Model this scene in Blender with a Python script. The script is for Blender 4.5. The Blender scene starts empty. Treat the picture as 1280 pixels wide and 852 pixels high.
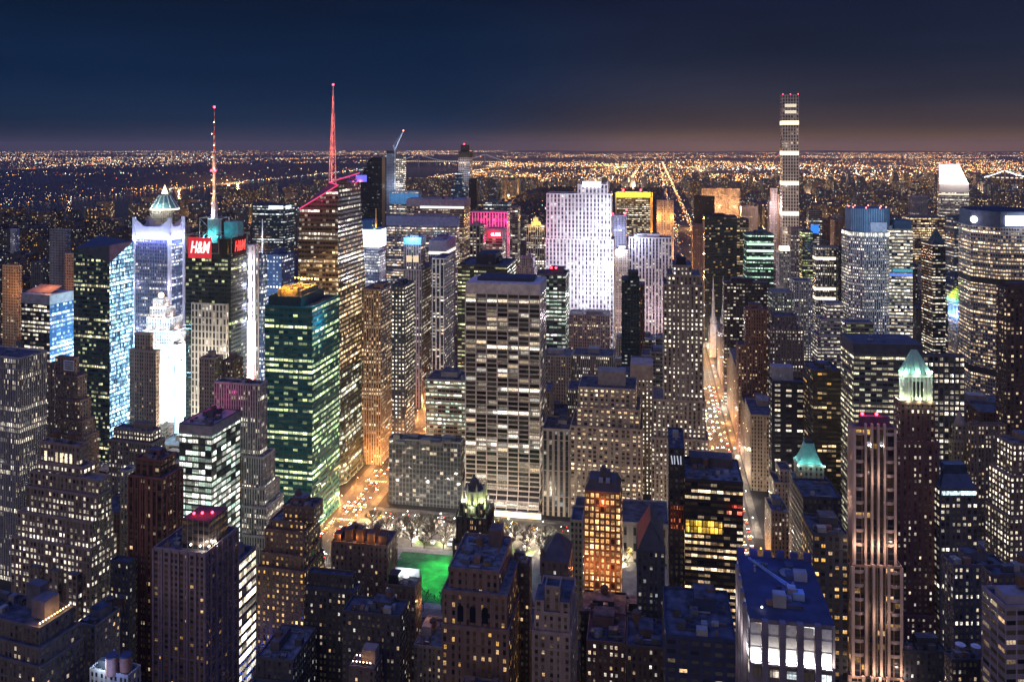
import bpy, math, random
import numpy as np
from mathutils import Vector, Matrix
R = math.radians
sc = bpy.context.scene
COL = sc.collection

# ------------------------------------------------------------------ camera, sky, light, exposure
FPX, CX, HY, CAMZ, YAW = 1043.0, 640.0, 181.0, 320.0, R(9.7)
cam_d = bpy.data.cameras.new('camera')
cam = bpy.data.objects.new('camera', cam_d); COL.objects.link(cam)
cam.location = (0, 0, CAMZ); cam.rotation_euler = (R(90), 0, YAW)
cam_d.sensor_fit = 'HORIZONTAL'; cam_d.sensor_width = 36.0
cam_d.lens = 36.0 * FPX / 1280.0
cam_d.shift_y = -(426.0 - HY) / 1280.0
cam_d.clip_start = 1.0; cam_d.clip_end = 90000.0
sc.camera = cam

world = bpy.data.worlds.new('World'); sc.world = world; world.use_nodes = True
def build_world():
    nt = world.node_tree; nt.nodes.clear()
    N = nt.nodes.new; L = nt.links.new
    out = N('ShaderNodeOutputWorld'); bg = N('ShaderNodeBackground'); L(bg.outputs[0], out.inputs[0])
    tc = N('ShaderNodeTexCoord'); sep = N('ShaderNodeSeparateXYZ'); L(tc.outputs['Generated'], sep.inputs[0])
    def ramp(stops):
        r = N('ShaderNodeValToRGB'); e = r.color_ramp.elements
        e[0].position, e[0].color = stops[0][0], (*stops[0][1], 1)
        e[1].position, e[1].color = stops[-1][0], (*stops[-1][1], 1)
        for p, c in stops[1:-1]:
            k = e.new(p); k.color = (*c, 1)
        L(sep.outputs['Z'], r.inputs[0]); return r
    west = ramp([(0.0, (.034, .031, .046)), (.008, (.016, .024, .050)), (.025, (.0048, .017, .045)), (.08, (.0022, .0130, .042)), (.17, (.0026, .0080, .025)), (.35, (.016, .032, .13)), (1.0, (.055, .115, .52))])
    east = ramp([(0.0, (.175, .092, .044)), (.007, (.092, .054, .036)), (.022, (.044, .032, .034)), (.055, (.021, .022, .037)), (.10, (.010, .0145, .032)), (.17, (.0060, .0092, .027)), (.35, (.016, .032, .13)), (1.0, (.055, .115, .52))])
    mr = N('ShaderNodeMapRange'); mr.interpolation_type = 'SMOOTHERSTEP'
    mr.inputs[1].default_value = -.34; mr.inputs[2].default_value = .12
    L(sep.outputs['X'], mr.inputs[0])
    nz = N('ShaderNodeTexNoise'); nz.inputs['Scale'].default_value = 2.2; nz.inputs['Detail'].default_value = 3
    L(tc.outputs['Generated'], nz.inputs['Vector'])
    ad = N('ShaderNodeMath'); ad.operation = 'MULTIPLY_ADD'; L(nz.outputs['Fac'], ad.inputs[0]); ad.inputs[1].default_value = .3; ad.inputs[2].default_value = -.15
    a2 = N('ShaderNodeMath'); a2.operation = 'ADD'; a2.use_clamp = True; L(mr.outputs[0], a2.inputs[0]); L(ad.outputs[0], a2.inputs[1])
    mx = N('ShaderNodeMix'); mx.data_type = 'RGBA'; L(a2.outputs[0], mx.inputs[0]); L(west.outputs[0], mx.inputs[6]); L(east.outputs[0], mx.inputs[7])
    n3 = N('ShaderNodeTexNoise'); n3.inputs['Scale'].default_value = 3.0; n3.inputs['Detail'].default_value = 5; mp = N('ShaderNodeMapping'); mp.inputs['Scale'].default_value = (1, 1, 7); L(tc.outputs['Generated'], mp.inputs[0]); L(mp.outputs[0], n3.inputs['Vector'])
    m3 = N('ShaderNodeMapRange'); m3.inputs[1].default_value = .3; m3.inputs[2].default_value = .7; m3.inputs[3].default_value = .86; m3.inputs[4].default_value = 1.16; L(n3.outputs['Fac'], m3.inputs[0])
    vs = N('ShaderNodeVectorMath'); vs.operation = 'SCALE'; L(mx.outputs[2], vs.inputs[0]); L(m3.outputs[0], vs.inputs['Scale'])
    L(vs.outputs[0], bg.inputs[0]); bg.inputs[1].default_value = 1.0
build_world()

sd = bpy.data.lights.new('city_glow_sun', 'SUN'); sd.energy = .47; sd.angle = R(70); sd.color = (1.0, .80, .62)
sun = bpy.data.objects.new('city_glow_sun', sd); COL.objects.link(sun)
sun.rotation_euler = (R(78), 0, R(-14))        # the glow of the streets behind the viewer, low and soft

sc.view_settings.view_transform = 'Standard'; sc.view_settings.look = 'None'
sc.view_settings.exposure = 0.36; sc.view_settings.gamma = 1.0
sc.view_settings.use_curve_mapping = False
sc.render.engine = 'CYCLES'
cy = sc.cycles
cy.max_bounces = 4; cy.diffuse_bounces = 2; cy.glossy_bounces = 2; cy.transmission_bounces = 1; cy.volume_bounces = 0
cy.sample_clamp_indirect = 3.0; cy.sample_clamp_direct = 0.0
cy.caustics_reflective = False; cy.caustics_refractive = False
cy.use_denoising = True
cy.use_light_tree = True

# ------------------------------------------------------------------ projection helpers (where a thing stands in the city)
cs, sn = math.cos(YAW), math.sin(YAW)
def ray(px):
    u = (px - CX) / FPX
    return (-sn + u * cs, cs + u * sn)
def depth(x, y): return -sn * x + cs * y
def proj(x, y, z):
    t = max(depth(x, y), 1e-3); r = cs * x + sn * y
    return CX + FPX * r / t, HY + FPX * (CAMZ - z) / t
def on_ground(px, py, z=0.0):
    t = (CAMZ - z) * FPX / (py - HY); d = ray(px)
    return t * d[0], t * d[1]
def at_row(px, Y):
    d = ray(px); s = Y / d[1]
    return s * d[0], Y
def turn(px):
    u = (px - CX) / FPX
    return R(-10.0 * (u / .6) ** 2) if u < 0 else R(12.0 * (u / .58) ** 2)

# ------------------------------------------------------------------ mesh helpers
class MB:
    def __init__(s): s.v = []; s.f = []; s.m = []; s.uv = []; s.smooth = []
    def face(s, pts, mat=0, uv=None, smooth=False):
        n = len(s.v); s.v.extend([tuple(p) for p in pts]); s.f.append(tuple(range(n, n + len(pts)))); s.m.append(mat)
        s.uv.append(uv if uv else [(0.5, 0.5)] * len(pts)); s.smooth.append(smooth)
    def box(s, x0, x1, y0, y1, z0, z1, mat=0, bottom=False):
        a = [(x0, y0), (x1, y0), (x1, y1), (x0, y1)]
        for i in range(4):
            p, q = a[i], a[(i + 1) % 4]
            s.face([(*p, z0), (*q, z0), (*q, z1), (*p, z1)], mat)
        s.face([(*p, z1) for p in a], mat)
        if bottom: s.face([(*p, z0) for p in reversed(a)], mat)
    def prism(s, poly, z0, z1, mat=0, top=None):
        n = len(poly)
        for i in range(n):
            p, q = poly[i], poly[(i + 1) % n]
            s.face([(*p, z0), (*q, z0), (*q, z1), (*p, z1)], mat)
        s.face([(*p, z1) for p in poly], mat if top is None else top)
    def ring(s, cx, cy, r0, r1, z0, z1, n=16, mat=0, cap=True, smooth=True):
        for i in range(n):
            a, b = 2 * math.pi * i / n, 2 * math.pi * (i + 1) / n
            ca, sa, cb, sb = math.cos(a), math.sin(a), math.cos(b), math.sin(b)
            s.face([(cx + r0 * ca, cy + r0 * sa, z0), (cx + r0 * cb, cy + r0 * sb, z0), (cx + r1 * cb, cy + r1 * sb, z1), (cx + r1 * ca, cy + r1 * sa, z1)], mat, None, smooth)
        if cap and r1 > .001: s.face([(cx + r1 * math.cos(2 * math.pi * i / n), cy + r1 * math.sin(2 * math.pi * i / n), z1) for i in range(n)], mat)
    def bar(s, a, b, w, mat=0, w2=None):
        a, b = Vector(a), Vector(b); d = b - a
        if d.length < 1e-6: return
        d.normalize(); k = Vector((0, 0, 1)) if abs(d.z) < .9 else Vector((1, 0, 0))
        x = d.cross(k).normalized(); y = d.cross(x); w2 = w if w2 is None else w2
        c = [(1, 1), (-1, 1), (-1, -1), (1, -1)]
        A = [a + x * (i * w / 2) + y * (j * w / 2) for i, j in c]; B = [b + x * (i * w2 / 2) + y * (j * w2 / 2) for i, j in c]
        for i in range(4): s.face([A[i], B[i], B[(i + 1) % 4], A[(i + 1) % 4]], mat)
        s.face(B, mat); s.face(A[::-1], mat)
    def mesh(s, name, mats):
        me = bpy.data.meshes.new(name)
        me.from_pydata(s.v, [], s.f)
        for m in mats: me.materials.append(m)
        me.polygons.foreach_set('material_index', s.m)
        me.polygons.foreach_set('use_smooth', s.smooth)
        ul = me.uv_layers.new(name='uv')
        ul.data.foreach_set('uv', [c for f in s.uv for p in f for c in p])
        me.update(); return me
    def build(s, name, mats, parent=None, loc=(0, 0, 0), rz=0.0):
        if not isinstance(mats, (list, tuple)): mats = [mats]
        o = bpy.data.objects.new(name, s.mesh(name, mats)); COL.objects.link(o)
        o.location = loc; o.rotation_euler = (0, 0, rz)
        if parent: o.parent = parent
        return o

def tag(o, label, cat=None, group=None, kind=None):
    if label: o['label'] = label
    if cat: o['category'] = cat
    if group: o['group'] = group
    if kind: o['kind'] = kind
    return o
def empty(name, loc, rz=0.0):
    o = bpy.data.objects.new(name, None); COL.objects.link(o); o.location = loc; o.rotation_euler = (0, 0, rz)
    o.empty_display_size = 2; return o
def dup(o, loc=None, rz=None, label=None):
    r = o.copy(); COL.objects.link(r)
    if loc is not None: r.location = loc
    if rz is not None: r.rotation_euler = (0, 0, rz)
    if label: r['label'] = label
    for ch in list(o.children):
        c = ch.copy(); COL.objects.link(c); c.parent = r
        for g in list(ch.children):
            d = g.copy(); COL.objects.link(d); d.parent = c
    return r

# ------------------------------------------------------------------ materials
_mats = {}
def plain(col, rough=.85, metal=0.0, vary=.25, scale=.25):
    key = ('p', tuple(round(c, 3) for c in col), rough, metal, vary, scale)
    if key in _mats: return _mats[key]
    m = bpy.data.materials.new('plain'); m.use_nodes = True; nt = m.node_tree; b = nt.nodes['Principled BSDF']
    b.inputs['Roughness'].default_value = rough; b.inputs['Metallic'].default_value = metal
    tc = nt.nodes.new('ShaderNodeTexCoord'); nz = nt.nodes.new('ShaderNodeTexNoise'); nz.inputs['Scale'].default_value = scale; nz.inputs['Detail'].default_value = 5
    nt.links.new(tc.outputs['Object'], nz.inputs['Vector'])
    mr = nt.nodes.new('ShaderNodeMapRange'); mr.inputs[1].default_value = .3; mr.inputs[2].default_value = .7; mr.inputs[3].default_value = 1 - vary; mr.inputs[4].default_value = 1 + vary
    nt.links.new(nz.outputs['Fac'], mr.inputs[0])
    mx = nt.nodes.new('ShaderNodeVectorMath'); mx.operation = 'SCALE'; mx.inputs[0].default_value = col; nt.links.new(mr.outputs[0], mx.inputs['Scale'])
    nt.links.new(mx.outputs[0], b.inputs['Base Color'])
    _mats[key] = m; return m
def glow(col, strength, vary=0.0, sample=False):
    key = ('g', tuple(col), strength, vary, sample)
    if key in _mats: return _mats[key]
    m = bpy.data.materials.new('glow'); m.use_nodes = True; nt = m.node_tree; b = nt.nodes['Principled BSDF']
    b.inputs['Base Color'].default_value = (.1, .1, .1, 1); b.inputs['Emission Color'].default_value = (*col, 1)
    b.inputs['Emission Strength'].default_value = strength
    if vary:
        oi = nt.nodes.new('ShaderNodeObjectInfo'); mr = nt.nodes.new('ShaderNodeMapRange')
        mr.inputs[3].default_value = strength * (1 - vary); mr.inputs[4].default_value = strength * (1 + vary)
        nt.links.new(oi.outputs['Random'], mr.inputs[0]); nt.links.new(mr.outputs[0], b.inputs['Emission Strength'])
        tc = nt.nodes.new('ShaderNodeTexCoord'); nz = nt.nodes.new('ShaderNodeTexNoise'); nz.inputs['Scale'].default_value = 1.3; nz.inputs['Detail'].default_value = 2; av = nt.nodes.new('ShaderNodeVectorMath'); av.operation = 'ADD'
        cb = nt.nodes.new('ShaderNodeCombineXYZ'); ml = nt.nodes.new('ShaderNodeMath'); ml.operation = 'MULTIPLY'; ml.inputs[1].default_value = 97.0; nt.links.new(oi.outputs['Random'], ml.inputs[0]); nt.links.new(ml.outputs[0], cb.inputs[0]); nt.links.new(tc.outputs['Object'], av.inputs[0]); nt.links.new(cb.outputs[0], av.inputs[1]); nt.links.new(av.outputs[0], nz.inputs['Vector'])
        m2 = nt.nodes.new('ShaderNodeMapRange'); m2.inputs[1].default_value = .32; m2.inputs[2].default_value = .68; m2.inputs[3].default_value = .25; m2.inputs[4].default_value = 1.5; nt.links.new(nz.outputs['Fac'], m2.inputs[0])
        m3 = nt.nodes.new('ShaderNodeMath'); m3.operation = 'MULTIPLY'; nt.links.new(mr.outputs[0], m3.inputs[0]); nt.links.new(m2.outputs[0], m3.inputs[1]); nt.links.new(m3.outputs[0], b.inputs['Emission Strength'])
    if not sample: m.cycles.emission_sampling = 'NONE'
    _mats[key] = m; return m

def facade_group():
    g = bpy.data.node_groups.new('facade', 'ShaderNodeTree')
    def inp(n, t, d):
        s = g.interface.new_socket(n, in_out='INPUT', socket_type=t); s.default_value = d
    for n in ('Wall', 'Spandrel', 'Glass', 'LitA', 'LitB'): inp(n, 'NodeSocketColor', (.5, .5, .5, 1))
    for n, d in (('Strength', 1.), ('Frac', .3), ('WinW', .6), ('WinH', .6), ('Cluster', .5), ('Panes', 1.), ('Tint', .2), ('Rough', .2), ('Pair', 0.)): inp(n, 'NodeSocketFloat', d)
    g.interface.new_socket('Shader', in_out='OUTPUT', socket_type='NodeSocketShader')
    N, L = g.nodes.new, g.links.new
    gi, go = N('NodeGroupInput'), N('NodeGroupOutput'); I = gi.outputs
    def put(s, v):
        if isinstance(v, (int, float)): s.default_value = v
        else: L(v, s)
    def mth(op, a, b=0.0, c=None, clamp=False):
        n = N('ShaderNodeMath'); n.operation = op; n.use_clamp = clamp
        put(n.inputs[0], a); put(n.inputs[1], b)
        if c is not None: put(n.inputs[2], c)
        return n.outputs[0]
    def comb(a, b, c):
        n = N('ShaderNodeCombineXYZ'); put(n.inputs[0], a); put(n.inputs[1], b); put(n.inputs[2], c); return n.outputs[0]
    def wn(vec):
        n = N('ShaderNodeTexWhiteNoise'); n.noise_dimensions = '3D'; L(vec, n.inputs['Vector']); s = N('ShaderNodeSeparateColor'); L(n.outputs['Color'], s.inputs[0])
        return n.outputs['Value'], s.outputs[0], s.outputs[1], s.outputs[2]
    def mixc(f, a, b):
        n = N('ShaderNodeMix'); n.data_type = 'RGBA'; put(n.inputs[0], f)
        for k, v in ((6, a), (7, b)): L(v, n.inputs[k])
        return n.outputs[2]
    uv = N('ShaderNodeUVMap'); sp = N('ShaderNodeSeparateXYZ'); L(uv.outputs[0], sp.inputs[0])
    u, v = sp.outputs[0], sp.outputs[1]
    i, j, fu, fv = mth('FLOOR', u), mth('FLOOR', v), mth('FRACT', u), mth('FRACT', v)
    oi = N('ShaderNodeObjectInfo'); seed = mth('MULTIPLY', oi.outputs['Random'], 613.0)
    ctr = mth('ADD', .5, mth('MULTIPLY', I['Pair'], mth('SUBTRACT', 1.0, mth('MULTIPLY', mth('MODULO', i, 2.0), 2.0))))
    wm = mth('LESS_THAN', mth('ABSOLUTE', mth('SUBTRACT', fu, ctr)), mth('MULTIPLY', I['WinW'], mth('SUBTRACT', .5, mth('MULTIPLY', mth('MULTIPLY', I['Pair'], 2.6), mth('LESS_THAN', mth('MODULO', mth('ADD', i, mth('FLOOR', mth('MULTIPLY', oi.outputs['Random'], 7.0))), 5.0), .5)))))
    hm = mth('LESS_THAN', mth('ABSOLUTE', mth('SUBTRACT', fv, .5)), mth('MULTIPLY', I['WinH'], .5))
    win = mth('MULTIPLY', wm, hm)
    r1, r2, r3, r4 = wn(comb(i, j, seed))
    rg, rg2, _, _ = wn(comb(mth('FLOOR', mth('DIVIDE', mth('ADD', i, mth('MULTIPLY', j, 1.7)), 5.0)), j, mth('ADD', seed, 7.3)))
    rf, rf2, _, _ = wn(comb(3.1, j, mth('ADD', seed, 19.7)))
    cl = mth('MULTIPLY', mth('MULTIPLY', mth('POWER', rf, 3.0), 4.0), mth('ADD', rg, .5))
    thr = mth('MULTIPLY', I['Frac'], mth('ADD', mth('SUBTRACT', 1.0, I['Cluster']), mth('MULTIPLY', I['Cluster'], cl)))
    lit = mth('LESS_THAN', r1, thr)
    br = mth('ADD', .06, mth('MULTIPLY', mth('POWER', mth('ADD', mth('MULTIPLY', r2, .6), mth('MULTIPLY', rg2, .4)), 2.2), 1.75))
    nz = N('ShaderNodeTexNoise'); nz.inputs['Scale'].default_value = 1.0; nz.inputs['Detail'].default_value = 2.0
    L(comb(mth('MULTIPLY', u, 5.3), mth('MULTIPLY', v, 4.1), seed), nz.inputs['Vector'])
    inter = mth('MULTIPLY_ADD', mth('POWER', nz.outputs['Fac'], 1.6), 3.4, .05)
    grad = mth('MULTIPLY_ADD', fv, .7, .6)
    blind = mth('SUBTRACT', 1.0, mth('MULTIPLY', mth('LESS_THAN', r4, .4), mth('MULTIPLY', mth('GREATER_THAN', fv, mth('MULTIPLY_ADD', r4, .8, .35)), .75)))
    pf = mth('FRACT', mth('MULTIPLY', mth('ADD', mth('DIVIDE', mth('SUBTRACT', fu, ctr), I['WinW']), .5), I['Panes']))
    mull = mth('SUBTRACT', 1.0, mth('MULTIPLY', mth('GREATER_THAN', mth('ABSOLUTE', mth('SUBTRACT', pf, .5)), .43), .8))
    wloc = mth('ADD', mth('DIVIDE', mth('SUBTRACT', fu, ctr), I['WinW']), .5)
    cur = mth('SUBTRACT', 1.0, mth('MULTIPLY', mth('MULTIPLY', mth('GREATER_THAN', r3, .62), mth('LESS_THAN', wloc, mth('MULTIPLY_ADD', r2, .55, .12))), .8))
    e = mth('MULTIPLY', mth('MULTIPLY', mth('MULTIPLY', br, lit), mth('MULTIPLY', inter, grad)), mth('MULTIPLY', mth('MULTIPLY', blind, cur), mull))
    dim = mth('MULTIPLY', mth('MULTIPLY', r3, .012), mull)
    e = mth('MULTIPLY', mth('MULTIPLY', mth('ADD', e, dim), win), I['Strength'])
    litc = mixc(mth('MULTIPLY_ADD', r3, .65, mth('MULTIPLY', rf2, .35)), I['LitA'], I['LitB'])
    # weathered wall
    tc = N('ShaderNodeTexCoord')
    n2 = N('ShaderNodeTexNoise'); n2.inputs['Scale'].default_value = .05; n2.inputs['Detail'].default_value = 6; n2.inputs['Roughness'].default_value = .65; L(tc.outputs['Object'], n2.inputs['Vector'])
    mp = N('ShaderNodeMapping'); mp.inputs['Scale'].default_value = (.55, .55, .035); L(tc.outputs['Object'], mp.inputs[0])
    n4 = N('ShaderNodeTexNoise'); n4.inputs['Scale'].default_value = 1.0; n4.inputs['Detail'].default_value = 4; L(mp.outputs[0], n4.inputs['Vector'])
    cell = wn(comb(i, j, mth('ADD', seed, 31.0)))[0]
    var = mth('ADD', mth('ADD', mth('ADD', mth('MULTIPLY', mth('SUBTRACT', n4.outputs['Fac'], .5), .8), mth('MULTIPLY', mth('SUBTRACT', n2.outputs['Fac'], .5), 1.1)), mth('MULTIPLY', mth('SUBTRACT', cell, .5), .16)), mth('MULTIPLY_ADD', mth('SUBTRACT', oi.outputs['Random'], .5), I['Tint'], 1.0))
    base = mixc(wm, I['Wall'], I['Spandrel'])
    vm = N('ShaderNodeVectorMath'); vm.operation = 'SCALE'; L(base, vm.inputs[0]); L(var, vm.inputs['Scale'])
    base = mixc(win, vm.outputs[0], I['Glass'])
    b = N('ShaderNodeBsdfPrincipled'); L(base, b.inputs['Base Color'])
    put(b.inputs['Roughness'], mth('ADD', mth('MULTIPLY', win, mth('SUBTRACT', I['Rough'], .8)), .8))
    bp = N('ShaderNodeBump'); bp.inputs['Strength'].default_value = .8; bp.inputs['Distance'].default_value = .35; bp.invert = True; L(win, bp.inputs['Height']); L(bp.outputs[0], b.inputs['Normal'])
    L(litc, b.inputs['Emission Color']); L(e, b.inputs['Emission Strength'])
    L(b.outputs[0], go.inputs[0]); return g
FG = facade_group()
WARM, CREAM, WHITE, COOL, MINT, ORNG, LIME, AMBER = (1, .62, .30), (1, .80, .52), (1, .93, .80), (.70, .88, 1), (.66, 1, .80), (1, .40, .09), (.80, 1, .42), (1, .52, .10)
class ST:
    n = 0
    def __init__(s, wall, span=None, glass=(.012, .016, .024), A=WARM, B=WHITE, k=1.2, frac=.3, w=.55, h=.55, cl=.4, panes=1, bay=3.0, fh=3.8, tint=.2, rough=.22, pair=0.0):
        span = span or tuple(c * .72 for c in wall)
        s.wall, s.bay, s.fh, s.frac, s.w, s.h, s.A, s.B, s.k = wall, bay, fh, frac, w, h, A, B, k
        m = bpy.data.materials.new('facade'); m.use_nodes = True; nt = m.node_tree; nt.nodes.clear()
        o = nt.nodes.new('ShaderNodeOutputMaterial'); g = nt.nodes.new('ShaderNodeGroup'); g.node_tree = FG
        nt.links.new(g.outputs[0], o.inputs[0])
        for nme, c in (('Wall', wall), ('Spandrel', span or wall), ('Glass', glass), ('LitA', A), ('LitB', B)): g.inputs[nme].default_value = (*c, 1)
        for nme, c in (('Strength', k * 1.6), ('Frac', frac * 1.22 if .2 < frac < .75 else frac), ('WinW', w), ('WinH', h), ('Cluster', cl), ('Panes', panes), ('Tint', tint), ('Rough', rough), ('Pair', pair)): g.inputs[nme].default_value = c
        m.cycles.emission_sampling = 'NONE'
        s.mat = m; s.trim = plain(tuple(min(c * 1.05, 1) for c in wall))

ROOF = plain((.075, .078, .10), .95, 0, .75, .22)
ROOF2 = plain((.15, .148, .16), .95, 0, .7, .3)
METAL = plain((.16, .17, .19), .5, .6, .2)
DARK = plain((.02, .022, .028), .6)
STONE = plain((.36, .32, .27))
TANKWOOD = plain((.16, .09, .055), .9, 0, .35, 1.2)
RED = glow((1, .03, .06), 14.0)
rng = random.Random(11)

# ------------------------------------------------------------------ walls and buildings
def wall_quad(mb, p, q, zp0, zq0, zp1, zq1, st, nb=None, ztop=None, P2=None, Q2=None, mat=0):
    """one wall from p to q (2D), its top edge may be at other points P2, Q2 and heights"""
    P2 = P2 or p; Q2 = Q2 or q
    W = math.hypot(q[0] - p[0], q[1] - p[1]); nb = nb or max(1, round(W / st.bay)); k = nb / max(W, .01)
    ztop = ztop if ztop is not None else max(zp1, zq1)
    ou, ov = rng.randrange(1000), 400
    dx, dy = (q[0] - p[0]) / max(W, .01), (q[1] - p[1]) / max(W, .01)
    def U(a): return ou + ((a[0] - p[0]) * dx + (a[1] - p[1]) * dy) * k
    def V(z): return ov - (ztop - z) / st.fh
    mb.face([(*p, zp0), (*q, zq0), (*Q2, zq1), (*P2, zp1)], mat, [(U(p), V(zp0)), (U(q), V(zq0)), (U(Q2), V(zq1)), (U(P2), V(zp1))])
def walls(mb, poly, z0, z1, st, mat=0, top=1):
    n = len(poly)
    for i in range(n): wall_quad(mb, poly[i], poly[(i + 1) % n], z0, z0, z1, z1, st, mat=mat)
    if top is not None: mb.face([(*p, z1) for p in poly], top)
def rect(x0, x1, y0, y1): return [(x0, y0), (x1, y0), (x1, y1), (x0, y1)]

GEARM = [METAL, ROOF2, plain((.30, .29, .28), .7), plain((.06, .06, .07), .7), plain((.22, .13, .09), .9)]
def roof_gear(root, x0, x1, y0, y1, zb, n):
    for _ in range(n):
        k = rng.random(); m = rng.choice(GEARM)
        if x1 - x0 < 6 or y1 - y0 < 3: return
        if k < .45:
            gw, gd, gh = rng.uniform(1.2, 3.6), rng.uniform(1.0, min(3.2, y1 - y0 - 1.2)), rng.uniform(.9, 2.6); gx, gy = rng.uniform(x0 + 1, x1 - gw - 1), rng.uniform(y0 + .7, max(y0 + .8, y1 - gd))
            g = MB(); g.box(gx, gx + gw, gy, gy + gd, zb + .25, zb + gh); g.box(gx + .2, gx + gw - .2, gy + .2, gy + gd - .2, zb, zb + .25); g.box(gx + gw * .3, gx + gw * .7, gy + gd * .3, gy + gd * .7, zb + gh, zb + gh + .3); g.build('air_handler', m, root)
        elif k < .65:
            L_ = rng.uniform(4, 10); gx, gy = rng.uniform(x0 + 1, max(x0 + 1.1, x1 - L_ - 1)), rng.uniform(y0 + .7, y1); g = MB(); g.box(gx, min(gx + L_, x1 - .8), gy, gy + .6, zb + .3, zb + .9, 0, True); g.build('duct', m, root)
        elif k < .85:
            gx, gy = rng.uniform(x0 + 1, x1 - 1), rng.uniform(y0 + .7, y1); g = MB(); g.ring(gx, gy, .35, .35, zb, zb + rng.uniform(1, 2.2), 8); g.ring(gx, gy, .6, .1, zb + 2.0, zb + 2.5, 8); g.build('roof_vent', m, root)
        else:
            gw, gd = rng.uniform(2.4, 5), rng.uniform(2.2, 4); gx, gy = rng.uniform(x0 + 1, max(x0 + 1.1, x1 - gw - 1)), rng.uniform(y0 + .7, max(y0 + .8, y1 - gd)); g = MB(); g.box(gx, gx + gw, gy, gy + gd, zb, zb + rng.uniform(2.4, 4)); g.build('bulkhead', m, root)
HAND = []            # footprints of the placed buildings: dict(c=(x,y), rz, boxes=[(x0,x1,y0,y1,z1)], px range, yb)
WINMESH = {}
def window_mesh(w, h, mat):
    key = (round(w, 1), round(h, 1), mat.name)
    if key not in WINMESH:
        mb = MB(); fr = .14
        mb.box(-w / 2 - fr, w / 2 + fr, -.10, 0.0, -h / 2 - fr, -h / 2, 1); mb.box(-w / 2 - fr, w / 2 + fr, -.10, 0.0, h / 2, h / 2 + fr, 1)
        mb.box(-w / 2 - fr, -w / 2, -.10, 0, -h / 2, h / 2, 1); mb.box(w / 2, w / 2 + fr, -.10, 0, -h / 2, h / 2, 1)
        mb.face([(-w / 2, -.05, -h / 2), (w / 2, -.05, -h / 2), (w / 2, -.05, h / 2), (-w / 2, -.05, h / 2)], 0)
        mb.box(-.05, .05, -.09, -.05, -h / 2, h / 2, 1)
        WINMESH[key] = mb.mesh('window', [mat, plain((.05, .05, .05))])
    return WINMESH[key]
def litmat(c, k): return glow(tuple(c), k, .65)

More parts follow.
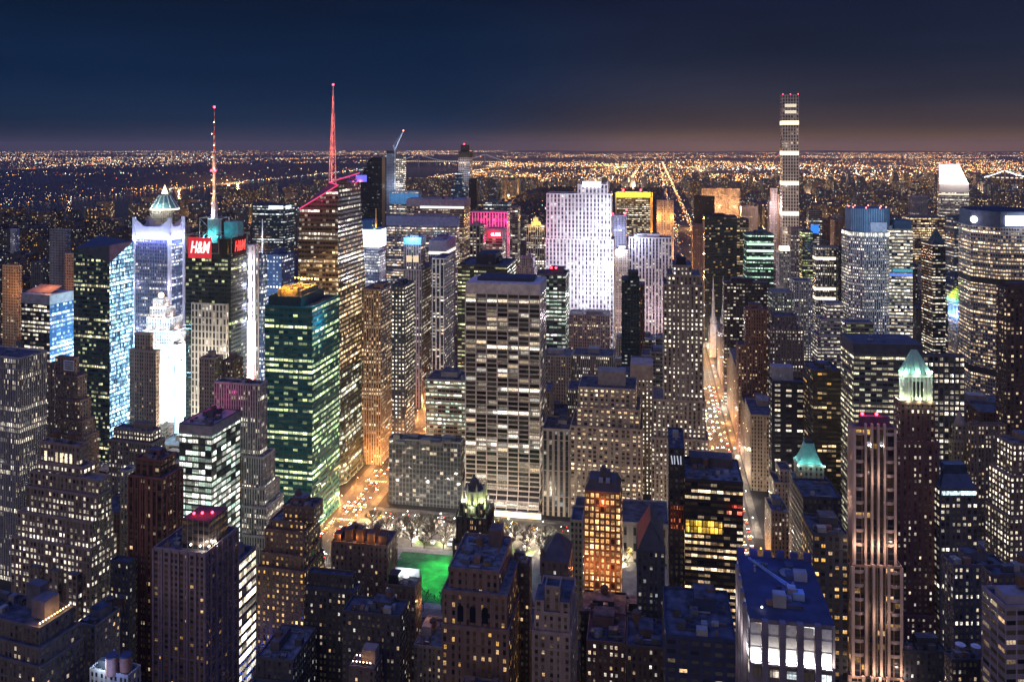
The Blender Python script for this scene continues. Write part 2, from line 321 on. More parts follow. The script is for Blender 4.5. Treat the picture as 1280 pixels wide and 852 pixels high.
class Bld: pass
def bld(name, label, st, base, tiers=(), yb=None, yaw=None, cat='building', D=35.0, pent=1, parapet=1.1, cornice=False, wins=None, group=None, roofmat=None, gear=True, ledge=False):
    xl, xr, xe, yt, Y = base
    B = Bld(); B.st = st; B.label = label
    left = (xe > xr) if xe is not None else (0.5 * (xl + xr) < 818)
    npx = xr if left else xl
    rz = turn(npx) if yaw is None else R(yaw)
    ex, ey = (math.cos(rz), math.sin(rz)), (-math.sin(rz), math.cos(rz))
    P = at_row(npx, Y)
    def solve_a(px, b):      # local x where the view ray px meets local y = b
        d = ray(px); q = (P[0] + b * ey[0], P[1] + b * ey[1])
        det = d[0] * -ex[1] + ex[0] * d[1]
        return (d[0] * q[1] - d[1] * q[0]) / det if abs(det) > 1e-9 else 0
    def solve_b(px, a):
        d = ray(px); q = (P[0] + a * ex[0], P[1] + a * ex[1])
        det = d[0] * -ey[1] + ey[0] * d[1]
        return (d[0] * q[1] - d[1] * q[0]) / det if abs(det) > 1e-9 else 30
    B.boxes = []; z0 = 0.0
    rows = [(xl, xr, xe, yt, 0.0, st)] + [tuple(t) + ((st,) if len(t) == 5 else ()) for t in tiers]
    for (a, b, e, y, dy, s2) in rows:
        x0, x1 = solve_a(a, dy), solve_a(b, dy)
        nx = x1 if left else x0
        if isinstance(e, tuple): y1 = dy + e[0]
        else: y1 = solve_b(e, nx) if e is not None else dy + D
        if y1 < dy + 4 or y1 > dy + 160: y1 = dy + min(max(y1 - dy, 8), 60)
        if B.boxes: y1 = min(y1, B.boxes[0][3] - .0)
        if y1 <= dy + 2: y1 = dy + 6
        wx, wy = P[0] + nx * ex[0] + dy * ey[0], P[1] + nx * ex[1] + dy * ey[1]
        z1 = CAMZ - depth(wx, wy) * (y - HY) / FPX
        z1 = max(z1, z0 + 1.0)
        B.boxes.append([x0, x1, dy, y1, z0, z1, s2]); z0 = z1
    b0 = B.boxes[0]; cx, cyy = (b0[0] + b0[1]) / 2, (b0[2] + b0[3]) / 2
    for bx in B.boxes: bx[0] -= cx; bx[1] -= cx; bx[2] -= cyy; bx[3] -= cyy
    loc = (P[0] + cx * ex[0] + cyy * ey[0], P[1] + cx * ex[1] + cyy * ey[1])
    root = empty(name, (*loc, 0), rz); tag(root, label, cat, group)
    B.root, B.loc, B.rz, B.left = root, loc, rz, left
    B.t = depth(*loc); B.X = lambda x, y: (loc[0] + x * ex[0] + y * ey[0], loc[1] + x * ex[1] + y * ey[1])
    def solve(px, ly):       # local x on the depth row ly for a picture column
        d = ray(px); q = B.X(0, ly)
        det = d[0] * -ex[1] + ex[0] * d[1]
        return (d[0] * q[1] - d[1] * q[0]) / det
    B.lx = solve
    B.z = lambda py, x=0, y=None: CAMZ - depth(*B.X(x, B.boxes[-1][2] if y is None else y)) * (py - HY) / FPX
    rm = roofmat or (ROOF if rng.random() < .8 else ROOF2)
    for k, (x0, x1, y0, y1, za, zb, s2) in enumerate(B.boxes):
        mb = MB(); walls(mb, rect(x0, x1, y0, y1), za, zb, s2, 0, 1)
        B.wall = mb.build('wall' if k == 0 else 'setback_tier', [s2.mat, rm], root)
        if parapet:
            p = MB(); w = .5; ph = parapet
            o = .25 if cornice else .06
            p.box(x0 - o, x1 + o, y0 - o, y0 + w, zb - (1.2 if cornice else .3), zb + ph, 0, True); p.box(x0 - o, x1 + o, y1 - w, y1 + o, zb - .3, zb + ph, 0, True)
            p.box(x0 - o, x0 + w, y0 + w, y1 - w, zb - (1.2 if cornice else .3), zb + ph, 0, True); p.box(x1 - w, x1 + o, y0 + w, y1 - w, zb - (1.2 if cornice else .3), zb + ph, 0, True)
            p.build('parapet', s2.trim, B.wall)
            if zb - za > 30 and x1 - x0 > 14 and y1 - y0 > 14 and s2.w < .7 and B.t < 1000:
                for f in (2, int((zb - za) / s2.fh * .5), int((zb - za) / s2.fh * .82)):
                    c = MB(); zz = zb - f * s2.fh; c.box(x0 - .3, x1 + .3, y0 - .3, y1 + .3, zz - .35, zz + .35, 0, True); c.build('belt_course', s2.trim, B.wall)
    x0, x1, y0, y1, za, zb, s2 = B.boxes[-1]; W, Dp = x1 - x0, y1 - y0
    if pent and W > 9 and Dp > 9:
        pw, pd = W * rng.uniform(.3, .55), Dp * rng.uniform(.3, .5); ph = rng.uniform(3.5, 6.0)
        px0 = x0 + (W - pw) * rng.uniform(.25, .75); py0 = y0 + (Dp - pd) * rng.uniform(.5, .9)
        m = MB(); m.box(px0, px0 + pw, py0, py0 + pd, zb, zb + ph, 0); m.box(px0 - .15, px0 + pw + .15, py0 - .15, py0 + pd + .15, zb + ph, zb + ph + .25, 1)
        m.build('penthouse', [s2.trim, rm], root)
        if gear:
            roof_gear(root, x0, x1, y0, max(y0 + 3, py0 - .3), zb, rng.randint(8, 13) if B.t < 640 else rng.randint(2, 4))
    if wins is None:
        fpx = st.fh * FPX / B.t * .8
        wins = 26 if fpx > 6 else 18 if fpx > 4.6 else 10 if fpx > 3.4 else 0
    if wins: lit_windows(B, wins, yb)
    npy = max(proj(*B.X(bx[0], bx[2]), 0)[1] for bx in B.boxes[:1])
    HAND.append(dict(loc=loc, rz=rz, boxes=B.boxes, pl=min(xl, xe if xe else xl), pr=max(xr, xe if xe else xr), t=B.t, yb=yb if yb else yt + 90, root=root))
    return B
def lit_windows(B, n, yb=None):
    cells = []
    for (x0, x1, y0, y1, za, zb, s) in B.boxes:
        for side in ('S', 'X'):
            W = (x1 - x0) if side == 'S' else (y1 - y0)
            nb = max(1, round(W / s.bay)); bw = W / nb; nf = int((zb - za) / s.fh)
            for f in range(nf):
                zc = zb - (f + .5) * s.fh
                if zc < za + s.fh * .5: continue
                if yb and B.z(yb) > zc: continue
                for c in range(nb): cells.append((side, x0, x1, y0, y1, zc, (c + .5) * bw, bw, s))
    if not cells: return
    n = min(n, max(2, int(len(cells) * min(B.st.frac * .5, .3))))
    for side, x0, x1, y0, y1, zc, off, bw, s in rng.sample(cells, n):
        col = s.A if rng.random() < .6 else s.B
        me = window_mesh(bw * min(s.w, .9) - .2, s.fh * min(s.h, .8) - .1, litmat(col, max(.55, s.k * .62)))
        o = bpy.data.objects.new('window', me); COL.objects.link(o); o.parent = B.root
        if side == 'S': o.location = (x0 + off, y0, zc)
        elif B.left: o.location = (x1, y0 + off, zc); o.rotation_euler = (0, 0, R(90))
        else: o.location = (x0, y0 + off, zc); o.rotation_euler = (0, 0, R(-90))

def lamp(name, loc, col, power, radius=1.0, parent=None, target=None, size=None, blend=.5):
    d = bpy.data.lights.new(name, 'SPOT' if target else 'POINT'); d.color = col; d.energy = power; d.shadow_soft_size = radius
    o = bpy.data.objects.new(name, d); COL.objects.link(o); o.location = loc
    if target:
        d.spot_size = R(size or 80); d.spot_blend = blend
        v = Vector(target) - Vector(loc); o.rotation_euler = v.to_track_quat('-Z', 'Y').to_euler()
    if parent: o.parent = parent
    return o
def W3(B, x, y, z): return (*B.X(x, y), z)
def ball(name, loc, r, mat, parent=None, seg=8):
    mb = MB(); n = seg
    for i in range(n // 2):
        a, b = math.pi * i / (n // 2) - math.pi / 2, math.pi * (i + 1) / (n // 2) - math.pi / 2
        mb.ring(0, 0, r * math.cos(a), r * math.cos(b), r * math.sin(a), r * math.sin(b), n, 0, False)
    return mb.build(name, mat, parent, loc)
def part_facade(name, B, p, q, z0, z1, st, parent=None):
    mb = MB(); wall_quad(mb, p, q, z0, z0, z1, z1, st); return mb.build(name, st.mat, parent or B.root)
def part_box(name, B, x0, x1, y0, y1, z0, z1, mat, parent=None, label=None):
    m = MB(); m.box(x0, x1, y0, y1, z0, z1, 0, True); o = m.build(name, mat, parent or B.root)
    if label: o['label'] = label
    return o
# ------------------------------------------------------------------ the placed buildings, nearest rows first
BROWN, TAN, GREY, LGREY, RBRN, NAVY, PALE = (.15, .122, .115), (.32, .27, .225), (.24, .23, .23), (.40, .39, .40), (.20, .085, .065), (.05, .055, .075), (.46, .42, .38)
DKB = (.065, .058, .066)
def prewar(wall=TAN, frac=.25, A=WARM, B=WHITE, k=1.1, cl=.35, bay=2.7, fh=3.5, w=.46, h=.52, span=None, panes=2): return ST(wall, span, A=A, B=B, k=k, frac=frac, w=w, h=h, cl=cl, panes=panes, bay=bay, fh=fh, pair=.07)
def bands(wall=GREY, frac=.5, A=CREAM, B=WHITE, k=1.1, cl=.6, bay=4.5, fh=3.9, h=.5, w=.94, panes=3, glass=(.012, .016, .024)): return ST(wall, None, glass, A, B, k, frac, w, h, cl, panes, bay, fh, rough=.15)
def ribs(wall=LGREY, frac=.35, A=CREAM, B=WHITE, k=1.0, cl=.6, bay=2.0, fh=3.8, w=.5, h=.62, span=(.05, .05, .055)): return ST(wall, span, A=A, B=B, k=k, frac=frac, w=w, h=h, cl=cl, panes=1, bay=bay, fh=fh)
def glassy(span=(.03, .05, .06), frac=.35, A=CREAM, B=WHITE, k=1.0, cl=.7, bay=3.0, fh=4.0, h=.62, glass=(.012, .02, .028), wall=None, w=.92, panes=2): return ST(wall or span, span, glass, A, B, k, frac, w, h, cl, panes, bay, fh, rough=.12)

# ---- left, near
bld('stepped_building', 'dark navy stepped block with string-lit roof terrace in the bottom corner', prewar(BROWN, .10, k=1.3), (-70, 50, 105, 836, 338),
    [(-70, 50, 101, 813, 2.6), (-60, 50, 93, 787, 5.5)], parapet=1.0, pent=0, wins=16)
STEP = HAND[-1]
bld('loft_building', 'tan loft block below the big stepped block, two tanks on its dark roof', prewar(TAN, .12), (97, 119, 150, 784, 389), yb=852)
TANB = HAND[-1]
bld('low_building', 'low roof washed in white-blue light carrying two round brown vats', prewar(PALE, .05), (112, 160, 176, 846, 340), parapet=.9, pent=0, wins=0)
VATB = HAND[-1]
BIG = bld('stepped_office_building', 'massive brown stepped office block with rows of lit floors and projecting bays', prewar((.27, .20, .165), .42, CREAM, WHITE, 1.15, .75, 3.0, 3.9, .55, .55),
    (14, 113, 146, 688, 462), [(22, 116, 142, 655, 3), (33, 122, 140, 622, 6), (38, 124, 138, 602, 9), (46, 104, 124, 586, 12), (50, 99, 116, 559, 15)], yb=790, cornice=False, wins=34)
x0, x1, y0, y1, za, zb, _ = BIG.boxes[-1]
for k, c in enumerate((.12, .4, .52, .64, .76)):
    part_box('tall_window', BIG, x0 + (x1 - x0) * c, x0 + (x1 - x0) * (c + .06), y0 - .12, y0 - .02, za + 1, za + 7, litmat(CREAM, 1.0))
for (a, b, dyy, tz) in ((.30, .42, 4, 0), (.55, .66, 4, 0), (.78, .90, 4, 0)):
    q = BIG.boxes[0]; mb = MB(); walls(mb, rect(q[0] + (q[1] - q[0]) * a, q[0] + (q[1] - q[0]) * b, q[2] - dyy, q[2]), q[4], q[5] - 14 + tz, q[6]); mb.build('projecting_bay', [q[6].mat, ROOF], BIG.root)
bld('office_slab', 'grey finely ribbed office slab with flat dark roof cut by the frame edge', ribs((.34, .33, .33), .33, CREAM, WHITE, 1.0, .9, 1.7, 3.9, .42, .72, (.07, .07, .075)), (-60, 24, 59, 449, 540), yb=600, pent=0, wins=10)
SIGNB = bld('stepped_tower', 'slim brown stepped tower with white sign panel under its roof', prewar((.24, .17, .15), .12), (69, 105, 124, 548, 596),
    [(69, 103, 119, 528, 2), (69, 100, 114, 502, 4), (69, 97, 109, 472, 6), (69, 93, 99, 449, 8)], yb=560, wins=8)
x0, x1, y0, y1, za, zb, _ = SIGNB.boxes[-1]
sg = part_box('sign', SIGNB, x0 + (x1 - x0) * .45, x1 - .3, y0 - .35, y0 - .02, zb - 9.5, zb - 1.2, plain((.75, .75, .76), .6))
for r in range(4): part_box('lettering', SIGNB, x0 + (x1 - x0) * .52, x1 - 1.2, y0 - .40, y0 - .36, zb - 3.2 - r * 1.7, zb - 2.4 - r * 1.7, DARK, sg)
bld('narrow_building', 'thin dark slab squeezed between the ribbed slab and sign tower', prewar(BROWN, .1), (60, 68, 72, 456, 640), yb=540, wins=3)
bld('low_office_building', 'low dark stepped office block with lit top floors below the beige tower', prewar((.17, .15, .15), .45, CREAM, WHITE, .9, .8), (136, 190, 206, 556, 590), [(142, 189, 203, 541, 4)], yb=600, wins=8)
RB = bld('brick_tower', 'dark red-brown brick tower with brick penthouse block', ST(RBRN, (.03, .02, .022), A=WARM, B=CREAM, k=1.0, frac=.07, w=.62, h=.6, cl=.3, panes=2, bay=4.2, fh=3.4), (161, 203, 228, 600, 455), [(169, 200, 223, 577, 4)], yb=830, yaw=None, wins=10)
q = RB.boxes[0]
mb = MB()
for side in range(2):
    n = 7 if side == 0 else 6
    for i in range(n + 1):
        if side == 0: a = q[0] + (q[1] - q[0]) * i / n; mb.box(a - .35, a + .35, q[2] - .55, q[2], 0, q[5], 0, True)
        else: b = q[2] + (q[3] - q[2]) * i / n; mb.box(q[1], q[1] + .55, b - .35, b + .35, 0, q[5], 0, True)
mb.build('pier_trim', RB.st.trim, RB.root)
bld('narrow_building', 'slender light grey block against the red-brown brick tower', prewar((.34, .33, .31), .1), (150, 160, 163, 590, 500), yb=690, wins=5)
bld('loft_building', 'dark loft block in the gap beside the red-brown brick tower', prewar(NAVY, .12), (138, 161, 170, 705, 440), yb=760, wins=6)
RES = bld('apartment_tower', 'broad purple-grey apartment tower with balconies and scattered warm windows', ST((.27, .195, .205), (.17, .125, .135), A=WARM, B=AMBER, k=1.1, frac=.045, w=.62, h=.5, cl=.0, panes=2, bay=3.0, fh=3.0), (192, 256, 297, 695, 395), yb=852, parapet=1.6, pent=0, wins=22)
q = RES.boxes[0]; mb = MB(); n = 6
for i in range(n + 1):
    a = q[0] + (q[1] - q[0]) * i / n; mb.box(a - .5, a + .5, q[2] - .7, q[2], 0, q[5] + .8, 0, True)
    b = q[2] + (q[3] - q[2]) * i / n; mb.box(q[1], q[1] + .7, b - .5, b + .5, 0, q[5] + .8, 0, True)
mb.build('pier_trim', RES.st.trim, RES.root)
PH = ST((.30, .24, .24), (.06, .05, .06), A=WARM, k=.8, frac=.05, w=.9, h=.5, bay=3, fh=4)
mb = MB(); xx0, xx1 = q[0] + (q[1] - q[0]) * .42, q[1] - 1.5; walls(mb, rect(xx0, xx1, q[2] + 6, q[3] - 7), q[5], q[5] + 15, PH); ph = mb.build('penthouse', [PH.mat, plain((.08, .05, .06))], RES.root)
for fx, fy in ((.1, .3), (.35, .0), (.7, .0), (1.0, .05), (1.0, .5)):
    ball('rooftop_lamp', (xx0 + (xx1 - xx0) * fx, q[2] + 6 - .6 + fy * 12, q[5] + 2.2), .55, glow((1, .85, .6), 9), RES.root)
lamp('roof_light', W3(RES, xx1 - 3, q[2] + 3.5, q[5] + 3), (1, .8, .55), 1500, .5); lamp('roof_light', W3(RES, xx1 + 1.0, q[2] + 10, q[5] + 3), (1, .8, .55), 1200, .5)
roof_gear(RES.root, q[0] + 1, xx0 - 1, q[2] + 1, q[3] - 2, q[5], 10)
lamp('red_roof_light', W3(RES, xx0 + 8, q[2] + 12, q[5] + 20), (1, .05, .08), 1300, .5)
for fx in (.25, .5, .8): ball('beacon', (xx0 + (xx1 - xx0) * fx, q[2] + 9 + fx * 6, q[5] + 16.2), .7, RED, RES.root)
MNT = bld('glass_office_tower', 'glass office tower with brilliantly lit mint-white floors and purple roof', ST((.10, .10, .10), (.07, .07, .07), (.03, .04, .04), MINT, WHITE, 1.5, .92, .96, .66, .35, 3, 5.5, 4.1, rough=.15), (224, 264.5, 300, 534, 520), yb=680, roofmat=plain((.12, .05, .10)), parapet=1.2, wins=30)
q = MNT.boxes[0]; mb = MB(); mb.box(q[0] - .15, q[1] + .15, q[2] - .15, q[3] + .15, q[5] - 6, q[5] + .6, 0, True); mb.build('roof_band', plain((.33, .31, .30)), MNT.root)
lamp('purple_roof_light', W3(MNT, 0, 4, q[5] + 9), (1, .15, .45), 2600, 1)
bld('retail_building', 'low block with blazing white shopfront floors along the avenue', ST((.3, .26, .22), (.2, .18, .15), (.05, .05, .05), WHITE, CREAM, 2.0, .95, .95, .6, .2, 4, 5, 5.5), (262, 296, 320, 706, 452), yb=800, wins=10)
GR = bld('stepped_office_tower', 'grey ribbed office tower stepping down in terraces, lamps on one ledge', ribs((.38, .35, .33), .42, CREAM, WHITE, 1.0, .8, 1.9, 3.8, .46, .66, (.10, .09, .085)), (302, 337, 361, 673, 545),
    [(302, 333, 356, 636, 3), (302, 331, 350, 612, 5), (302, 329, 344, 573, 7), (268, 325, 334, 482, 9)], yb=740, pent=0, wins=24)
roof_gear(GR.root, GR.boxes[-1][0] + 1, GR.boxes[-1][1] - 1, GR.boxes[-1][2] + 1, GR.boxes[-1][3] - 1, GR.boxes[-1][5], 8)
q = GR.boxes[1]
for i in range(6): ball('ledge_lamp', (GR.boxes[1][1] + .7, q[2] + 2 + i * (q[3] - q[2] - 4) / 5, q[4] + 1.4), .45, glow((1, .85, .6), 8), GR.root)
DST = bld('stepped_building', 'dark brown stepped loft tower speckled with warm square windows', prewar((.15, .095, .08), .30, WARM, AMBER, 1.1, .3, 3.3, 3.7, .42, .5), (321, 380, 405, 716, 492),
    [(326, 380, 404, 697, 3), (331, 380, 404, 667, 6), (337, 380, 404, 655, 8), (354, 392, 404, 636, 11)], yb=800, wins=36)
bld('stepped_building', 'dark unlit stepped loft block in front of the orange-roofed block', prewar(DKB, .12, k=.9), (381, 444, 452, 742, 446), [(385, 440, 450, 722, 4)], yb=815, wins=12)
ORB = bld('loft_building', 'dark gabled-roof block with orange-lit dormers facing the park corner', prewar((.13, .085, .07), .12, k=.9), (414, 484, 497, 684, 486), yb=770, pent=0, wins=8)
q = ORB.boxes[0]
for k in range(5):
    a = q[0] + (q[1] - q[0]) * (.03 + .2 * k); mb = MB(); h = rng.uniform(4, 9)
    w = (q[1] - q[0]) * .12; mb.prism([(a, q[2] + 2), (a + w, q[2] + 2), (a + w, q[2] + 8), (a, q[2] + 8)], q[5], q[5] + h); mb.build('dormer', plain((.10, .06, .05)), ORB.root)
for fx in (.15, .42, .6, .8): lamp('roof_light', W3(ORB, q[0] + (q[1] - q[0]) * fx, q[2] + 1.0, q[5] + 3.5), (1, .42, .10), 700, .3)
WRB = bld('loft_building', 'dark block with white-floodlit roof beside the green lawn', prewar((.14, .10, .085), .10, k=.9), (482, 519, 527, 735, 470), yb=800, pent=0, wins=5)
q = WRB.boxes[0]
part_box('roof_screen', WRB, q[0] + 2, q[1] - 1, q[3] - 1.2, q[3] - .6, q[5], q[5] + 5, plain((.5, .5, .5)))
part_box('bulkhead', WRB, q[0] + 1, q[0] + 7, q[2] + 2, q[2] + 9, q[5], q[5] + 5.5, DARK)
lamp('roof_floodlight', W3(WRB, (q[0] + q[1]) / 2 + 2, q[3] - 7, q[5] + 4), (.85, .95, 1), 3800, .5); lamp('roof_floodlight', W3(WRB, q[0] + 8.5, q[3] - 4, q[5] + 3), (.9, .97, 1), 1500, .4)
lamp('wall_light', W3(WRB, q[1] + 3, q[2] + 12, q[5] - 14), (1, .4, .12), 1800, .5)
bld('low_building', 'low dark block with one lit window row below the floodlit roof', prewar(DKB, .14), (428, 500, 511, 772, 415), yb=852, wins=6)
ARCH = bld('classical_building', 'brown classical block with arched openings and cornices below the crowned tower', prewar((.21, .135, .11), .20, WARM, AMBER, 1.15, .3, 4.0, 4.2, .4, .55), (552, 636, 655, 790, 418),
    [(553, 634, 650, 746, 2.0), (561, 624, 640, 716, 6)], yb=850, pent=0, cornice=True, wins=30)
q = ARCH.boxes[1]
for k in range(3):
    a = q[0] + (q[1] - q[0]) * (.28 + .19 * k); mb = MB(); w = 3.2
    pts = [(-w / 2, 0), (w / 2, 0)] + [(w / 2 * math.cos(t), 7 + w / 2 * math.sin(t)) for t in [math.pi * i / 8 for i in range(9)]]
    mb.face([(a + x, q[2] - .06, q[4] + 2 + z) for x, z in pts], 0); mb.build('arched_window', plain((.015, .018, .03), .2), ARCH.root)
q = ARCH.boxes[2]
for _ in range(7):
    gx, gy, gw = rng.uniform(q[0] + 2, q[1] - 7), rng.uniform(q[2] + 2, q[3] - 8), rng.uniform(2, 5)
    part_box('air_handler', ARCH, gx, gx + gw, gy, gy + rng.uniform(2, 4), q[5], q[5] + rng.uniform(1.5, 3.5), METAL)
roof_gear(ARCH.root, q[0] + 1, q[1] - 1, q[2] + 1, q[3] - 2, q[5], 16)
part_box('bulkhead', ARCH, q[1] - 11, q[1] - 4, q[3] - 12, q[3] - 3, q[5], q[5] + 9, plain((.12, .085, .08)))
bld('plain_building', 'tall blank dark slab just behind the classical brown block', prewar((.10, .08, .085), .03), (636, 662, 665, 707, 455), yb=800, wins=3)
# ---- the black tower with the glowing crown
CR = bld('gothic_tower', 'black gothic tower with glowing green-white crown above the lawn', ST((.045, .042, .05), (.02, .02, .026), A=WARM, B=CREAM, k=1.0, frac=.22, w=.5, h=.6, cl=.2, bay=2.6, fh=3.5), (567, 612, None, 684, 500), [(571, 608, None, 650, 3), (575, 604, (17,), 636, 6)], D=26, yb=690, pent=0, wins=14, yaw=0)
x0, x1, y0, y1, za, zb, _ = CR.boxes[-1]; xc, yc = (x0 + x1) / 2, (y0 + y1) / 2
for q in CR.boxes:
    mb = MB(); n = 6
    for i in range(n + 1):
        a = q[0] + (q[1] - q[0]) * i / n; hh = q[5] + (3.5 if i in (0, n) else 2.0)
        mb.box(a - .3, a + .3, q[2] - .5, q[2] + .1, q[4], hh, 0, True); mb.ring(a, q[2] - .2, .45, .01, hh, hh + 2.2, 4, 0)
        b = q[2] + (q[3] - q[2]) * i / n; mb.box(q[1] - .1, q[1] + .5, b - .3, b + .3, q[4], hh, 0, True); mb.ring(q[1] + .2, b, .45, .01, hh, hh + 2.2, 4, 0)
        mb.box(q[0] - .5, q[0] + .1, b - .3, b + .3, q[4], hh, 0, True)
    mb.build('pinnacle_trim', plain((.05, .045, .05)), CR.root)
GOLD = plain((.62, .58, .40), .5, .1)
mb = MB(); r = (x1 - x0) * .49
mb.prism([(xc + r * math.cos(a), yc + r * math.sin(a)) for a in [R(22.5 + 45 * i) for i in range(8)]], zb, zb + 9, 0)
for i in range(8):
    a = R(22.5 + 45 * i); px_, py_ = xc + r * 1.05 * math.cos(a), yc + r * 1.05 * math.sin(a)
    mb.box(px_ - .5, px_ + .5, py_ - .5, py_ + .5, zb, zb + 12, 0, True); mb.ring(px_, py_, .6, .02, zb + 12, zb + 14.5, 4, 0)
mb.build('crown', GOLD, CR.root)
mb = MB(); mb.ring(xc, yc, r * .8, r * .7, zb + 9, zb + 11, 8, 0); mb.ring(xc, yc, r * .5, r * .42, zb + 11, zb + 14, 8, 0); mb.ring(xc, yc, r * .42, .05, zb + 14, zb + 16.5, 8, 0); mb.build('lantern', plain((.10, .09, .07)), CR.root)
for i in range(6):
    a = R(-150 + 60 * i); lamp('crown_floodlight', W3(CR, xc + (r + 2.6) * math.cos(a), yc + (r + 2.6) * math.sin(a), zb + .8), ((.78, 1, .45) if i % 3 else (1, .95, .7)), 2400, .4)
for k, (fx, hz) in enumerate(((.42, -7), (.42, -24), (.5, -2))):
    lamp('crown_floodlight', W3(CR, x0 + (x1 - x0) * fx, y0 - 1.6, zb + hz), (.8, 1, .4), 420, .3)

# ---- bottom middle
G1 = bld('apartment_building', 'pale brown apartment block with two wings and a recessed gabled middle', prewar((.30, .215, .18), .10, WARM, CREAM, 1.0, .1, 3.4, 3.3, .4, .5), (665, 713, None, 795, 372), [(668, 712, None, 770, 2), (681, 700, (9,), 736, 5)], D=34, yb=852, pent=0, wins=14)
q = G1.boxes[1]
for a, b in ((0, .27), (.73, 1)):
    mb = MB(); walls(mb, rect(q[0] + (q[1] - q[0]) * a, q[0] + (q[1] - q[0]) * b, q[2] + .4, q[2] + 14), q[5], q[5] + 6, q[6]); mb.build('wing_tower', [q[6].mat, ROOF], G1.root)
G2 = bld('gabled_building', 'dark block with steep pyramid roof behind the pale apartment block', prewar((.13, .09, .085), .06), (676, 711, None, 704, 430), D=22, yb=740, pent=0, wins=4, parapet=.6)
q = G2.boxes[0]; mb = MB(); xm, ym = (q[0] + q[1]) / 2, (q[2] + q[3]) / 2; zr = G2.z(676)
for a, b in (((q[0], q[2]), (q[1], q[2])), ((q[1], q[2]), (q[1], q[3])), ((q[1], q[3]), (q[0], q[3])), ((q[0], q[3]), (q[0], q[2]))): mb.face([(*a, q[5] + .7), (*b, q[5] + .7), (xm, ym, zr)])
mb.build('roof', plain((.07, .06, .075), .8), G2.root)
part_box('chimney', G2, q[0] - .5, q[0] + 1.5, q[2] + 1, q[2] + 3, q[5] - 8, q[5] + 6, plain((.12, .07, .06)))
OR = bld('glowing_tower', 'slim tower with a grid of glowing orange windows and dark mansard top', ST((.25, .12, .075), (.16, .075, .05), (.04, .015, .01), (1, .46, .14), (1, .62, .28), 1.35, .92, .66, .66, .08, 2, 3.0, 3.6), (730, 776, None, 634, 478), [(731, 775, (20,), 617, .6)], D=26, yb=765, pent=0, wins=60, yaw=0, parapet=.7)
q = OR.boxes[1]; mb = MB(); zr = OR.z(603)
pb, pt = rect(q[0], q[1], q[2], q[3]), rect(q[0] + 2.2, q[1] - 2.2, q[2] + 3, q[3] - 3)
for i in range(4): mb.face([(*pb[i], q[5] + .5), (*pb[(i + 1) % 4], q[5] + .5), (*pt[(i + 1) % 4], zr), (*pt[i], zr)])
mb.face([(*p, zr) for p in pt]); mb.build('roof', plain((.06, .045, .05), .6), OR.root)
xm = (q[0] + q[1]) / 2
part_box('bulkhead', OR, xm - 2, xm + 4, q[2] + 6, q[2] + 12, zr, zr + 3.6, plain((.1, .085, .085)))
part_box('bulkhead', OR, xm - 1, xm + 1.5, q[2] + 7, q[2] + 10, zr + 3.6, zr + 6.4, plain((.1, .085, .085)))
for a in (-2.2, 1.8): part_box('rooftop_vent', OR, xm + a, xm + a + 2.4, q[2] + 2.4, q[2] + 4.6, zr - 1.5, zr + 1.3, plain((.35, .33, .33)))
lamp('mansard_light', W3(OR, xm, q[2] - 2.5, q[4] + 2), (1, .32, .08), 900, .4)
q = OR.boxes[0]
for fx in (.1, .5, .9): lamp('facade_floodlight', W3(OR, q[0] + (q[1] - q[0]) * fx, q[2] - 6, q[5] - 34), (1, .38, .12), 2200, .6)
bld('plain_building', 'narrow grey-green blank party-wall block beside the glowing orange tower', ST((.22, .25, .22), frac=0), (713, 728, None, 652, 540), D=22, yb=740, pent=0, wins=0)
LIBR = bld('library_building', 'low pale stone library with arched lit window between dark blocks', ST((.36, .33, .28), frac=.05, A=AMBER, B=WARM, w=.3, h=.5, bay=7, fh=12), (716, 836, None, 657, 648), D=42, yb=790, pent=0, wins=0, cornice=True)
q = LIBR.boxes[0]; a = LIBR.lx(787, q[2]); mb = MB(); w = 4.2
pts = [(-w / 2, 0), (w / 2, 0)] + [(w / 2 * math.cos(t), 5 + w / 2 * math.sin(t)) for t in [math.pi * i / 8 for i in range(9)]]
mb.face([(a + x, q[2] - .08, 4 + z) for x, z in pts]); mb.build('arched_window', glow((1, .62, .16), 1.3), LIBR.root)
GB = bld('gabled_building', 'dark loft block with red-tinged gable roof beside the tall dark bank tower', prewar((.06, .06, .075), .14, COOL, CREAM, .9), (796, 831, None, 690, 442), D=30, yb=790, pent=0, wins=8, parapet=.4)
q = GB.boxes[0]; mb = MB(); xm = (q[0] + q[1]) / 2; zr = GB.z(656)
mb.face([(q[0], q[2], q[5]), (q[1], q[2], q[5]), (xm, q[2] + 6, zr)]); mb.face([(q[0], q[3], q[5]), (q[0], q[2], q[5]), (xm, q[2] + 6, zr), (xm, q[3] - 4, zr)], 1); mb.face([(q[1], q[2], q[5]), (q[1], q[3], q[5]), (xm, q[3] - 4, zr), (xm, q[2] + 6, zr)]); mb.face([(q[1], q[3], q[5]), (q[0], q[3], q[5]), (xm, q[3] - 4, zr)])
mb.build('roof', [plain((.05, .05, .06), .7), plain((.28, .07, .06), .7)], GB.root)
part_box('chimney', GB, q[1] - 2.2, q[1] - .6, q[2] + 5, q[2] + 7, q[5], zr + 2, plain((.1, .1, .11)))
HB = bld('bank_tower', 'dark glass bank tower with lit open floors, one glowing yellow', ST((.03, .034, .045), (.02, .024, .034), (.01, .012, .02), CREAM, WARM, 1.0, .33, .95, .45, .85, 4, 4.2, 4.2, rough=.12), (856, 929, None, 600, 556), D=40, yb=775, pent=0, wins=26, yaw=0, parapet=1.4)
q = HB.boxes[0]; roof_gear(HB.root, q[0] + 2, q[1] - 2, q[2] + 3, q[3] - 16, q[5], 12)
